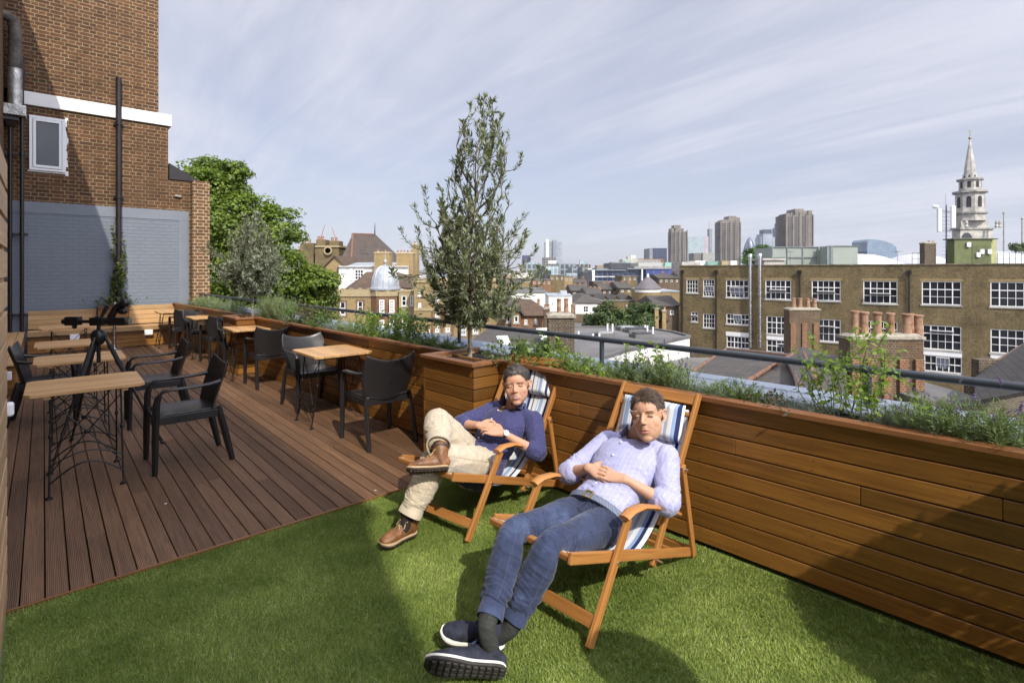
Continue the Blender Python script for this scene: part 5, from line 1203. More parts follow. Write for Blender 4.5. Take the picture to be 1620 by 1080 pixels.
k_ = 100
def rosemary(px, lab, h=.26, n=60, sp=.17, p=3.12, fl=0, mat=None): 
    global k_; k_ += 1; h *= .82; n = int(n * .8)
    return stems_plant('rosemary_bush' if not fl else 'lavender_bush', lab, 'plant', tpx(px, p), p, h, n, sp, .030 if not fl else .036, .0042, mat or (LM_rose if not fl else LM_lav), k_, fl * .45, 40, group='herbs and lavender in the long planter')
def leafy(px, lab, h=.35, n=9, sp=.16, Lf=.05, Wf=.028, mat=None, dens=12, p=3.12, lf=.25):
    global k_; k_ += 1; return stems_plant('leafy_shrub', lab, 'plant', tpx(px, p), p, h, n, sp, Lf, Wf, mat or LM_lime, k_, 0, dens, lf, .9, .35, .4, .0028, group='leafy plants in the long planter')
def grassy(px, lab, h=.2, n=420, sp=.15, p=3.10, mat=None):
    global k_; k_ += 1; return fescue(lab, tpx(px, p), p, h, n, sp, k_, mat, 'grass tufts in the long planter')
rosemary(1690, 'lavender bush just entering at the right edge of the planter', .30, 90, .26, fl=.25)
rosemary(1600, 'bushy lavender with purple spikes at the right end of the planter', .30, 100, .24, fl=.35); rosemary(1510, 'lavender with few purple spikes, second from the right end', .30, 90, .20, fl=.25)
rosemary(1465, 'green rosemary left of the lavender at the right end', .25, 60, .14); grassy(1432, 'blue grey fescue tuft under the lavender at the right', .20, 600, .17); grassy(1400, 'blue grey fescue tuft right of the tall leafy shrub', .17, 420, .16); grassy(1480, 'fescue tuft half hidden by the right lavender', .16, 400, .16, 3.06)
leafy(1372, 'tall airy lime green shrub rising above the handrail at the right', .62, 12, .15, .036, .021, None, 26); leafy(1340, 'lime green leafy stems at the left of the tall airy shrub', .60, 10, .14, .036, .021, None, 24, 3.16); leafy(1318, 'thin-stemmed lime green shoots leaning left of the tall shrub', .46, 6, .12, .034, .019, None, 16)
grassy(1290, 'grey fescue tuft below the tall leafy shrub', .13, 350, .15, 3.07); grassy(1255, 'blue fescue tuft left of the tall leafy shrub', .14, 380, .15)
leafy(1220, 'low bronze leaved plant between two fescue tufts', .14, 14, .10, .035, .014, LM_bronze, 12, 3.1, .1); leafy(1212, 'small green rosette beside the bronze plant', .13, 12, .08, .035, .016, LM_mid, 10, 3.12, .1)
rosemary(1166, 'upright rosemary behind the right deckchair corner', .22, 50, .10); grassy(1138, 'wide blue fescue mound right of the near deckchair', .16, 520, .18); grassy(1105, 'blue fescue tuft behind the near deckchair top bar', .14, 420, .15); rosemary(1120, 'short rosemary among fescue behind the near deckchair', .17, 30, .10)
rosemary(1062, 'purple flowering lavender behind the near deckchair', .32, 80, .15, fl=.55); rosemary(1035, 'lavender with scattered purple spikes left of the near deckchair', .28, 60, .13, fl=.3)
leafy(1040, 'bright mint stem standing above the lavender', .40, 4, .06, .038, .025, LM_lime, 16, 3.15, .45); leafy(1012, 'bright green mint shoots between the two deckchairs', .44, 4, .07, .036, .023, LM_lime, 16, 3.18, .45); rosemary(985, 'upright rosemary between the two deckchairs', .28, 70, .12); leafy(958, 'low lime green herb near the rail post', .16, 16, .12, .04, .016, LM_lime, 14, 3.1, .1)
leafy(928, 'lime green narrow leaved herb left of the rail post', .22, 20, .12, .042, .011, LM_lime, 22, 3.12, .1); rosemary(905, 'yellow green rosemary behind the far deckchair', .24, 50, .12); leafy(880, 'pale green herb at the right corner of the far deckchair', .26, 14, .10, .045, .014, LM_lime, 20, 3.12, .1)
leafy(868, 'round leaved green shoots above the far deckchair', .30, 5, .10, .05, .038, LM_lime, 10, 3.2, .3); leafy(845, 'dark green bushy shrub behind the far deckchair', .30, 22, .16, .05, .022, LM_mid, 22, 3.14, .1); leafy(815, 'dense mid green shrub beside the tall olive tree', .26, 22, .14, .045, .02, LM_mid, 22, 3.1, .1)
left = [(712, 'r', 'dark rosemary hedge left of the tall olive tree box', .20), (690, 'r', 'dark upright rosemary, second left of the olive box', .22), (668, 'r', 'upright dark rosemary under the handrail left of the olive', .22), (655, 'm', 'tall leafy shoots crossing the handrail behind the near cafe table', .42),
        (640, 'l', 'lime leafy stems above the nearest cafe table', .45), (622, 'm', 'mid green shrub above the nearest cafe table', .36), (604, 'l', 'lime green shoots behind the nearest cafe table', .46), (588, 'r', 'green rosemary above the nearest cafe table', .22), (574, 'l', 'leafy lime stems left of the nearest cafe table', .46),
        (562, 'v', 'green lavender left of the nearest cafe table', .24), (540, 'g', 'wide silver blue fescue behind the pale chair', .22), (524, 'g', 'silver blue fescue, left neighbour of the wide one', .20), (512, 'm', 'green shrub left of the silver fescue', .32), (500, 'r', 'rosemary between fescue and bronze shrub', .26),
        (486, 'b', 'bronze purple shrub half way along the planter', .42), (474, 'm', 'dark leafy shrub beside the bronze one', .36), (462, 'g', 'small silver grass beside the bronze shrub', .2), (452, 'v', 'pale green feathery bush half way along the planter', .50), (438, 'v', 'tall pale feathery bush right of the small olive tree', .56), (425, 'v', 'pale feathery bush beside the small olive tree', .46),
        (414, 'g', 'silver fescue at the foot of the small olive tree', .2), (384, 'g', 'silver grass left of the small olive tree', .22), (372, 'v', 'grey green bush left of the small olive tree', .30), (360, 'g', 'grey fescue third from the small olive tree', .24), (350, 'v', 'grey green lavender near the brick pier', .32), (341, 'g', 'grey fescue close to the brick pier', .24), (332, 'v', 'grey green bush in front of the brick pier', .34), (322, 'v', 'last green bush beside the grey wall', .32), (312, 'r', 'small rosemary at the wall end of the planter', .28)]
for px, kd, lab, h in left:
    if kd == 'r': rosemary(px, lab, h, 46, .17)
    elif kd == 'v': rosemary(px, lab, h * 1.15, 110, .26, 3.14, .02, LM_feath)
    elif kd == 'm': leafy(px, lab, h, 16, .20, .05, .024, LM_mid, 20, 3.13, .1)
    elif kd == 'l': leafy(px, lab, h, 9, .18, .05, .03, LM_lime, 16, 3.15, .2)
    elif kd == 'b': leafy(px, lab, h, 18, .20, .05, .02, LM_bronze, 20, 3.13, .1)
    else: grassy(px, lab, h, 420, .22)
# climber on the soil pipe
g = np.random.default_rng(77); c = DE(DW - .14, 1.195, .83); cl = thing('climbing_plant', 'leafy climber winding up the thick black soil pipe', 'climber', tuple(c)); m = MB(); lv = Leaves(); B, D_, N_ = [], [], []
for k in range(9):
    ph = g.uniform(0, 6.28); hh = g.uniform(.7, 2.0); P = [DE(DW - .12 - .05 * math.sin(ph + i), 1.195 + .10 * math.sin(ph + i * .8) * (1 + (.7 if i < 2 else 0)), .83 + hh * i / 9) for i in range(10)]; m.tube(P, .005, 5)
    for i in range(90):
        f = g.uniform(0, 8.99); a = P[int(f)].lerp(P[int(f) + 1], f % 1); B.append(tuple(a)); D_.append(g.normal(size=3) * [1, 1, .7] + [0, -.3, -.2]); N_.append(g.normal(size=3) + np.array([.2, -1, .5]))
for i in range(160): a = DE(DW - .15 + g.normal() * .05, 1.14 + g.normal() * .18, .86 + abs(g.normal()) * .12); B.append(tuple(a)); D_.append(g.normal(size=3)); N_.append(g.normal(size=3) + np.array([.2, -1, .5]))
q = len(B); lv.add(np.array(B), np.array(D_), np.array(N_), g.uniform(.04, .075, q), g.uniform(.03, .05, q), .1); m.build('stems', P_twig, cl); lv.build('leaves', LM_ivy, cl)
# large trees beyond the roof
def crown_tree(kind, label, base, lobes, mat, leaf, ncl, nleaf, seed, group=None, trunk=True, clr=.16):
    g = np.random.default_rng(seed); r = thing(kind, label, 'tree', tuple(base), 0, group); lv = Leaves(); cen = [Vector(l[0]) for l in lobes]
    for (c, rad) in lobes:
        c = np.array(c); n = int(ncl * (rad / 2.0) ** 2) + 6; d = unit(n, g); cc = c + d * rad * g.uniform(.55, 1.02, n)[:, None] * np.array([1, 1, .92]); cr = rad * clr * g.uniform(.7, 1.5, n) + leaf
        for k in range(n):
            dd_ = unit(nleaf, g); pos = cc[k] + dd_ * cr[k] * np.cbrt(g.uniform(.15, 1, nleaf))[:, None] * np.array([1.25, 1.25, .7]); nr = d[k] * .6 + dd_ * .8 + np.array([0, 0, .7]) + g.normal(0, .45, (nleaf, 3))
            lv.add(pos, np.cross(nr, g.normal(size=(nleaf, 3))), nr, g.uniform(.7, 1.25, nleaf) * leaf, g.uniform(.7, 1.1, nleaf) * leaf * .85, .12)
    lv.build('crown', mat, r); m = MB(); b = Vector(base); top = sum(cen, Vector()) / len(cen)
    sp_ = b.lerp(top, .62); m.tube(cat([b, b.lerp(top, .3) + Vector((.1, .1, 0)), sp_], 4), [max(.12, .05 * (top - b).length * (1 - .05 * i)) for i in range(9)], 10)
    for (c, rad) in lobes: c = Vector(c); m.tube(cat([sp_, sp_.lerp(c, .5) + Vector((0, 0, -.1 * rad)), c], 3), [.35 * rad * .22, .3 * rad * .2, .25 * rad * .18, .2 * rad * .15, .15 * rad * .13, .1 * rad * .1, .03 * rad], 6)
    m.build('trunk', P_bark2, r, smooth=50); return r
def lob(px, py, rp, Y): return (tuple(at(px, py, Y)), rp * Y / F)
crown_tree('plane_tree', 'big bright green plane tree rising beside the brick pier', (xat(370, 31), 31, -16), [lob(*q) for q in [(308, 295, 40, 30), (352, 300, 40, 31), (395, 345, 45, 31), (432, 365, 42, 31), (345, 360, 55, 30), (400, 410, 55, 30), (320, 420, 55, 31), (370, 470, 55, 31), (440, 430, 42, 31), (290, 350, 45, 32), (410, 500, 60, 31), (450, 490, 45, 32), (372, 275, 20, 31), (330, 270, 22, 31)]], LM_plane, .20, 95, 60, 31)
crown_tree('plane_tree', 'lower bright green tree right of the big plane tree', (xat(480, 34), 34, -16), [lob(*q) for q in [(487, 438, 28, 33), (510, 448, 24, 33), (470, 450, 34, 34), (500, 480, 34, 34), (455, 505, 45, 34), (495, 520, 36, 34), (455, 420, 26, 34)]], LM_plane, .20, 100, 60, 32)
# bay tree in a tub, added out of view on the right to shade the planter
c = Vector((2.32, 1.24, 0)); bay = thing('shadow_bay_tree', 'clipped ball bay tree in a dark tub at the right edge of the lawn', 'tree', tuple(c)); m = MB(); m.lathe([(.17, 0), (.21, .36), (.225, .37), (.225, .40), (.19, .40), (.185, .37)], c, 28); m.build('tub', P_dark_tub, bay, smooth=35)
m = MB(); m.tube([c + Vector((0, 0, .36)), c + Vector((.01, .01, .6)), c + Vector((0, 0, .85))], .022, 10); m.build('trunk', P_bark2, bay, smooth=60); lv = Leaves(); q = 9000; d = unit(q, g); rr = .43 * np.cbrt(g.uniform(.35, 1, q)) * (1 + .05 * wv(d, 5, 3)); P_ = np.array(c) + [0, 0, 1.02] + d * rr[:, None]
lv.add(P_, d + g.normal(0, .6, (q, 3)), d + g.normal(0, .5, (q, 3)), g.uniform(.04, .07, q), g.uniform(.018, .028, q), .05); lv.build('crown', LM_bush, bay)
# ------------------------------------------------------------------ the city beyond
BR_yel = brick('yellow stock brick', (.235, .170, .065), (.105, .072, .032), (.26, .22, .14), ms=.012, stain=.36, extra=(.085, .062, .032), blotch=.75)
BR_pale = brick('pale gault brick', (.44, .35, .19), (.36, .27, .135), (.42, .36, .24), ms=.010, stain=.15, extra=(.50, .41, .25))
BR_gold = brick('golden brick', (.37, .26, .11), (.28, .185, .075), (.38, .32, .20), ms=.010, stain=.2)
BR_orange = brick('orange brick', (.25, .105, .045), (.16, .07, .032), (.34, .27, .18), ms=.010, stain=.25)
BR_dark = brick('sooty brick', (.095, .07, .05), (.05, .04, .032), (.24, .20, .14), ms=.013, stain=.3, extra=(.16, .10, .06))
BR_mix = brick('weathered mixed brick', (.155, .095, .052), (.075, .053, .036), (.22, .18, .125), ms=.012, stain=.35, extra=(.19, .09, .045))
T_slate = tiles('grey slate', (.06, .055, .052), (.095, .085, .075), .28, .20, .008, .7, (.12, .10, .075))
T_brown = tiles('brown clay tile', (.075, .05, .036), (.12, .078, .052), .22, .14, .006, .8, (.14, .10, .065))
P_render = plain('white render', (.78, .76, .70), .7, var=.06, scale=.6); P_stone = plain('portland stone', (.42, .40, .35), .8, var=.22, scale=.5, bump=.2, bscale=6)
P_dstone = plain('stained stone', (.30, .29, .26), .85, var=.3, scale=.8); P_felt = plain('roof felt', (.13, .125, .12), .9, var=.22, scale=.35, bump=.2, bscale=5)
P_pot = plain('terracotta pot', (.33, .13, .055), .85, var=.3, scale=5, hue=(.42, .27, .17)); P_ridge = plain('terracotta ridge', (.17, .09, .055), .8, var=.25, scale=5)
P_zinc = plain('lead sheet', (.40, .43, .46), .45, metal=.3, var=.15, scale=1.2); P_win = plain('white window frame', (.80, .79, .76), .5, var=.03)
P_flaunch = plain('cement flaunching', (.30, .27, .21), .9, var=.25, scale=8, bump=.5, bscale=30); P_green = plain('olive green cladding', (.11, .13, .045), .6, var=.12, scale=2)
P_trans = plain('translucent panel', (.27, .30, .26), .4, var=.08, scale=.3); P_tent = plain('white fabric roof', (.55, .56, .60), .6, var=.05, scale=.2)
P_dgrey = plain('dark grey cladding', (.045, .048, .055), .5, var=.15, scale=.1); P_mgrey = plain('mid grey cladding', (.20, .22, .23), .6, var=.12, scale=.1); P_copper = plain('verdigris copper', (.22, .38, .32), .7, var=.15, scale=.3)
def gridmat(name, wall, glass, w, h, fw=.25, rough=.5, metal=0, gv=.5):
    """curtain wall: storeys and bays as a surface pattern"""
    t = NT(name); b = t.n('ShaderNodeTexBrick'); t.l(t.coord('UV'), b.inputs[0]); b.offset = 0; b.inputs['Scale'].default_value = 1; b.inputs['Brick Width'].default_value = w; b.inputs['Row Height'].default_value = h
    b.inputs['Mortar Size'].default_value = fw; b.inputs['Mortar Smooth'].default_value = .05; b.inputs['Bias'].default_value = -.2; b.inputs['Color1'].default_value = (*glass, 1); b.inputs['Color2'].default_value = (*[min(1, x * (1 + gv)) + .01 for x in glass], 1); b.inputs['Mortar'].default_value = (*wall, 1)
    n = t.noise(t.coord('Object'), .05, 4); c = t.mix(1.0, b.outputs[0], t.rng(n, .3, .7, .8, 1.15), 'MULTIPLY'); return t.fin(c, t.rng(b.outputs['Fac'], 0, 1, .2, rough), metal)
G_office = gridmat('grey office grid', (.26, .28, .29), (.07, .09, .10), 3, 3.6, .5); G_blue = gridmat('blue glass grid', (.20, .26, .32), (.10, .15, .21), 2.2, 3.8, .28); G_pale = gridmat('pale glass grid', (.40, .45, .47), (.20, .27, .28), 2.4, 3.8, .3)
G_dark = G_dark; G_navy = gridmat('navy glass grid', (.05, .06, .09), (.02, .03, .06), 2.4, 3.6, .3); G_conc = gridmat('concrete grid', (.22, .20, .17), (.05, .05, .05), 3.0, 3.0, .55, .8)
G_brickw = gridmat('brick block with windows', (.30, .22, .11), (.06, .06, .07), 2.8, 3.1, .85, .8); G_brickr = gridmat('red brick block with windows', (.24, .11, .06), (.07, .07, .07), 2.6, 3.1, .8, .8); G_whitew = gridmat('white block with windows', (.62, .60, .55), (.08, .09, .10), 2.8, 3.1, .9, .7)
G_cobalt = gridmat('cobalt panels', (.06, .09, .26), (.04, .06, .20), 4, 9, .3); G_twin = gridmat('steel blue tower', (.34, .37, .40), (.16, .19, .23), 5, 4, .6)
GZ = -16
def bl(name, label, x, Y, cat_='building', group=None): return thing(name, label, cat_, (x, Y, GZ), 0, group)
def pb(m, px0, px1, py, Y, dep, z0=GZ, dz=0):
    """box with its front at distance Y between two image columns, top at image row py"""
    x0, x1 = xat(px0, Y), xat(px1, Y); m.box(x0, x1, Y, Y + dep, z0, zat(py, Y) + dz)
class Fac:
    def __init__(s, pxa, Ya, pxb, Yb): s.a = Vector((xat(pxa, Ya), Ya, 0)); s.b = Vector((xat(pxb, Yb), Yb, 0)); s.L = (s.b - s.a).length; s.d = (s.b - s.a).normalized(); s.n = Vector((s.d.y, -s.d.x, 0))
    def sz(s, px, py): r = (px - 810) / F; q = (r * s.a.y - s.a.x) / (s.d.x - r * s.d.y); return q, zat(py, s.a.y + q * s.d.y)
    def P(s, q, z, o=0): return s.a + s.d * q + s.n * o + Vector((0, 0, z))
    def rect(s, r): a = s.sz(r[0], r[1]); b = s.sz(r[2], r[3]); c = s.sz(r[0], r[3]); e = s.sz(r[2], r[1]); return (a[0], min(b[1], c[1]) * .5 + max(b[1], c[1]) * .5, b[0], (a[1] + e[1]) / 2)
    def wall(s, m, z0, z1, rects, dep=.12, q0=0, q1=None):
        q1 = s.L if q1 is None else q1; xs = sorted({q0, q1, *[v for r in rects for v in (r[0], r[2]) if q0 < v < q1]}); zs = sorted({z0, z1, *[v for r in rects for v in (r[1], r[3]) if z0 < v < z1]})
        for i in range(len(xs) - 1):
            for j in range(len(zs) - 1):
                cx, cz = (xs[i] + xs[i + 1]) / 2, (zs[j] + zs[j + 1]) / 2
                if any(r[0] < cx < r[2] and r[1] < cz < r[3] for r in rects): continue
                m.quad([s.P(xs[i], zs[j]), s.P(xs[i + 1], zs[j]), s.P(xs[i + 1], zs[j + 1]), s.P(xs[i], zs[j + 1])])
        for a, c, b, e in rects:
            for p, q in (((a, c), (b, c)), ((b, c), (b, e)), ((b, e), (a, e)), ((a, e), (a, c))): m.quad([s.P(*p), s.P(*q), s.P(*q, -dep), s.P(*p, -dep)])
    def bar(s, m, a, c, b, e, o0, o1): m.obox(s.P((a + b) / 2, (c + e) / 2, (o0 + o1) / 2), s.d * (b - a) / 2, s.n * (o1 - o0) / 2, Vector((0, 0, (e - c) / 2)))
    def window(s, parent, r, nx, ny, fw=.07, bw=.035, dep=.12, sill=True, openp=None, mull=None, frame=None):
        a, c, b, e = r; m = MB(); o0, o1 = -dep + .01, -dep + .07; B = lambda *q: s.bar(m, *q, o0, o1)
        B(a + .001, c + .001, b - .001, c + fw); B(a + .001, e - fw, b - .001, e - .001); B(a + .001, c + fw, a + fw, e - fw); B(b - fw, c + fw, b - .001, e - fw)
        W, Hh = b - a - 2 * fw, e - c - 2 * fw
        for i in range(1, nx): x = a + fw + W * i / nx; w_ = bw * (2.1 if mull and i in mull else 1) / 2; s.bar(m, x - w_, c + fw, x + w_, e - fw, o0 + .002, o1 - .006 + (.01 if mull and i in mull else 0))
        for j in range(1, ny): z = c + fw + Hh * j / ny; w_ = bw * (2.1 if (mull and j == ny - 1) else 1) / 2; s.bar(m, a + fw, z - w_, b - fw, z + w_, o0 + .004, o1 - .009)
        w = m.build('window', frame or P_win, parent); m = MB()
        for i in range(nx):
            for j in range(ny): x0, x1, z0, z1 = a + fw + W * i / nx, a + fw + W * (i + 1) / nx, c + fw + Hh * j / ny, c + fw + Hh * (j + 1) / ny; t = random.uniform(-.006, .006); m.quad([s.P(x0, z0, o0 + .012), s.P(x1, z0, o0 + .012 + t), s.P(x1, z1, o0 + .012 + t), s.P(x0, z1, o0 + .012)])
        m.build('pane', G_dark, w)
        if sill: m = MB(); s.bar(m, a - .08, c - .12, b + .08, c, -dep, .07); m.build('sill', P_stone, w)
        if openp:
            x0, x1, z0, z1, tilt = openp; x0, x1 = a + (b - a) * x0, a + (b - a) * x1; z0, z1 = c + (e - c) * z0, c + (e - c) * z1; m = MB(); hz_ = (z0 + z1) / 2; hh = (z1 - z0) / 2; up = Vector((0, 0, math.cos(tilt))) + s.n * math.sin(tilt); C0 = s.P((x0 + x1) / 2, hz_, .02); n2 = s.d.cross(up)
            for k in (-1, 1): m.obox(C0 + up * hh * k, s.d * (x1 - x0) / 2, up * .03, n2 * .02); m.obox(C0 + s.d * (x1 - x0) / 2 * k, s.d * .03, up * hh, n2 * .02)
            for k in (-1, 1): m.obox(C0 + s.d * (x1 - x0) / 6 * k, s.d * .018, up * hh, n2 * .015)
            m.obox(C0, s.d * (x1 - x0) / 2, up * .018, n2 * .015); o = m.build('open_sash', P_win, w); m = MB(); m.quad([C0 - s.d * (x1 - x0) / 2 - up * hh, C0 + s.d * (x1 - x0) / 2 - up * hh, C0 + s.d * (x1 - x0) / 2 + up * hh, C0 - s.d * (x1 - x0) / 2 + up * hh]); m.build('sash_pane', plain('pale sash glass', (.22, .24, .28), .12, var=.1), w)
        return w
def pot(parent, c, h, r, mat=None): m = MB(); m.lathe([(r * 1.1, 0), (r * 1.0, h * .08), (r * .88, h * .5), (r * .84, h * .88), (r * 1.05, h * .9), (r * 1.05, h * .97), (r * .8, h), (r * .7, h * .93)], c, 16); return m.build('chimney_pot', mat or P_pot, parent, smooth=35)
def stack(label, px0, px1, py, Y, dep, mat, pots, zb=GZ, cap=P_flaunch, group='brick chimney stacks on the roofs around', rows=1, ph=None, rot=0):
    x0, x1, z = xat(px0, Y), xat(px1, Y), zat(py, Y); r = thing('chimney_stack', label, 'chimney', ((x0 + x1) / 2, Y + dep / 2, zb), 0, group); m = MB(); m.box(x0, x1, Y, Y + dep, zb, z - .12); w = m.build('brickwork', mat, r)
    m = MB(); m.box(x0 - .05, x1 + .05, Y - .05, Y + dep + .05, z - .1199, z - .03); vs = [(x0 - .02, Y - .02, z - .0299), (x1 + .02, Y - .02, z - .0299), (x1 + .02, Y + dep + .02, z - .0299), (x0 - .02, Y + dep + .02, z - .0299), (x0 + .12, Y + .12, z + .05), (x1 - .12, Y + .12, z + .05), (x1 - .12, Y + dep - .12, z + .05), (x0 + .12, Y + dep - .12, z + .05)]
    m.mesh(vs, [(0, 1, 5, 4), (1, 2, 6, 5), (2, 3, 7, 6), (3, 0, 4, 7), (4, 5, 6, 7)]); m.build('cap', cap, r)
    for px, ptop, pw in pots: rr = pw * Y / F / 2; pot(r, Vector((xat(px, Y + dep * .5), Y + dep * .5 + random.uniform(-.05, .05), z + .02)), (py - ptop) * Y / F * .98, rr)
    return r
# ---- long brick school block on the right
sc_ = bl('brick_block', 'long three-storey yellow brick block with many white windows on the right', 26, 48); fa = Fac(1075, 57, 1740, 37.5); zt = 2.02
big = [(1148.5, 442.8, 1184.4, 471), (1210.7, 443.2, 1251.5, 473.5), (1284, 443.8, 1329.9, 475.8), (1365.6, 444.4, 1420, 480), (1458.2, 445.1, 1521, 482.2), (1566.7, 446, 1636, 485.5)]
W = [((1085.9, 442.2, 1104.3, 463.2), 4, 3, None, None), ((1112.1, 441.8, 1130.6, 469), 4, 4, None, (.2, .95, .03, .62, .35))]
W += [(big[0], 5, 3, (1, 4), (.2, .8, .03, .6, .35)), (big[1], 5, 3, (1, 4), (.2, .8, .2, .6, 1.0)), (big[2], 5, 3, (1, 4), (.22, .8, .22, .6, 1.2)), (big[3], 5, 3, (1, 4), (.22, .8, .26, .58, 1.35)), (big[4], 5, 3, (1, 4), None), (big[5], 5, 3, (1, 4), None)]
W += [((1093.4, 493.3, 1104.3, 508.9), 2, 2, None, (.1, .95, .2, .8, .9)), ((1112.1, 496.6, 1131, 518.6), 4, 3, None, None), ((1149, 496.6, 1185.4, 513.2), 6, 2, (2, 4), (.33, .67, .05, .95, .4)), ((1212.6, 500.5, 1252, 529.3), 5, 3, (2,), None), ((1284, 505, 1330, 540), 5, 3, (1, 4), (.22, .8, .5, .8, 1.2)),
      ((1366, 508, 1420, 545), 5, 3, (1, 4), (.22, .8, .5, .8, 1.2)), ((1459.6, 515.1, 1521, 553.3), 5, 3, (1, 4), (.2, .8, .6, .9, 1.25)), ((1567, 521.8, 1636, 560), 5, 3, (1, 4), None)]
W += [((1149.4, 532.2, 1185.4, 550.7), 6, 2, (2, 4), None), ((1212.6, 538, 1252, 557.5), 5, 2, (2,), (.5, 1, .1, .9, .9)), ((1462, 563.3, 1522, 588.9), 6, 2, (2, 4), (.33, .67, .05, .95, .35)), ((1567, 571, 1636, 598), 6, 2, (2, 4), None)]
spd = [(1148.5, 525.5, 1185.4, 532), (1212.6, 529.5, 1252, 537.8), (1461, 553.5, 1522, 563), (1567, 560.2, 1636, 570.8)]
rects = [fa.rect(q[0]) for q in W]
m = MB(); fa.wall(m, GZ, zt, rects); back = fa.n * -13
for p, q in ((fa.b, fa.b + back), (fa.b + back, fa.a + back), (fa.a + back, fa.a)): m.quad([(p.x, p.y, GZ), (q.x, q.y, GZ), (q.x, q.y, zt), (p.x, p.y, zt)])
m.build('wall', BR_yel, sc_); m = MB(); m.quad([fa.P(.3, zt - .45, -.3), fa.P(fa.L - .3, zt - .45, -.3), fa.P(fa.L - .3, zt - .45, -12.7), fa.P(.3, zt - .45, -12.7)]); m.build('roof', P_felt, sc_)
m = MB(); fa.bar(m, -.06, zt, fa.L + .06, zt + .09, -.30, .07); fa.bar(m, -.06, zt, fa.L + .06, zt + .09, -13.05, -12.7); m.build('coping', plain('stained coping', (.20, .17, .11), .9, var=.3, scale=1.5), sc_)
for (pr_, nx, ny, mu, op), r in zip(W, rects): fa.window(sc_, r, nx, ny, mull=mu, openp=op)
for q in spd: a, c, b, e = fa.rect(q); m = MB(); fa.bar(m, a, c, b, e, .002, .03); m.build('spandrel', P_win, sc_)
for q in [fa.rect(x) for x in big] + [fa.rect(W[0][0]), fa.rect(W[1][0])]:
    m = MB(); fa.bar(m, q[0] - .12, q[3] + .005, q[2] + .12, q[3] + .22, .002, .012); m.build('brick_arch', BR_gold, sc_)
for px, lab in ((1080, 'black rainwater pipe at the left corner of the long brick block'), (1133.5, 'black rainwater pipe right of the small arched windows'), (1265.5, 'black rainwater pipe between the wide upper windows of the brick block'), (1438.5, 'black rainwater pipe right of the fourth wide window')):
    q, z = fa.sz(px, 430); o = thing('rainwater_pipe', lab, 'drainpipe', tuple(fa.P(q, GZ, .1)), 0, 'rainwater pipes on the long brick block'); m = MB(); m.tube([fa.P(q, GZ, .12), fa.P(q, -5, .12), fa.P(q, 1.35, .12)], .065, 8); m.obox(fa.P(q, 1.42, .16), fa.d * .16, fa.n * .13, Vector((0, 0, .16))); m.build('pipe', P_black, o)
for px, tp, lab in ((1188.3, 403, 'left of two tall silver flues on the brick block'), (1203.5, 402, 'right of two tall silver flues on the brick block')):
    q, z = fa.sz(px, 500); Yq = (fa.a + fa.d * q).y; z1 = zat(tp, Yq); o = thing('steel_flue', lab, 'flue', tuple(fa.P(q, -6, .3)), 0, 'silver flues'); m = MB(); m.tube([fa.P(q, zat(549, Yq), .32), fa.P(q, 0, .32), fa.P(q, z1, .32)], .15, 14); z = zat(549, Yq) + .6
    while z < z1 - .2: m.lathe([(.15, 0), (.175, .01), (.175, .06), (.15, .07)], fa.P(q, z, .32), 14); z += 1.15
    m.lathe([(.15, 0), (.19, .03), (.19, .3), (.14, .36)], fa.P(q, z1 - .3, .32), 14); m.build('flue', P_steel, o, smooth=40)
# things on and behind its roof
def lump(name, label, cat_, bx, mat, parts=(), z0=1.2, group=None):
    """bx: px0, px1, py, Y, depth"""
    r = thing(name, label, cat_, (xat((bx[0] + bx[1]) / 2, bx[3]), bx[3], z0), 0, group); m = MB(); pb(m, *bx, z0=z0); m.build('body', mat, r)
    for pn, pm, b2 in parts: m = MB(); pb(m, *b2[:5], z0=b2[5] if len(b2) > 5 else z0); m.build(pn, pm, r)
    return r
r = thing('roof_lantern', 'long translucent panelled box on the brick block roof', 'rooflight', (xat(1290, 56), 56, 1.5)); m = MB(); pb(m, 1222, 1294, 391, 56, 4, 1.5); pb(m, 1310, 1357, 389.5, 54, 1.5, 1.5); m.build('panels', P_trans, r)
m = MB(); P_fr = plain('grey frame', (.16, .19, .19), .5)
for px in (1221.5, 1245, 1269.5, 1294): m.box(xat(px, 56) - .05, xat(px, 56) + .05, 55.9, 56, 1.5, zat(390.5, 56))
for py in (391, 407.3): m.box(xat(1221, 56), xat(1294, 56), 55.88, 55.99, zat(py, 56) - .04, zat(py, 56) + .05)
for px in (1309, 1314.5): m.box(xat(px, 54) - .14, xat(px, 54) + .14, 53.85, 53.99, 1.5, zat(389, 54))
m.box(xat(1295, 55.4), xat(1309, 55.4), 55.4, 55.5, zat(390, 55.4) - .05, zat(390, 55.4)); m.box(xat(1308, 54), xat(1358, 54), 53.9, 54, zat(389.5, 54), zat(388.6, 54)); m.build('frame', P_fr, r)
m = MB(); pb(m, 1295, 1308, 395, 55.6, 2, 1.5); m.build('link', P_trans, r)
lump('stone_plinth', 'small sandy stone block on the roof right of the flues', 'plinth', (1208.5, 1241, 411, 54, 2), P_stone, [('cornice', P_stone, (1206.5, 1243.5, 408.6, 53.8, 2.4, zat(411.5, 53.8)))], 1.3)
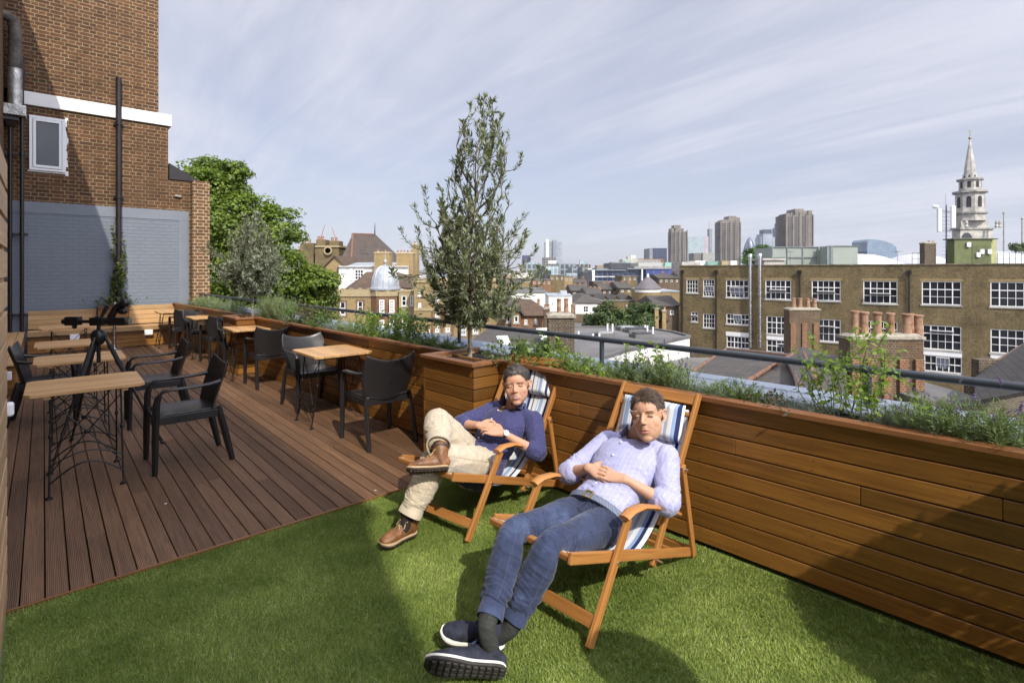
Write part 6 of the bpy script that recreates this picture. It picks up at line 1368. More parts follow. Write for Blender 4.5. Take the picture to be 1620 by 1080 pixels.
for i, (a, b, py, Y, lab) in enumerate(((1338, 1470, 397.5, 75, 'large white fabric canopy roof behind the chimney'), (1462, 1545, 398.5, 80, 'white fabric canopy right of the roof chimney'), (1572, 1700, 393.5, 78, 'white fabric canopy at the far right behind the railings'))):
    m = MB(); x0, x1 = xat(a, Y), xat(b, Y); nn = 28; vs = []
    for j in range(9):
        for k in range(nn + 1): u = k / nn; v = j / 8; ar = math.sin(math.pi * u) ** .6 * math.sin(math.pi * (.08 + .84 * v)) ** .7; vs.append((x0 + (x1 - x0) * u, Y + 14 * v, 1.2 + (zat(py, Y) - 1.2) * ar * (1 - .05 * abs(math.sin(3 * math.pi * u)))))
    r = thing('canopy', lab, 'canopy', ((x0 + x1) / 2, Y, 1.2), 0, 'white fabric canopies'); m.mesh(vs, [(j * (nn + 1) + k, j * (nn + 1) + k + 1, (j + 1) * (nn + 1) + k + 1, (j + 1) * (nn + 1) + k) for j in range(8) for k in range(nn)]); m.build('fabric', P_tent, r, smooth=60)
r = stack('square brick chimney standing on the brick block roof', 1463, 1481, 383.5, 47, .6, BR_dark, [(1470, 381, 4), (1475, 381.5, 4)], 1.4)
r = thing('plant_room', 'olive green rooftop plant room below the church spire', 'plant room', (xat(1540, 47), 47, 1.4)); m = MB(); pb(m, 1510, 1568, 379, 46, .8, 1.4); m.build('wall', P_green, r); m = MB(); pb(m, 1568.2, 1577, 379, 46.4, .5, 1.4); m.build('side_panel', plain('pale green panel', (.36, .36, .17), .6), r); m = MB(); pb(m, 1508, 1579, 377, 45.9, 1.1, zat(378.9, 46) + .001); m.build('roof', plain('dark green trim', (.06, .07, .03), .6), r)
m = MB(); pb(m, 1538, 1565, 388, 45.97, .02, 1.6); m.build('door', plain('green door', (.085, .10, .035), .6), r)
for px, py in ((1553, 398), (1547, 403), (1565, 398), (1532, 387)): m = MB(); x = xat(px, 45.9); z = zat(py, 45.9); m.box(x - .16, x + .16, 45.8, 45.95, z - .2, z + .2); m.build('cabinet', P_upvc, r, bevel=.02)
r = thing('antenna_mast', 'phone mast with white panel antennas and a dish', 'antenna', (xat(1497, 48), 48, 1.4)); m = MB(); x = xat(1497, 48); m.tube([(x, 48, 1.4), (x, 48, 4), (x, 48, zat(324, 48))], .055, 8)
for k in range(14): z = zat(415 - k * 6, 48); m.tube([(x - .32, 48.02, z), (x, 48.02, z), (x + .32, 48.02, z)], .014, 5)
m.tube([(x - .72, 48, zat(334, 48)), (x, 48, zat(334, 48)), (x + .6, 48, zat(336, 48))], .035, 6); m.tube([(x - .7, 48, zat(366, 48)), (x, 48, zat(364, 48)), (x + .55, 48, zat(366, 48))], .035, 6); m.tube([(x + .1, 48, zat(392, 48)), (x + .9, 48.2, zat(405, 48)), (x + 1.75, 48.3, 1.5)], .05, 6); m.tube([(x - .05, 48, zat(324, 48)), (x - .05, 48, zat(306, 48))], .012, 5); m.build('mast', plain('galvanised steel', (.12, .12, .14), .5, metal=.5), r)
for px, y0, y1, w in ((1484.5, 330, 367, 5), (1506.5, 326, 361, 6.5)): m = MB(); m.box(xat(px - w / 2, 47.7), xat(px + w / 2, 47.7), 47.5, 47.75, zat(y1, 47.7), zat(y0, 47.7)); m.build('panel_antenna', P_upvc, r, bevel=.05)
m = MB(); m.ellipsoid((xat(1480, 47.6), 47.6, zat(327, 47.6)), (.28, .2, .17), n=14, m=8); m.build('dish', P_upvc, r, smooth=60)
m = MB()
for z in (396, 406): m.box(x + .1, x + .75, 47.6, 48, zat(z, 48) - .2, zat(z, 48) + .2)
m.build('equipment_box', P_black, r, bevel=.03)
for a, b, Y, lab in ((1443, 1463, 49, 'grey guard rail left of the roof chimney'), (1578, 1650, 44, 'grey guard rail along the roof edge at the far right')):
    r = thing('guard_rail', lab, 'railing', (xat(a, Y), Y, 1.5), 0, 'roof guard rails'); m = MB()
    for py in (400, 409): m.tube([(xat(a, Y), Y, zat(py, Y)), (xat((a + b) / 2, Y), Y, zat(py, Y)), (xat(b, Y), Y, zat(py, Y))], .025, 6)
    k = a
    while k <= b: m.tube([(xat(k, Y), Y, 1.5), (xat(k, Y), Y, zat(400, Y))], .025, 6); k += 9.5
    m.build('rail', P_fr, r)
# ---- church spire
CY = 190; cxx = xat(1534.5, CY); r = thing('church_steeple', 'white stone wedding cake church steeple with weathervane on the right skyline', 'church', (cxx, CY, GZ)); u_ = CY / F
def tier(nm, rad, y0, y1, mat, n=8, a0=math.pi / 8): m = MB(); m.lathe([(rad, zat(y0, CY)), (rad, zat(y1, CY))], (cxx, CY, 0), n, a0); m.build(nm, mat, r)
m = MB(); m.box(cxx - 22 * u_, cxx + 29 * u_, CY - 8 * u_, CY + 8 * u_, GZ, zat(362, CY)); m.build('tower', P_stone, r); m = MB(); m.box(cxx - 24 * u_, cxx + 31 * u_, CY - 10 * u_, CY + 10 * u_, zat(363.5, CY), zat(361, CY)); m.build('cornice', P_dstone, r)
m = MB(); m.box(cxx - 20 * u_, cxx + 22 * u_, CY - 7 * u_, CY + 7 * u_, zat(361, CY) + .01, zat(350, CY)); m.build('attic', P_stone, r)
tier('drum', 20 * u_, 350, 337, P_stone); tier('cornice', 22.5 * u_, 339, 336.5, P_dstone); tier('belfry', 19 * u_, 336.5, 306, P_stone); tier('cornice', 23 * u_, 306, 303, P_dstone); tier('upper_stage', 14.5 * u_, 303, 286, P_stone); tier('cornice', 17.5 * u_, 286, 283.5, P_dstone); tier('lantern', 9.5 * u_, 283.5, 276, P_stone)
for rad, y0, y1, w in ((19, 329, 312, 3.0), (14.5, 298, 288, 2.2), (9.5, 281.5, 278, 1.2)):
    for k in range(8):
        a = math.pi / 4 * k + math.pi / 4; c = Vector((cxx + rad * .924 * u_ * math.cos(a), CY + rad * .924 * u_ * math.sin(a), 0)); o = Vector((math.cos(a), math.sin(a), 0)); t_ = Vector((-o.y, o.x, 0)); m = MB(); zb, ztp = zat(y0, CY), zat(y1, CY); P_ = [(-w, zb), (w, zb), (w, ztp - w * u_)] + [(w * math.cos(q * math.pi / 8), ztp - w * u_ + w * u_ * math.sin(q * math.pi / 8)) for q in range(1, 8)] + [(-w, ztp - w * u_)]
        f = [c + t_ * (p[0] * u_) + o * .06 + Vector((0, 0, p[1])) for p in P_]; m.quad(f); m.build('opening', plain('belfry dark', (.03, .03, .03), .9), r)
m = MB(); m.lathe([(8.2 * u_, zat(276, CY)), (6.8 * u_, zat(262, CY)), (4.4 * u_, zat(245, CY)), (1.0 * u_, zat(223, CY)), (.9 * u_, zat(219, CY))], (cxx, CY, 0), 8, math.pi / 8); m.build('spire', P_stone, r)
m = MB(); m.ellipsoid((cxx, CY, zat(218.5, CY)), (.5, .5, .5), n=12, m=8); m.tube([(cxx, CY, zat(218, CY)), (cxx, CY, zat(205, CY))], .07, 6); m.build('finial', plain('gilded finial', (.30, .24, .10), .4, metal=.6), r)
m = MB(); z = zat(208.5, CY); m.mesh([(cxx - 1, CY - .04, z), (cxx - .4, CY - .04, z + .35), (cxx + .3, CY - .04, z + .3), (cxx + .95, CY - .04, z + .8), (cxx + .7, CY - .04, z - .2), (cxx, CY - .04, z - .5), (cxx - 1, CY + .04, z), (cxx - .4, CY + .04, z + .35), (cxx + .3, CY + .04, z + .3), (cxx + .95, CY + .04, z + .8), (cxx + .7, CY + .04, z - .2), (cxx, CY + .04, z - .5)], [(0, 1, 2, 3, 4, 5), (11, 10, 9, 8, 7, 6)] + [(i, i + 6, (i + 1) % 6 + 6, (i + 1) % 6) for i in range(6)]); m.build('weathervane', P_dstone, r)
m = MB(); c = Vector((xat(1530, CY - 2), CY - 8 * u_ - .05, zat(377, CY))); m.quad([c + Vector((math.cos(a) * 1.9, 0, math.sin(a) * 1.9)) for a in [math.pi * k / 12 for k in range(13)]][::-1]); m.build('lunette_window', G_dark, r)
for k, (dx, py) in enumerate(((30, 336), (-27, 352), (24, 345))): m = MB(); m.lathe([(.35, 0), (.55, .5), (.25, 1.1), (.5, 1.7), (.12, 2.6)], (cxx + dx * u_ * .9, CY - 5, zat(362, CY)), 8); m.build('urn', P_stone, r, smooth=40)
for px, py, lab in ((1588, 337, 'left slim pole near the church'), (1617, 346, 'right slim pole at the edge of the view')):
    o = thing('slim_pole', lab, 'pole', (xat(px, 90), 90, 0), 0, 'slim rooftop poles'); m = MB(); m.tube([(xat(px, 90), 90, 0), (xat(px, 90), 90, 5), (xat(px, 90), 90, zat(py, 90))], [.14, .12, .09], 8); m.ellipsoid((xat(px, 90), 90, zat(py, 90)), (.2, .2, .2), n=8, m=6); m.build('pole', P_dstone, o)
# ------------------------------------------------------------------ near roofs and chimneys
stack('dark sooty chimney stack with two tall pots beside the olive tree', 868, 909, 497.5, 19, .9, BR_dark, [(884.5, 474, 7.5), (896, 473.5, 7.8), (905.5, 483, 5)], -6)
stack('square chimney stack with four pots before the brick block', 1249, 1297, 488, 33, .7, BR_mix, [(1256, 472, 7), (1265.5, 472, 7), (1277.5, 472.5, 7), (1288, 472.5, 7)], -8)
for k in range(3): m = MB(); x = xat(1254 + k * 18, 33); m.box(x - .16, x + .16, 32.9, 32.999, -8, zat(511, 33)); m.build('pilaster', BR_orange, bpy.data.objects['chimney_stack.002' if False else [o.name for o in bpy.data.objects if o.get('label', '').startswith('square chimney stack with four')][0]])
s_ = stack('wide chimney stack with a row of terracotta pots at the right', 1345, 1461, 531, 17, .6, BR_mix, [(1351, 492, 12), (1368, 494, 14), (1389, 495, 13), (1410, 496, 13), (1433, 497, 14), (1442, 497, 9), (1452, 499, 14)], -6)
for k in range(5): m = MB(); x = xat(1352 + k * 25, 17); m.box(x - .14, x + .14, 16.9, 16.999, -6, zat(568, 17)); m.build('pilaster', BR_orange, s_)
def slope(name, label, quads, mat, ridges=(), extra=(), cat_='roof'):
    """sloping roof from world corner points; solid down to the eaves"""
    c = sum((Vector(p) for p in quads[0]), Vector()) / len(quads[0]); r = thing(name, label, cat_, tuple(c)); m = MB()
    for q in quads: m.quad([Vector(p) for p in q])
    o = m.build('tiles', mat, r); s = o.modifiers.new('s', 'SOLIDIFY'); s.thickness = .10; s.offset = -1
    for a, b in ridges: m = MB(); a, b = Vector(a), Vector(b); n = max(2, int((b - a).length / .35)); m.tube([a.lerp(b, i / n) for i in range(n + 1)], [.075 + .01 * (i % 2) for i in range(n + 1)], 8); m.build('ridge_tiles', P_ridge, r, smooth=50)
    return r
A = lambda px, py, Y: at(px, py, Y)
hr = slope('slate_roof', 'old slate roof with clay ridge and hips below the silver flues', [[A(1095, 588, 20), A(1300, 640, 14), A(1248, 563, 21), A(1149, 552, 28)], [A(1149, 552, 28), A(1248, 563, 21), A(1250, 559, 24), A(1170, 551, 31)]], T_slate, [(A(1149, 552, 28), A(1248, 563, 21)), (A(1095, 588, 20), A(1149, 552, 28)), (A(1180, 604, 16.9), A(1248, 563, 21))])
slope('slate_roof', 'second slate gable with stout clay ridge left of the wide chimney', [[A(1248, 563, 20.5), A(1268, 552, 21), A(1300, 625, 13), A(1262, 620, 14)], [A(1268, 552, 21), A(1335, 570, 18), A(1345, 640, 13), A(1300, 640, 13)]], T_slate, [(A(1268, 552, 21), A(1302, 628, 13)), (A(1232, 575, 18.5), A(1268, 552, 21)), (A(1245, 567, 20), A(1272, 622, 13.5))])
rr = slope('slate_roof', 'dark slate roof slope rising at the right edge above lavender', [[A(1545, 640, 13.5), A(1545, 602, 16), A(1640, 535, 20), A(1760, 600, 12)], [A(1545, 602, 16), A(1560, 598, 19), A(1660, 530, 24), A(1640, 535, 20)]], tiles('dark slate', (.03, .027, .026), (.05, .045, .04), .28, .20, .008, .7, (.06, .05, .04)), [(A(1577, 573, 17.8), A(1650, 528, 20.5))])
r = thing('parapet_gable', 'stepped dark brick gable end at the left of the right slate roof', 'wall', tuple(A(1560, 600, 17))); m = MB(); a, b = A(1547, 612, 17.2), A(1640, 545, 20.8)
n_ = 9
for k in range(n_): p = a.lerp(b, k / n_); q = a.lerp(b, (k + 1) / n_); m.prism([(p.x, p.y), (q.x, q.y), (q.x - .2, q.y + .3), (p.x - .2, p.y + .3)], -8, max(p.z, q.z) - .05)
m.prism([(xat(1549, 17.5), 17.5), (xat(1581, 17.6), 17.6), (xat(1581, 17.6), 17.9), (xat(1549, 17.5), 17.8)], -8, zat(569, 17.5)); m.build('brickwork', BR_dark, r)
# flat-roofed white building
fb = bl('flat_roofed_building', 'white rendered building with grey felt flat roof below the handrail', 6, 28); zr = -2.2; gz = lambda px, py: gp(px, py, zr)
P4 = [gz(893, 588), gz(990, 556), gz(1091, 534), gz(1065, 527), gz(1010, 518.5), gz(900, 519), gz(868, 545)]
m = MB(); m.prism([tuple(p[:2]) for p in P4], GZ, zr - .02); m.build('wall', P_render, fb); m = MB(); c = sum(P4, Vector()) / len(P4); m.prism([tuple((c + (p - c) * 1.004)[:2]) for p in P4], zr - .0199, zr + .03); m.build('roof', P_felt, fb)
m = MB()
for a, b in zip(P4, P4[1:] + P4[:1]): m.beam(a + Vector((0, 0, .08)), b + Vector((0, 0, .08)), .18, .12)
m.build('upstand', P_felt, fb)
for px, py, h, lab in ((961, 524, 12, 'left pipe of the far pair, before the dark trees'), (969, 525, 13, 'right pipe of the far pair, before the dark trees'), (938, 540, 12, 'left pipe of the near pair, beside the near rooflight'), (948, 541, 14, 'right pipe of the near pair, beside the near rooflight'), (1020.5, 524, 10, 'short white pipe behind the dark roof box'), (1024, 527, 12, 'white pipe right beside the dark roof box'), (1033, 530, 13, 'tallest white pipe, nearest the brick block'), (915, 536, 12, 'single white pipe just right of the sooty chimney')):
    b = gz(px, py); o = thing('vent_pipe', lab, 'vent pipe', tuple(b), 0, 'white vent pipes on the flat roof'); m = MB(); m.tube([b, b + Vector((0, 0, h * b.y / F))], .055, 10); m.build('pipe', P_upvc, o, smooth=40)
for px, py, w, lab in ((990, 523, .55, 'farther small rooflight on the grey flat roof'), (957, 533, .5, 'nearer small rooflight on the grey flat roof'), (1006, 526, .7, 'low dark box on the grey flat roof'), (1015, 534, .6, 'flat dark hatch at the right of the grey roof')):
    b = gz(px, py); o = thing('rooflight', lab, 'rooflight', tuple(b), .3); m = MB(); m.box(-w, w, -w * .6, w * .6, 0, .22); m.build('kerb', P_felt, o, world=False); m = MB(); m.box(-w * .8, w * .8, -w * .45, w * .45, .2201, .30); m.build('glazing', plain('dirty glass', (.32, .34, .34), .2) if 'rooflight' in lab else P_dgrey, o, world=False)
m = MB(); a, b = gz(893, 588), gz(990, 556)
for k in (.2, .55, .8):
    q = gz(990, 556).lerp(gz(1091, 534), k); d = (gz(1091, 534) - gz(990, 556)).normalized(); n = Vector((d.y, -d.x, 0)); mm = MB(); mm.obox(q + n * .04 + Vector((0, 0, -1.6)), d * .45, n * .05, Vector((0, 0, .7))); w = mm.build('window', P_win, fb); mm = MB(); mm.obox(q + n * .085 + Vector((0, 0, -1.6)), d * .36, n * .01, Vector((0, 0, .6))); mm.build('pane', G_dark, w)
for i, (px, py, rp, Y, lab) in enumerate(((965, 500, 26, 48, 'broad dark green tree beyond the flat roof'), (942, 508, 18, 50, 'small dark shrub left of the broad tree'), (1004, 496, 17, 52, 'round dark tree beside the turret building'), (1030, 492, 16, 50, 'dark tree at the foot of the turret'), (1018, 508, 14, 48, 'low bush between trees and chimneys'))):
    crown_tree('garden_tree', lab, (xat(px, Y), Y, GZ), [lob(px - rp * .35, py + rp * .2, rp * .7, Y), lob(px + rp * .4, py + rp * .15, rp * .7, Y), lob(px, py - rp * .2, rp * .75, Y), lob(px, py + rp * .8, rp * .9, Y)], LM_bush, .26, 70, 40, 60 + i, 'dark garden trees beyond the flat roof')
# left foreground slate roofs and little skylights
slope('slate_roof', 'low slate roof with white glazed skylights behind the tall olive', [[A(700, 570, 24), A(880, 600, 17), A(862, 520, 30), A(772, 519, 36)]], T_slate, [(A(772, 519, 36), A(862, 520, 30))])
for px, py, lab in ((796, 539, 'white framed glass skylight left on the low slate roof'), (859, 527, 'white framed glass skylight right on the low slate roof')):
    o = thing('skylight', lab, 'rooflight', tuple(A(px, py, 25)), 0, 'white glazed skylights'); m = MB(); a = A(px - 10, py - 6, 26.5); b = A(px + 6, py - 7, 26.5); c = A(px + 12, py + 8, 24); d = A(px - 2, py + 9, 24)
    for k in range(6): m.beam(a.lerp(b, k / 5), d.lerp(c, k / 5), .06, .08)
    m.beam(a, b, .08, .1); m.beam(d, c, .08, .1); f = m.build('frame', P_win, o); m = MB(); m.quad([a, b, c, d]); m.build('pane', plain('skylight glass', (.30, .36, .36), .15), o)
# ------------------------------------------------------------------ generic houses
def house(name, label, px0, px1, py, Y, dep, wall, roof='flat', rh=0, rmat=None, wins=None, trim=None, ang_=0, chim=(), group=None, z0=GZ, wmat=None, ridge_x=True):
    """front wall between two columns at distance Y, eaves at row py; roof rises by rh metres; wins: rows of (py0, py1, count, width share)"""
    x0, x1, z = xat(px0, Y), xat(px1, Y), zat(py, Y); r = thing(name, label, 'building', ((x0 + x1) / 2, Y, z0), 0, group); m = MB()
    f_ = Fac(px0, Y, px1, Y); rects = []
    for w in (wins or []):
        if len(w) == 4 and isinstance(w[2], int) and w[2] < 60:
            y0, y1, n, sh_ = w; L = (px1 - px0) / n
            for k in range(n): rects.append((f_.rect((px0 + L * (k + .5 - sh_ / 2), y0, px0 + L * (k + .5 + sh_ / 2), y1))))
        else: rects.append(f_.rect(w))
    f_.wall(m, z0, z, rects, .1); m.quad([(x1, Y, z0), (x1, Y + dep, z0), (x1, Y + dep, z), (x1, Y, z)]); m.quad([(x0, Y + dep, z0), (x0, Y, z0), (x0, Y, z), (x0, Y + dep, z)]); m.quad([(x1, Y + dep, z0), (x0, Y + dep, z0), (x0, Y + dep, z), (x1, Y + dep, z)])
    e = .25; X0, X1, Ya, Yb = x0 - e, x1 + e, Y - e, Y + dep + e; rm = rmat or T_slate
    if roof == 'gable' and not ridge_x: xm = (x0 + x1) / 2; m.quad([(x0, Y, z), (x1, Y, z), (xm, Y, z + rh * .96)])
    m.build('wall', wall, r); m = MB()
    if roof == 'flat': m.box(x0 - .06, x1 + .06, Y - .06, Y + dep + .06, z + .001, z + .16); m.build('roof', trim or P_felt, r)
    elif roof == 'gable':
        if ridge_x: ym = Y + dep / 2; m.quad([(X0, Ya, z), (X1, Ya, z), (X1, ym, z + rh), (X0, ym, z + rh)]); m.quad([(X1, Yb, z), (X0, Yb, z), (X0, ym, z + rh), (X1, ym, z + rh)]); m.quad([(X0, Yb, z), (X0, Ya, z), (X0, ym, z + rh)]); m.quad([(X1, Ya, z), (X1, Yb, z), (X1, ym, z + rh)])
        else: xm = (x0 + x1) / 2; m.quad([(X0, Ya, z), (xm, Ya, z + rh), (xm, Yb, z + rh), (X0, Yb, z)]); m.quad([(xm, Ya, z + rh), (X1, Ya, z), (X1, Yb, z), (xm, Yb, z + rh)])
        o = m.build('roof', rm, r); s = o.modifiers.new('s', 'SOLIDIFY'); s.thickness = .15; s.offset = 0
    else:
        h_ = min(x1 - x0, dep) / 2 * .85; xa, xb = X0 + h_, X1 - h_; ym = (Ya + Yb) / 2; ya, yb = ym - (dep / 2 - h_ if dep > x1 - x0 else 0), ym + (dep / 2 - h_ if dep > x1 - x0 else 0)
        if xa > xb: xa = xb = (X0 + X1) / 2
        T = [(xa, ya, z + rh), (xb, ya, z + rh), (xb, yb, z + rh), (xa, yb, z + rh)]; m.quad([(X0, Ya, z), (X1, Ya, z), T[1], T[0]]); m.quad([(X1, Ya, z), (X1, Yb, z), T[2], T[1]]); m.quad([(X1, Yb, z), (X0, Yb, z), T[3], T[2]]); m.quad([(X0, Yb, z), (X0, Ya, z), T[0], T[3]]); m.quad([T[0], T[1], T[2], T[3]] if yb > ya else [(xa, ya, z + rh - .01), (xb, ya, z + rh - .01), (xb, ya + .02, z + rh - .01), (xa, ya + .02, z + rh - .01)]); m.build('roof', rm, r)
    for a in rects: w_ = a[2] - a[0]; f_.window(r, a, 2 if w_ > .7 else 1, 2 if a[3] - a[1] > .8 else 1, .09, .06, .1, sill=Y < 70, frame=wmat)
    for cx0, cx1, cy, np_ in chim:
        dY = dep * .45; m = MB(); xx0, xx1, zc = xat(cx0, Y + dY), xat(cx1, Y + dY), zat(cy, Y + dY); m.box(xx0, xx1, Y + dY, Y + dY + 1.0, z - .2, zc); c = m.build('chimney', wall if wall in (BR_yel, BR_mix, BR_gold, BR_orange) else BR_yel, r)
        for k in range(np_): pot(c, Vector((xx0 + (xx1 - xx0) * (k + .5) / np_, Y + dY + .5, zc)), .75, .13)
    return r
# ---- Victorian institution with the dome, left of the olive tree
ho = house('brick_mansion', 'yellow brick mansion range with red brick dressings left of the dome', 524, 588, 466, 50, 12, BR_gold, 'flat', trim=BR_pale, wins=[(537.5, 477, 546.5, 498), (565.5, 476, 574, 495), (600, 476, 607, 494)][:2])
m = MB(); f_ = Fac(524, 50, 588, 50); a = f_.rect((522, 457.5, 588, 469)); f_.bar(m, a[0], a[1], a[2], a[3], .002, .12)
for k in range(5): q = f_.rect((525 + 14 * k, 455.5, 531 + 14 * k, 458)); f_.bar(m, q[0], q[1], q[2], q[3], .002, .12)
m.build('parapet', BR_pale, ho)
for q in ((535, 474.5, 549, 502), (563, 473.5, 577, 499)):
    m = MB(); b = f_.rect(q); w = f_.rect({535: (537.5, 477, 546.5, 498), 563: (565.5, 476, 574, 495)}[q[0]])
    f_.bar(m, b[0], b[1], w[0], b[3], .003, .04); f_.bar(m, w[2], b[1], b[2], b[3], .003, .04); f_.bar(m, w[0], w[3], w[2], b[3], .003, .04); m.build('red_dressing', BR_orange, ho)
dm = bl('domed_bay', 'octagonal brick bay under a ribbed lead dome with finial', xat(609, 49), 50); cxd, cyd = xat(609.5, 50.5), 50.5; ud = 50 / F
m = MB(); m.lathe([(22.5 * ud, GZ), (22.5 * ud, zat(469, 49))], (cxd, cyd, 0), 8, math.pi / 8); m.build('wall', BR_orange, dm); m = MB(); m.lathe([(24 * ud, zat(469, 49) + .005), (24 * ud, zat(459.5, 49)), (23 * ud, zat(459.4, 49)), (23, .1)][:3], (cxd, cyd, 0), 8, math.pi / 8); m.build('parapet', BR_pale, dm)
m = MB(); D_h = zat(424, 50) - zat(458, 50); prof = [(24.5 * ud, 0), (24.5 * ud, .2), (21 * ud, .25)] + [(21 * ud * math.cos(a) ** .8, .25 + D_h * math.sin(a)) for a in [math.pi / 2 * k / 14 for k in range(1, 14)]]
prof = [(r_, zz) for r_, zz in prof] + [(1.6 * ud, D_h + .25), (.8 * ud, D_h + .9)]; m.lathe(prof, (cxd, cyd, zat(458.3, 50)), 32); m.build('dome', P_zinc, dm, smooth=25)
for k in range(16):
    a = 2 * math.pi * k / 16 + .1; m = MB(); m.tube([Vector((cxd + (r_ + .02) * math.cos(a), cyd + (r_ + .02) * math.sin(a), zat(458.3, 50) + zz)) for r_, zz in prof[2:-1]], .035, 5); m.build('rib', P_zinc, dm)
m = MB(); m.lathe([(.18, 0), (.08, .2), (.22, .45), (.05, .7), (.02, 1.4)], (cxd, cyd, zat(421.5, 50)), 10); m.build('finial', P_stone, dm, smooth=40)
f_ = Fac(588, 48.85, 630, 48.85)
for q in ((599.8, 474, 608, 494.5), (616, 474, 624, 494), (600, 506, 608, 527), (616, 506, 624, 527)): f_.window(dm, f_.rect(q), 3, 4, .1, .05, .05)
ew = house('brick_mansion', 'pale brick canted wing immediately right of the dome', 631, 655, 462, 50, 11, BR_pale, 'flat', trim=BR_pale, wins=[(635, 467.5, 643, 484), (649, 467, 653.5, 484), (636, 500, 644, 522)])
lw = bl('brick_mansion', 'long yellow brick wing of the mansion behind the tall olive tree', xat(720, 48), 48); fl_ = Fac(655, 48, 800, 48); ws = [(661, 462, 666.5, 468), (661.7, 478.5, 666.5, 486), (688.5, 470, 695, 478.5), (704.8, 471, 712, 478.5), (688.5, 492.4, 695, 501.7), (704.8, 491.5, 712, 502), (688.5, 515, 695, 525.7), (704.8, 517.4, 712, 525), (728.3, 502.6, 737.6, 530.4), (747.8, 499.8, 756.7, 527.6), (747.8, 471, 756, 486), (765.4, 469, 773.7, 485), (728.5, 471, 737, 486), (674, 520, 680, 529)]
rc = [fl_.rect(q) for q in ws]; z1 = zat(447, 48); m = MB(); fl_.wall(m, GZ, z1, rc); bk = fl_.n * -11
for p, q in ((fl_.b, fl_.b + bk), (fl_.b + bk, fl_.a + bk), (fl_.a + bk, fl_.a)): m.quad([(p.x, p.y, GZ), (q.x, q.y, GZ), (q.x, q.y, z1), (p.x, p.y, z1)])
m.build('wall', BR_gold, lw); m = MB(); fl_.bar(m, -.1, z1, fl_.L + .1, z1 + .3, -11.1, .1); m.build('roof', BR_pale, lw); zs1 = zat(489.5, 48); m = MB(); fl_.bar(m, 0, zs1 - .12, fl_.L, zs1 + .12, .003, .08); m.build('string_course', BR_pale, lw)
for w, q in zip(rc, ws): fl_.window(lw, w, 3 if q[2] - q[0] > 8 else 2, 4 if q[3] - q[1] > 20 else 2, .1, .05, .1)
for px in (684, 699.5, 716, 742): a = fl_.rect((px - 1.6, 490.5, px + 1.6, 560)); m = MB(); fl_.bar(m, a[0], a[1], a[2], zs1 - .13, .004, .05); m.build('red_pilaster', BR_orange, lw)
def roofpts(name, label, Q, mat, Z0=None):
    c = sum((Vector(p) for p in Q[0]), Vector()) / len(Q[0]); r = thing(name, label, 'roof', tuple(c)); m = MB()
    for q in Q: m.quad(q)
    o = m.build('tiles', mat, r); s = o.modifiers.new('s', 'SOLIDIFY'); s.thickness = .12; s.offset = -1; return r
rp = roofpts('tiled_roof', 'brown tiled hip roof between white dormers left of the dome', [[A(556, 457, 54), A(592, 458, 52), A(606, 430, 58), A(580, 430, 58)], [A(556, 457, 54), A(580, 430, 58), A(574, 434, 64), A(545, 457, 60)]], T_brown)
rp = roofpts('tiled_roof', 'brown tiled hip roof right of the dome', [[A(626, 455, 53), A(652, 455, 52), A(643, 434, 58), A(626, 430, 58)], [A(652, 455, 52), A(662, 452, 58), A(650, 434, 64), A(643, 434, 58)]], T_brown)
gr = thing('white_attic', 'white painted attic storey with large windows below the steep dark roof', 'building', (xat(585, 61.3), 61.3, GZ)); m = MB(); pb(m, 536, 645, 421, 61.3, .6); m.build('wall', P_render, gr); m = MB(); vs = [A(533, 422, 61.0), A(648, 422, 61.0), A(640, 415, 68), A(540, 415, 68)]; m.quad(vs); m.build('lead_roof', P_zinc, gr)
f_ = Fac(536, 61.28, 645, 61.28)
for q in ((540, 426, 547, 433), (553.5, 424, 558, 443), (561, 426, 576, 443), (596, 425, 605, 431), (615, 425, 625, 431), (628, 426, 635, 433)): f_.window(gr, f_.rect(q), 3, 3, .12, .07, -.02, sill=False)
pyr = thing('steep_roof', 'steep dark tiled hall roof with flat ridge and iron finial', 'roof', (xat(580, 76), 76, -3)); b = [A(536, 417, 72), A(628, 417, 72), A(640, 414, 88), A(550, 414, 88)]; t_ = [A(558, 370, 78), A(593, 371, 78), A(594, 371, 81), A(559, 370, 81)]; m = MB()
for i in range(4): m.quad([b[i], b[(i + 1) % 4], t_[(i + 1) % 4], t_[i]])
m.quad(t_); m.build('tiles', tiles('dark hall tile', (.055, .045, .038), (.085, .065, .05), .3, .2), pyr); m = MB(); m.tube([t_[0], t_[1]], .14, 8); m.build('ridge_tiles', P_ridge, pyr); m = MB(); m.tube([b[0].lerp(t_[0], .02) + (A(555, 417, 72) - b[0]), t_[0]], .17, 6); m.build('hip_tiles', P_ridge, pyr)
m = MB(); m.tube([t_[1], t_[1] + Vector((0, 0, 1.2)), t_[1] + Vector((0, 0, 1.8))], [.09, .05, .02], 6); m.build('finial', P_iron, pyr); m = MB(); q = A(579, 403, 74.2); m.obox(q, Vector((.55, 0, 0)), Vector((0, .12, 0)), Vector((0, -.3, .35))); m.build('skylight', P_zinc, pyr)
m = MB(); pb(m, 538, 626, 417.5, 72, 14); m.build('wall', BR_gold, pyr)
for a, b_, c, Y, n, lab in ((592, 616, 399, 60, 2, 'yellow brick chimney above the dome'), (627, 653, 400, 62, 5, 'wide brick chimney with five pots right of the dome'), (652, 660, 386, 66, 1, 'tall brick chimney seen through the olive leaves')):
    stack(lab, a, b_, c, Y, 1.6, BR_gold, [(a + (b_ - a) * (k + .5) / n, c - 4.5, 3.2) for k in range(n)], -4, BR_pale)
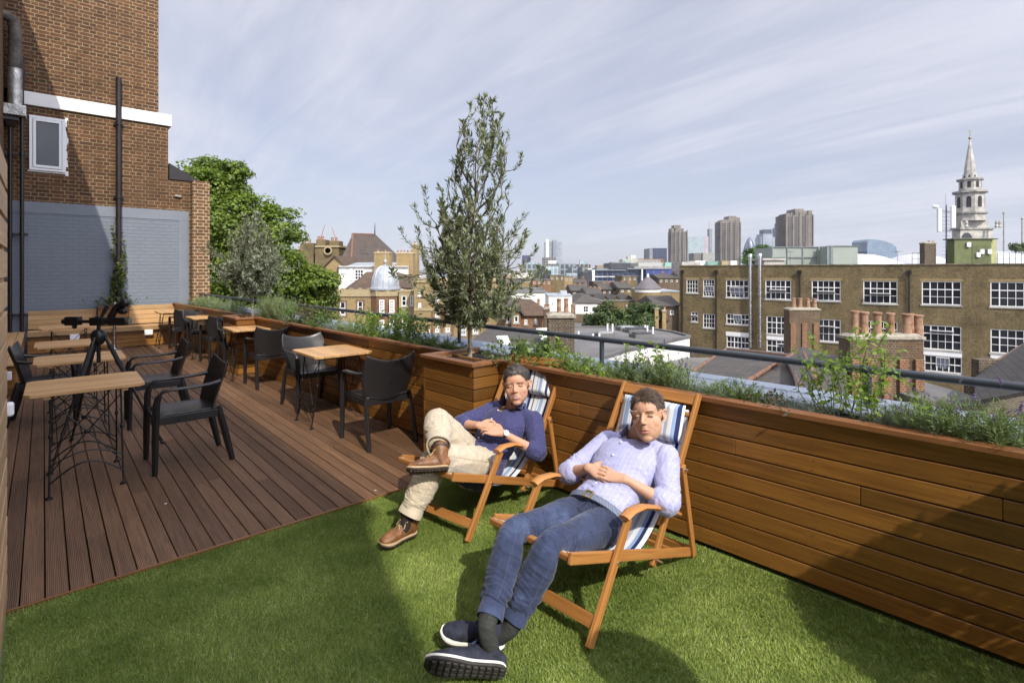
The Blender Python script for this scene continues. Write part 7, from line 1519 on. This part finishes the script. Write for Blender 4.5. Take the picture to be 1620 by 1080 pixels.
cas = bl('brick_tower_block', 'castle-like yellow brick block with tall chimneys and round window', xat(505, 78), 78); m = MB(); pb(m, 472, 497, 390, 80, 6); pb(m, 498.5, 536, 388, 78, 7); m.build('wall', BR_yel, cas)
m = MB(); pb(m, 472, 497.5, 391, 79.8, 6.4, zat(395, 79.8)); pb(m, 498, 537, 388.5, 77.8, 7.4, zat(391, 77.8)); m.build('stone_band', BR_pale, cas)
for a, b_, c in ((475, 496, 384.5), (500, 514.5, 379), (521.5, 536, 381)): m = MB(); pb(m, a, b_, c, 79, 2, 0); ch = m.build('chimney', BR_yel, cas); [pot(ch, Vector((xat(a + (b_ - a) * k, 80), 80, zat(c, 79))), .55, .22) for k in (.3, .72)]
m = MB(); q = A(519, 396.5, 77.7); m.tube([q, q + Vector((0, -.12, 0))], .42, 20); w = m.build('round_window', G_dark, cas); m = MB(); m.lathe([(.42, 0), (.62, 0), (.62, .1), (.42, .1)], (0, 0, 0), 20); m.v = [(v[0] + q.x, q.y - v[2] - .02, v[1] + q.z) for v in m.v]; m.build('surround', BR_pale, w)
house('gabled_wing', 'plain yellow brick wing with sloping roof half hidden by green trees', 500, 560, 437, 62, 8, BR_gold, 'gable', 2.4, BR_gold and T_brown, ridge_x=False)
for px, py0, py1, px2, lab in ((507, 378, 356, 514, 'left distant crane jib above the brick tower block'), (532, 381, 359, 525, 'right distant crane jib above the brick tower block')):
    o = thing('tower_crane', lab, 'crane', (xat(px, 400), 400, GZ), 0, 'distant cranes'); m = MB(); m.tube([(xat(px, 400), 400, GZ), (xat(px, 400), 400, zat(py0, 400)), (xat(px2, 400), 400, zat(py1, 400))], [.5, .4, .2], 5); m.build('jib', plain('crane red', (.40, .16, .12), .6), o)
# ---- gabled red brick house and neighbours right of the olive tree
house('gabled_house', 'orange brick house with dark slate roof and white framed windows', 799, 868, 499, 42, 7, BR_orange, 'hip', 1.0, T_brown, wins=[(801, 500, 807.5, 509.5), (829.7, 504.8, 834.5, 512.5), (846, 504, 850, 512)], chim=[(850, 855, 487, 1)])
house('gabled_house', 'small gabled bay with tall white window on the orange brick house', 809, 824, 497, 41.4, 3, BR_orange, 'gable', .75, T_slate, wins=[(813, 499, 820.5, 510)], ridge_x=False)
m = MB(); r = thing('slate_roof', 'large dark slate roof behind the orange brick house with small dormer', 'roof', tuple(A(820, 480, 46))); m.quad([A(797, 500, 45), A(836, 491, 45), A(834, 473, 49), A(800, 470, 49)]); m.build('tiles', T_slate, r); m = MB(); pb(m, 827, 838, 481, 44.5, 2, -6); m.build('dormer', P_render, r)
stack('stack of two small orange pots on a short chimney by the orange house', 861, 870, 487, 40, 1, BR_mix, [(863, 482, 4.5), (867.5, 482, 4.5)], -8)
house('white_building', 'long low white rendered building beyond the orange house', 795, 868, 464, 95, 14, P_render, 'flat', trim=P_felt)
house('white_building', 'white plant building with grey ducts directly behind the two pots', 868, 905, 469, 74, 8, P_render, 'flat', trim=P_zinc, wins=[(873, 477, 876, 484)])
lump('roof_unit', 'grey ventilation box on the white building behind the pots', 'ventilation unit', (887, 897, 460, 76, 2), P_zinc, z0=zat(468.5, 76)); lump('roof_unit', 'second larger grey ventilation box beside the first', 'ventilation unit', (884, 903, 465, 75, 2), P_zinc, z0=zat(468.5, 75))
house('white_house', 'white painted house end with square paned window left of the trees', 910.5, 948.5, 479, 74, 10, P_render, 'hip', 1.0, T_slate, wins=[(922.5, 484, 931, 494), (936, 485, 944, 493)])
r = thing('garden_wall', 'long red brown brick garden wall below the white house', 'wall', tuple(A(930, 508, 66))); m = MB(); pb(m, 908, 948, 497, 66, .5); m.build('wall', BR_mix, r)
house('terrace', 'yellow brick terrace with narrow windows behind the garden trees', 948.5, 1006, 477, 80, 9, BR_yel, 'flat', wins=[(953.5, 485, 957, 494), (961, 485, 964, 491), (990.5, 482, 993.5, 491.5), (997, 482, 1000, 491)])
for k, (a, b_) in enumerate(((948, 966), (966, 984), (984, 1004))): house('roof_bay', ('left', 'middle', 'right')[k] + ' of three small slate gables over the yellow terrace', a + .5, b_ - .5, 476.5, 83, 7, BR_yel, 'gable', .9, T_slate, ridge_x=False, group='slate gables over the terrace')
# turret
tu = bl('turret', 'round yellow brick turret under a grey conical slate roof', xat(1025, 72), 72); m = MB(); ut = 70 / F; cc = (xat(1025, 72), 72, 0); m.lathe([(20 * ut, GZ), (20 * ut, zat(458, 70))], cc, 28); m.build('drum', BR_gold, tu, smooth=30); m = MB(); m.lathe([(21.5 * ut, zat(458.2, 70)), (21.5 * ut, zat(457.3, 70)), (12 * ut, zat(446.5, 70)), (1.5 * ut, zat(437.5, 70))], cc, 28); m.build('conical_roof', plain('purple slate', (.13, .115, .12), .6, var=.15, scale=1), tu, smooth=30)
m = MB(); m.lathe([(2.5 * ut, 0), (1.2 * ut, .3), (.1, .5)], (cc[0], cc[1], zat(438.4, 70)), 12); m.build('cap', P_render, tu); m = MB(); m.lathe([(20.8 * ut, zat(463, 70)), (20.8 * ut, zat(458.8, 70))], cc, 28); m.build('render_band', P_render, tu, smooth=30)
m = MB(); pb(m, 1023.5, 1028, 478, 70.3, .3, zat(484, 70.3)); m.build('window', G_dark, tu)
house('brick_shed', 'pale yellow striped brick building joined to the turret', 1031, 1076, 462, 71, 12, BR_gold, 'flat', trim=P_zinc)
house('slate_house', 'low house with long grey slate roof against the brick block corner', 1040, 1074, 484, 58, 8, BR_mix, 'gable', .9, T_slate, wins=[(1060, 491, 1066, 497)])
house('yard_building', 'cluster of small sheds and chimneys in front of the slate house', 1022, 1056, 508, 50, 6, BR_mix, 'gable', .6, T_slate, ridge_x=False)
for a, b_, c, lab in ((1036, 1042, 487, 'left small twin chimney by the brick block corner'), (1048, 1054, 491, 'right small twin chimney by the brick block corner')): stack(lab, a, b_, c, 49, .8, BR_gold, [((a + b_) / 2, c - 5, 4)], -10)
# ---- rows of middle distance houses
terr = [(930, 952, 466, 100, 'brown brick terrace end with red pots left', BR_mix, 3), (952, 978, 458, 108, 'brown terrace with a long red row of chimney pots', BR_mix, 4), (980, 1000, 456, 104, 'tall yellow chimneyed house right of the red pots', BR_yel, 2), (905, 930, 460, 112, 'low brown houses below the dark blue offices', BR_mix, 3), (870, 893, 436, 165, 'square brown brick block below the glass offices', BR_yel, 0), (893, 906, 438, 168, 'slim yellow block beside the square brown one', BR_gold, 0),
        (842, 872, 443, 150, 'red brick and white flats under a thin white roof', BR_orange, 0), (824, 860, 458, 118, 'long low zinc roofed building before the flats', BR_gold, 0), (985, 1008, 437, 160, 'yellow brick warehouse with tall windows behind the turret', BR_yel, 0), (1042, 1075, 440, 150, 'brown brick house row behind the turret', BR_mix, 2), (796, 826, 448, 140, 'brown roofed terrace seen beside the olive leaves', BR_yel, 2), (905, 928, 447, 190, 'dark gabled villas below the blue offices', BR_mix, 2), (940, 985, 446, 185, 'grey shadowed yard buildings behind the red pots', BR_mix, 0)]
for a, b_, c, Y, lab, mt, nc in terr:
    ch = [(a + (b_ - a) * (k + .3) / max(nc, 1), a + (b_ - a) * (k + .3) / max(nc, 1) + 4.5, c - 7, 3) for k in range(nc)]; house('town_house', lab, a, b_, c, Y, 12, mt, 'gable' if nc else 'flat', 1.1, T_slate, wins=[(c + 2.5, c + 6, max(2, int((b_ - a) / 7)), .35)], chim=ch, group='middle distance houses')
house('studio_block', 'yellow brick block with white top storey and ribbon window by the olive leaves', 806, 842, 433.5, 155, 14, BR_gold, 'flat', trim=P_render, wins=[(811, 441, 839, 446)]); m = MB()
m = MB(); pb(m, 810, 839.5, 435, 154.8, .19, zat(440.3, 154.8)); m.build('white_panel', P_render, bpy.data.objects['studio_block'])
# ---- modern offices
def block(name, label, parts, Y, cat_='building', group=None, z0=GZ):
    r = thing(name, label, cat_, (xat(parts[0][1], Y), Y, z0), 0, group)
    for i, (nm, a, b_, c, dY, dep, mat, *zb) in enumerate(parts): m = MB(); pb(m, a, b_, c, Y + dY, dep, zat(zb[0], Y + dY) if zb else z0); m.build(nm, mat, r)
    return r
block('glass_office', 'wide green grey glass office block with stepped roofline', [('wing', 826, 858, 418, 0, 30, G_office), ('wing', 858, 884, 421, -6, 30, G_pale), ('wing', 884, 912, 416.5, 4, 30, G_office), ('roof_pavilion', 868, 880, 412, 8, 12, P_render, 417), ('dark_bay', 853, 860, 421, -8, 6, P_dgrey), ('glass_roof', 835, 853, 415.5, 6, 16, G_pale, 419), ('dark_bay', 861, 872, 428, -9, 6, P_dgrey)], 330)
block('glass_office', 'low grey glass offices right of the stepped block', [('body', 905, 925, 422, 0, 26, G_office), ('dark_bay', 916, 921.5, 422, -3, 5, P_dgrey), ('lower_wing', 896, 922, 432, -12, 10, G_pale), ('roof_box', 930, 936, 425, 2, 8, P_render, 428)], 300)
block('dark_office', 'dark blue grey office building with white framed upper floor', [('tower', 922, 937, 430, 0, 20, P_dgrey), ('glazed_body', 937, 1004, 432, 4, 22, G_navy), ('white_frame', 937, 941, 427, 3, 3, P_render), ('top_floor', 938, 988, 428, 6, 18, G_navy), ('roof_edge', 936, 990, 426.5, 5, 20, P_mgrey, 428), ('sill_band', 937, 1004, 437, 3.8, .3, P_render, 438.2)], 240)
block('grey_office', 'long dark grey flat roofed office with rooftop rail', [('body', 966, 1000, 416, 0, 30, P_dgrey), ('roof_plant', 968, 990, 414.5, 4, 10, P_mgrey, 417), ('step', 944, 968, 424, 3, 20, P_mgrey)], 380)
block('market_hall', 'hall with pale curved roof and cobalt blue glazed band', [('blue_band', 1022, 1070, 425, 0, 40, G_cobalt), ('dark_band', 994, 1022, 425, 2, 40, G_navy), ('pale_roof', 1004, 1072, 421, 5, 34, P_dstone, 425.2), ('ridge', 1010, 1052, 415.5, 14, 18, plain('pale roof sheet', (.36, .37, .34), .7), 421.2), ('copper_roof', 1052, 1075, 415, 12, 18, P_copper, 421.1), ('white_pier', 1015, 1017, 425, -.5, .4, P_render), ('cornice', 992, 1072, 424.3, -.6, 2, P_mgrey, 425.6)], 270)
block('old_roofscape', 'jumble of pale domed and turreted old roofs above the market hall', [('roof', 985, 1008, 410, 0, 16, P_stone), ('turret', 993, 996, 405, 2, 6, P_stone), ('roof', 1000, 1016, 408.5, 4, 14, P_dstone), ('white_dome', 998, 1006, 404, 5, 8, P_render), ('green_roof', 988, 996, 412.5, -3, 8, P_copper), ('roof', 1016, 1045, 411, 6, 16, P_dstone)], 480)
block('white_roofscape', 'low white rooftop plant behind the left end of the brick block', [('plant', 1079, 1108, 414.5, 0, 10, P_stone), ('plant', 1100, 1116, 412.5, 4, 8, P_render), ('copper_roof', 1120, 1142, 413.5, 2, 10, P_copper), ('yellow_hut', 1142, 1152, 412.5, 0, 8, BR_pale), ('white_dome', 1156, 1166, 412.5, 3, 6, P_render)], 150)
# ---- skyline towers
def slabs_tower(label, px0, px1, py, Y, seed, steps, side=None):
    """concrete residential tower: core, pointed crown, projecting balconies on every floor"""
    r = thing('concrete_tower', label, 'tower', (xat((px0 + px1) / 2, Y), Y, GZ), 0, 'concrete residential towers'); x0, x1, z = xat(px0, Y), xat(px1, Y), zat(py, Y); w = x1 - x0; d = w * .8; m = MB(); zb = zat(steps[-1], Y)
    m.box(x0 + w * .06, x1 - w * .04, Y, Y + d, GZ, zb); m.build('core', G_conc, r); mc = plain('brutalist concrete', (.19, .165, .135), .9, var=.2, scale=.05)
    for k, (fa_, fb_, py_) in enumerate(steps[:-1]): m = MB(); m.box(x0 + w * fa_, x0 + w * fb_, Y + d * .1, Y + d * .85, zb, zat(py_, Y)); m.build('crown', mc, r)
    nz = int((zb - GZ) / 3.1); m = MB()
    for k in range(nz):
        zz = GZ + 3.1 * (k + .5)
        for q in range(3): cx = x0 + w * (.10 + .26 * q); m.box(cx, cx + w * .20, Y - 1.6, Y - .01, zz, zz + .85)
        m.box(x0 - w * .02, x0 + w * .06, Y + 2, Y + d * .8, zz, zz + .85); m.box(x1 - w * .04, x1 + w * .02, Y + 2, Y + d * .8, zz, zz + .85)
    S(m.build('balconies', mc, r), 'stuff')
    for q in range(5): m = MB(); cx = x0 + w * (.03 + .235 * q); m.box(cx - .6, cx + .8, Y - 1.9, Y - .005, GZ, zb + 2.5 + 2 * math.sin(q * 2.1 + seed)); m.build('pier', mc, r)
    return r
slabs_tower('slim concrete tower left, with scalloped crown, first of three', 1061.5, 1087.5, 362, 1000, 1, [(.05, .30, 361), (.22, .62, 356), (.62, .8, 361), 366])
slabs_tower('middle concrete tower with jagged crown', 1139, 1172, 348, 950, 2, [(.02, .14, 350), (.14, .45, 347.5), (.45, .82, 341.5), (.82, 1, 343.5), 352])
slabs_tower('largest concrete tower at the right with jagged crown', 1242, 1287, 338, 800, 3, [(.0, .08, 340), (.12, .2, 337), (.24, .3, 336.5), (.4, .7, 330), (.7, .82, 333), (.86, 1, 332.5), 340])
block('twin_tower', 'pale and steel blue twin office tower left on the skyline', [('core', 861.5, 866.5, 383, 0, 30, G_twin), ('pale_fin', 863.5, 868, 378.5, -4, 20, P_render), ('slab', 868, 877, 382, 4, 40, G_twin), ('fin', 875, 880.5, 379.5, -5, 24, P_mgrey), ('slab', 880, 888.5, 382.5, 0, 34, G_twin)], 1500)
block('navy_tower', 'small dark navy tower left on the skyline', [('shaft', 826.5, 839, 414, 0, 20, P_mgrey), ('crown', 826, 839.3, 404, -1, 22, plain('navy crown', (.045, .05, .12), .5), 413.8)], 900)
r = thing('pyramid_building', 'sloping glass wedge building on the skyline', 'building', (xat(925, 1200), 1200, GZ)); m = MB(); Y = 1200; a, b_, c = xat(917, Y), xat(934, Y), xat(924, Y); m.mesh([(a, Y, GZ), (b_, Y, GZ), (b_, Y + 20, GZ), (a, Y + 20, GZ), (a + 1, Y + 2, zat(411, Y)), (c, Y + 2, zat(410, Y)), (c, Y + 18, zat(410, Y)), (a + 1, Y + 18, zat(411, Y)), (b_, Y, zat(421, Y)), (b_, Y + 20, zat(421, Y))], [(0, 1, 8, 5, 4), (3, 7, 6, 9, 2), (1, 2, 9, 8), (5, 8, 9, 6), (4, 5, 6, 7), (0, 4, 7, 3)]); m.build('glazing', G_pale, r)
block('dark_cube_office', 'dark glass cube office with paler left side', [('side', 1027.5, 1033, 392.8, .5, 30, P_mgrey), ('body', 1033, 1055, 392.5, 0, 30, G_navy)], 700)
block('glass_slab', 'green grey glass slab between the first two concrete towers', [('body', 1088.5, 1113, 374.5, 0, 40, G_pale), ('pink_wing', 1113, 1121, 374, 4, 40, gridmat('rose grid', (.42, .36, .38), (.25, .24, .27), 3, 4, .8))], 1150)
block('slim_tower', 'very slim grey tower with antenna', [('shaft', 1121.5, 1127, 362, 0, 12, P_mgrey), ('antenna', 1121.6, 1122.2, 350, 0, 1, P_mgrey)], 1500)
block('concrete_block', 'low stained concrete block before the glass slab', [('body', 1098, 1112, 400.3, 0, 24, G_conc), ('body', 1112, 1129, 400, -3, 24, P_dstone)], 760)
r = thing('bullet_tower', 'bullet shaped glass tower with spiral bands', 'tower', (xat(1186, 1700), 1700, GZ)); m = MB(); ug = 1700 / F; m.lathe([(9.5 * ug, GZ), (10.6 * ug, zat(415, 1700)), (10.4 * ug, zat(402, 1700)), (9 * ug, zat(393, 1700)), (7 * ug, zat(386, 1700)), (4.4 * ug, zat(380, 1700)), (2 * ug, zat(376.5, 1700)), (.3 * ug, zat(375, 1700))], (xat(1186, 1700), 1700, 0), 32)
t = NT('spiral glass'); sp = t.n('ShaderNodeSeparateXYZ'); t.l(t.coord('Object'), sp.inputs[0]); at2 = t.math('ARCTAN2', sp.outputs[1], sp.outputs[0]); w_ = t.math('SINE', t.math('ADD', t.math('MULTIPLY', at2, 6.0), t.math('MULTIPLY', sp.outputs[2], .09))); m.build('shaft', t.fin(t.mix(t.rng(w_, .2, .5, 0, 1), (.16, .19, .25), (.05, .06, .11)), .25), r, smooth=60)
block('stepped_tower', 'stepped grey tower with dark cylindrical top', [('wing', 1203.5, 1226, 375, 4, 34, G_twin), ('shaft', 1207, 1222.5, 370, 0, 40, G_twin), ('dark_top', 1208.5, 1221, 363, 6, 28, G_navy, 370.2)], 1500)
block('blue_slab_tower', 'blue glass slab tower beside the largest concrete tower', [('wing', 1230, 1236, 360, 0, 30, P_mgrey), ('slab', 1234.5, 1243, 352, 4, 34, G_blue)], 1500)
r = thing('curved_office', 'curved dark glass office beyond the white canopies', 'building', (xat(1395, 1300), 1300, GZ)); m = MB(); Y = 1300; prof = [(1372, 398), (1372.5, 382), (1376, 378.5), (1386, 379), (1400, 381.5), (1412, 386), (1418, 391), (1419, 399)]; n = len(prof); v = [(xat(a, Y), Y, zat(b_, Y)) for a, b_ in prof] + [(xat(a, Y), Y + 60, zat(b_, Y)) for a, b_ in prof]; v += [(xat(1372, Y), Y, GZ), (xat(1421, Y), Y, GZ), (xat(1372, Y), Y + 60, GZ), (xat(1421, Y), Y + 60, GZ)]
m.mesh(v, [tuple(range(n))[::-1] + (2 * n, 2 * n + 1)[::1], tuple(range(n, 2 * n)) + (2 * n + 3, 2 * n + 2)] + [(i, i + 1, n + i + 1, n + i) for i in range(n - 1)]); m.build('glazing', G_blue, r)
crown_tree('roof_garden_tree', 'green tree showing above the brick block beside the flues', (xat(1195, 70), 70, GZ), [lob(1190, 402, 9, 70), lob(1203, 398, 10, 71), lob(1213, 399, 9, 71), lob(1180, 410, 8, 70), lob(1200, 410, 14, 70)], leafmat('mid tree leaf', (.03, .07, .015), (.10, .18, .04), .5, .3), .35, 26, 40, 71)
crown_tree('roof_garden_tree', 'dark tree top at the far right edge behind the canopy', (xat(1615, 85), 85, GZ), [lob(1608, 392, 6, 85), lob(1620, 390, 8, 85), lob(1635, 391, 10, 85)], LM_bush, .4, 16, 40, 72)
# the far mass of roofs, too many to count
g = np.random.default_rng(99); mats_ = [G_brickw, G_brickr, G_whitew, G_office, P_dstone, G_conc]
for mi, mt in enumerate(mats_):
    m = MB()
    for k in range(120):
        Y = 360 * (10 ** g.uniform(0, .9)); x = Y * g.uniform(-1.1, 1.15); w = g.uniform(10, 40); h = g.uniform(6, 16) + Y * .004 + (g.uniform() < .06) * 14; m.box(x, x + w, Y, Y + g.uniform(10, 30), GZ, GZ + h)
    o = m.build('distant_rooftops', mt); tag(o, ['far mass of yellow brick blocks on the horizon', 'far mass of red brick blocks on the horizon', 'far mass of white blocks on the horizon', 'far mass of grey offices on the horizon', 'far mass of stone blocks on the horizon', 'far mass of concrete blocks on the horizon'][mi], 'rooftops', kind='stuff')
# streets between the near buildings are filled by lower roofs one can tell apart
near = [(560, 640, 540, 38, BR_gold), (650, 700, 545, 34, BR_mix), (905, 940, 520, 60, BR_mix), (1005, 1030, 520, 60, BR_orange), (1100, 1200, 600, 24, BR_mix), (1200, 1330, 640, 16, BR_mix), (1460, 1560, 640, 16, BR_dark)]
names_ = ['low brick outbuilding in front of the dome', 'low dark outhouse before the long mansion wing', 'low brick yard house below the garden wall', 'orange brick outbuilding between garden trees', 'brick walls carrying the old slate roof', 'lower brick house under the second slate gable', 'sooty brick yard building left of the right slate roof']
for (a, b_, c, Y, mt), lab in zip(near, names_): house('outbuilding', lab, a, b_, c, Y, 5, mt, 'flat', group='low outbuildings between the roofs')
for px, py, Y, lab in ((812, 466, 95, 'thin television aerial on the long white building'), (926, 470, 78, 'television aerial on the white painted house'), (962, 452, 100, 'television aerial above the red chimney pots'), (990, 448, 108, 'television aerial on the tall yellow chimneyed house'), (1062, 476, 60, 'television aerial on the low slate house'), (860, 455, 118, 'television aerial above the zinc roof'), (1250, 412, 52, 'thin aerial on the brick block parapet'), (1420, 412, 50, 'thin aerial before the white canopies')):
    b = at(px, py, Y); o = thing('television_aerial', lab, 'aerial', tuple(b), 0, 'television aerials'); k = Y / F; m = MB(); m.tube([b - Vector((0, 0, 6 * k)), b + Vector((0, 0, 7 * k)), b + Vector((0, 0, 15 * k))], .22 * k, 5); m.tube([b + Vector((-4 * k, 0, 14 * k)), b + Vector((0, 0, 14 * k)), b + Vector((4.5 * k, .1, 14 * k))], .15 * k, 4)
    for q in range(6): x = -4 + 1.6 * q; m.tube([b + Vector((x * k, -.5, 14 * k)), b + Vector((x * k, 0, 14 * k)), b + Vector((x * k + .3 * k, .5, 14 * k))], .1 * k, 4)
    m.build('mast', P_iron, o)
# ------------------------------------------------------------------ haze
hz_m = bpy.data.materials.new('haze'); hz_m.use_nodes = True; nt = hz_m.node_tree; nt.nodes.clear(); o_ = nt.nodes.new('ShaderNodeOutputMaterial'); v_ = nt.nodes.new('ShaderNodeVolumePrincipled'); v_.inputs['Density'].default_value = .00010; v_.inputs['Color'].default_value = (.86, .90, 1, 1); v_.inputs['Anisotropy'].default_value = .2; nt.links.new(v_.outputs[0], o_.inputs['Volume'])
m = MB(); m.box(-3600, 3600, -120, 3600, -17, 150); hb = m.build('haze', hz_m); hb['kind'] = 'stuff'; hb['label'] = 'thin pale haze over the distant city'
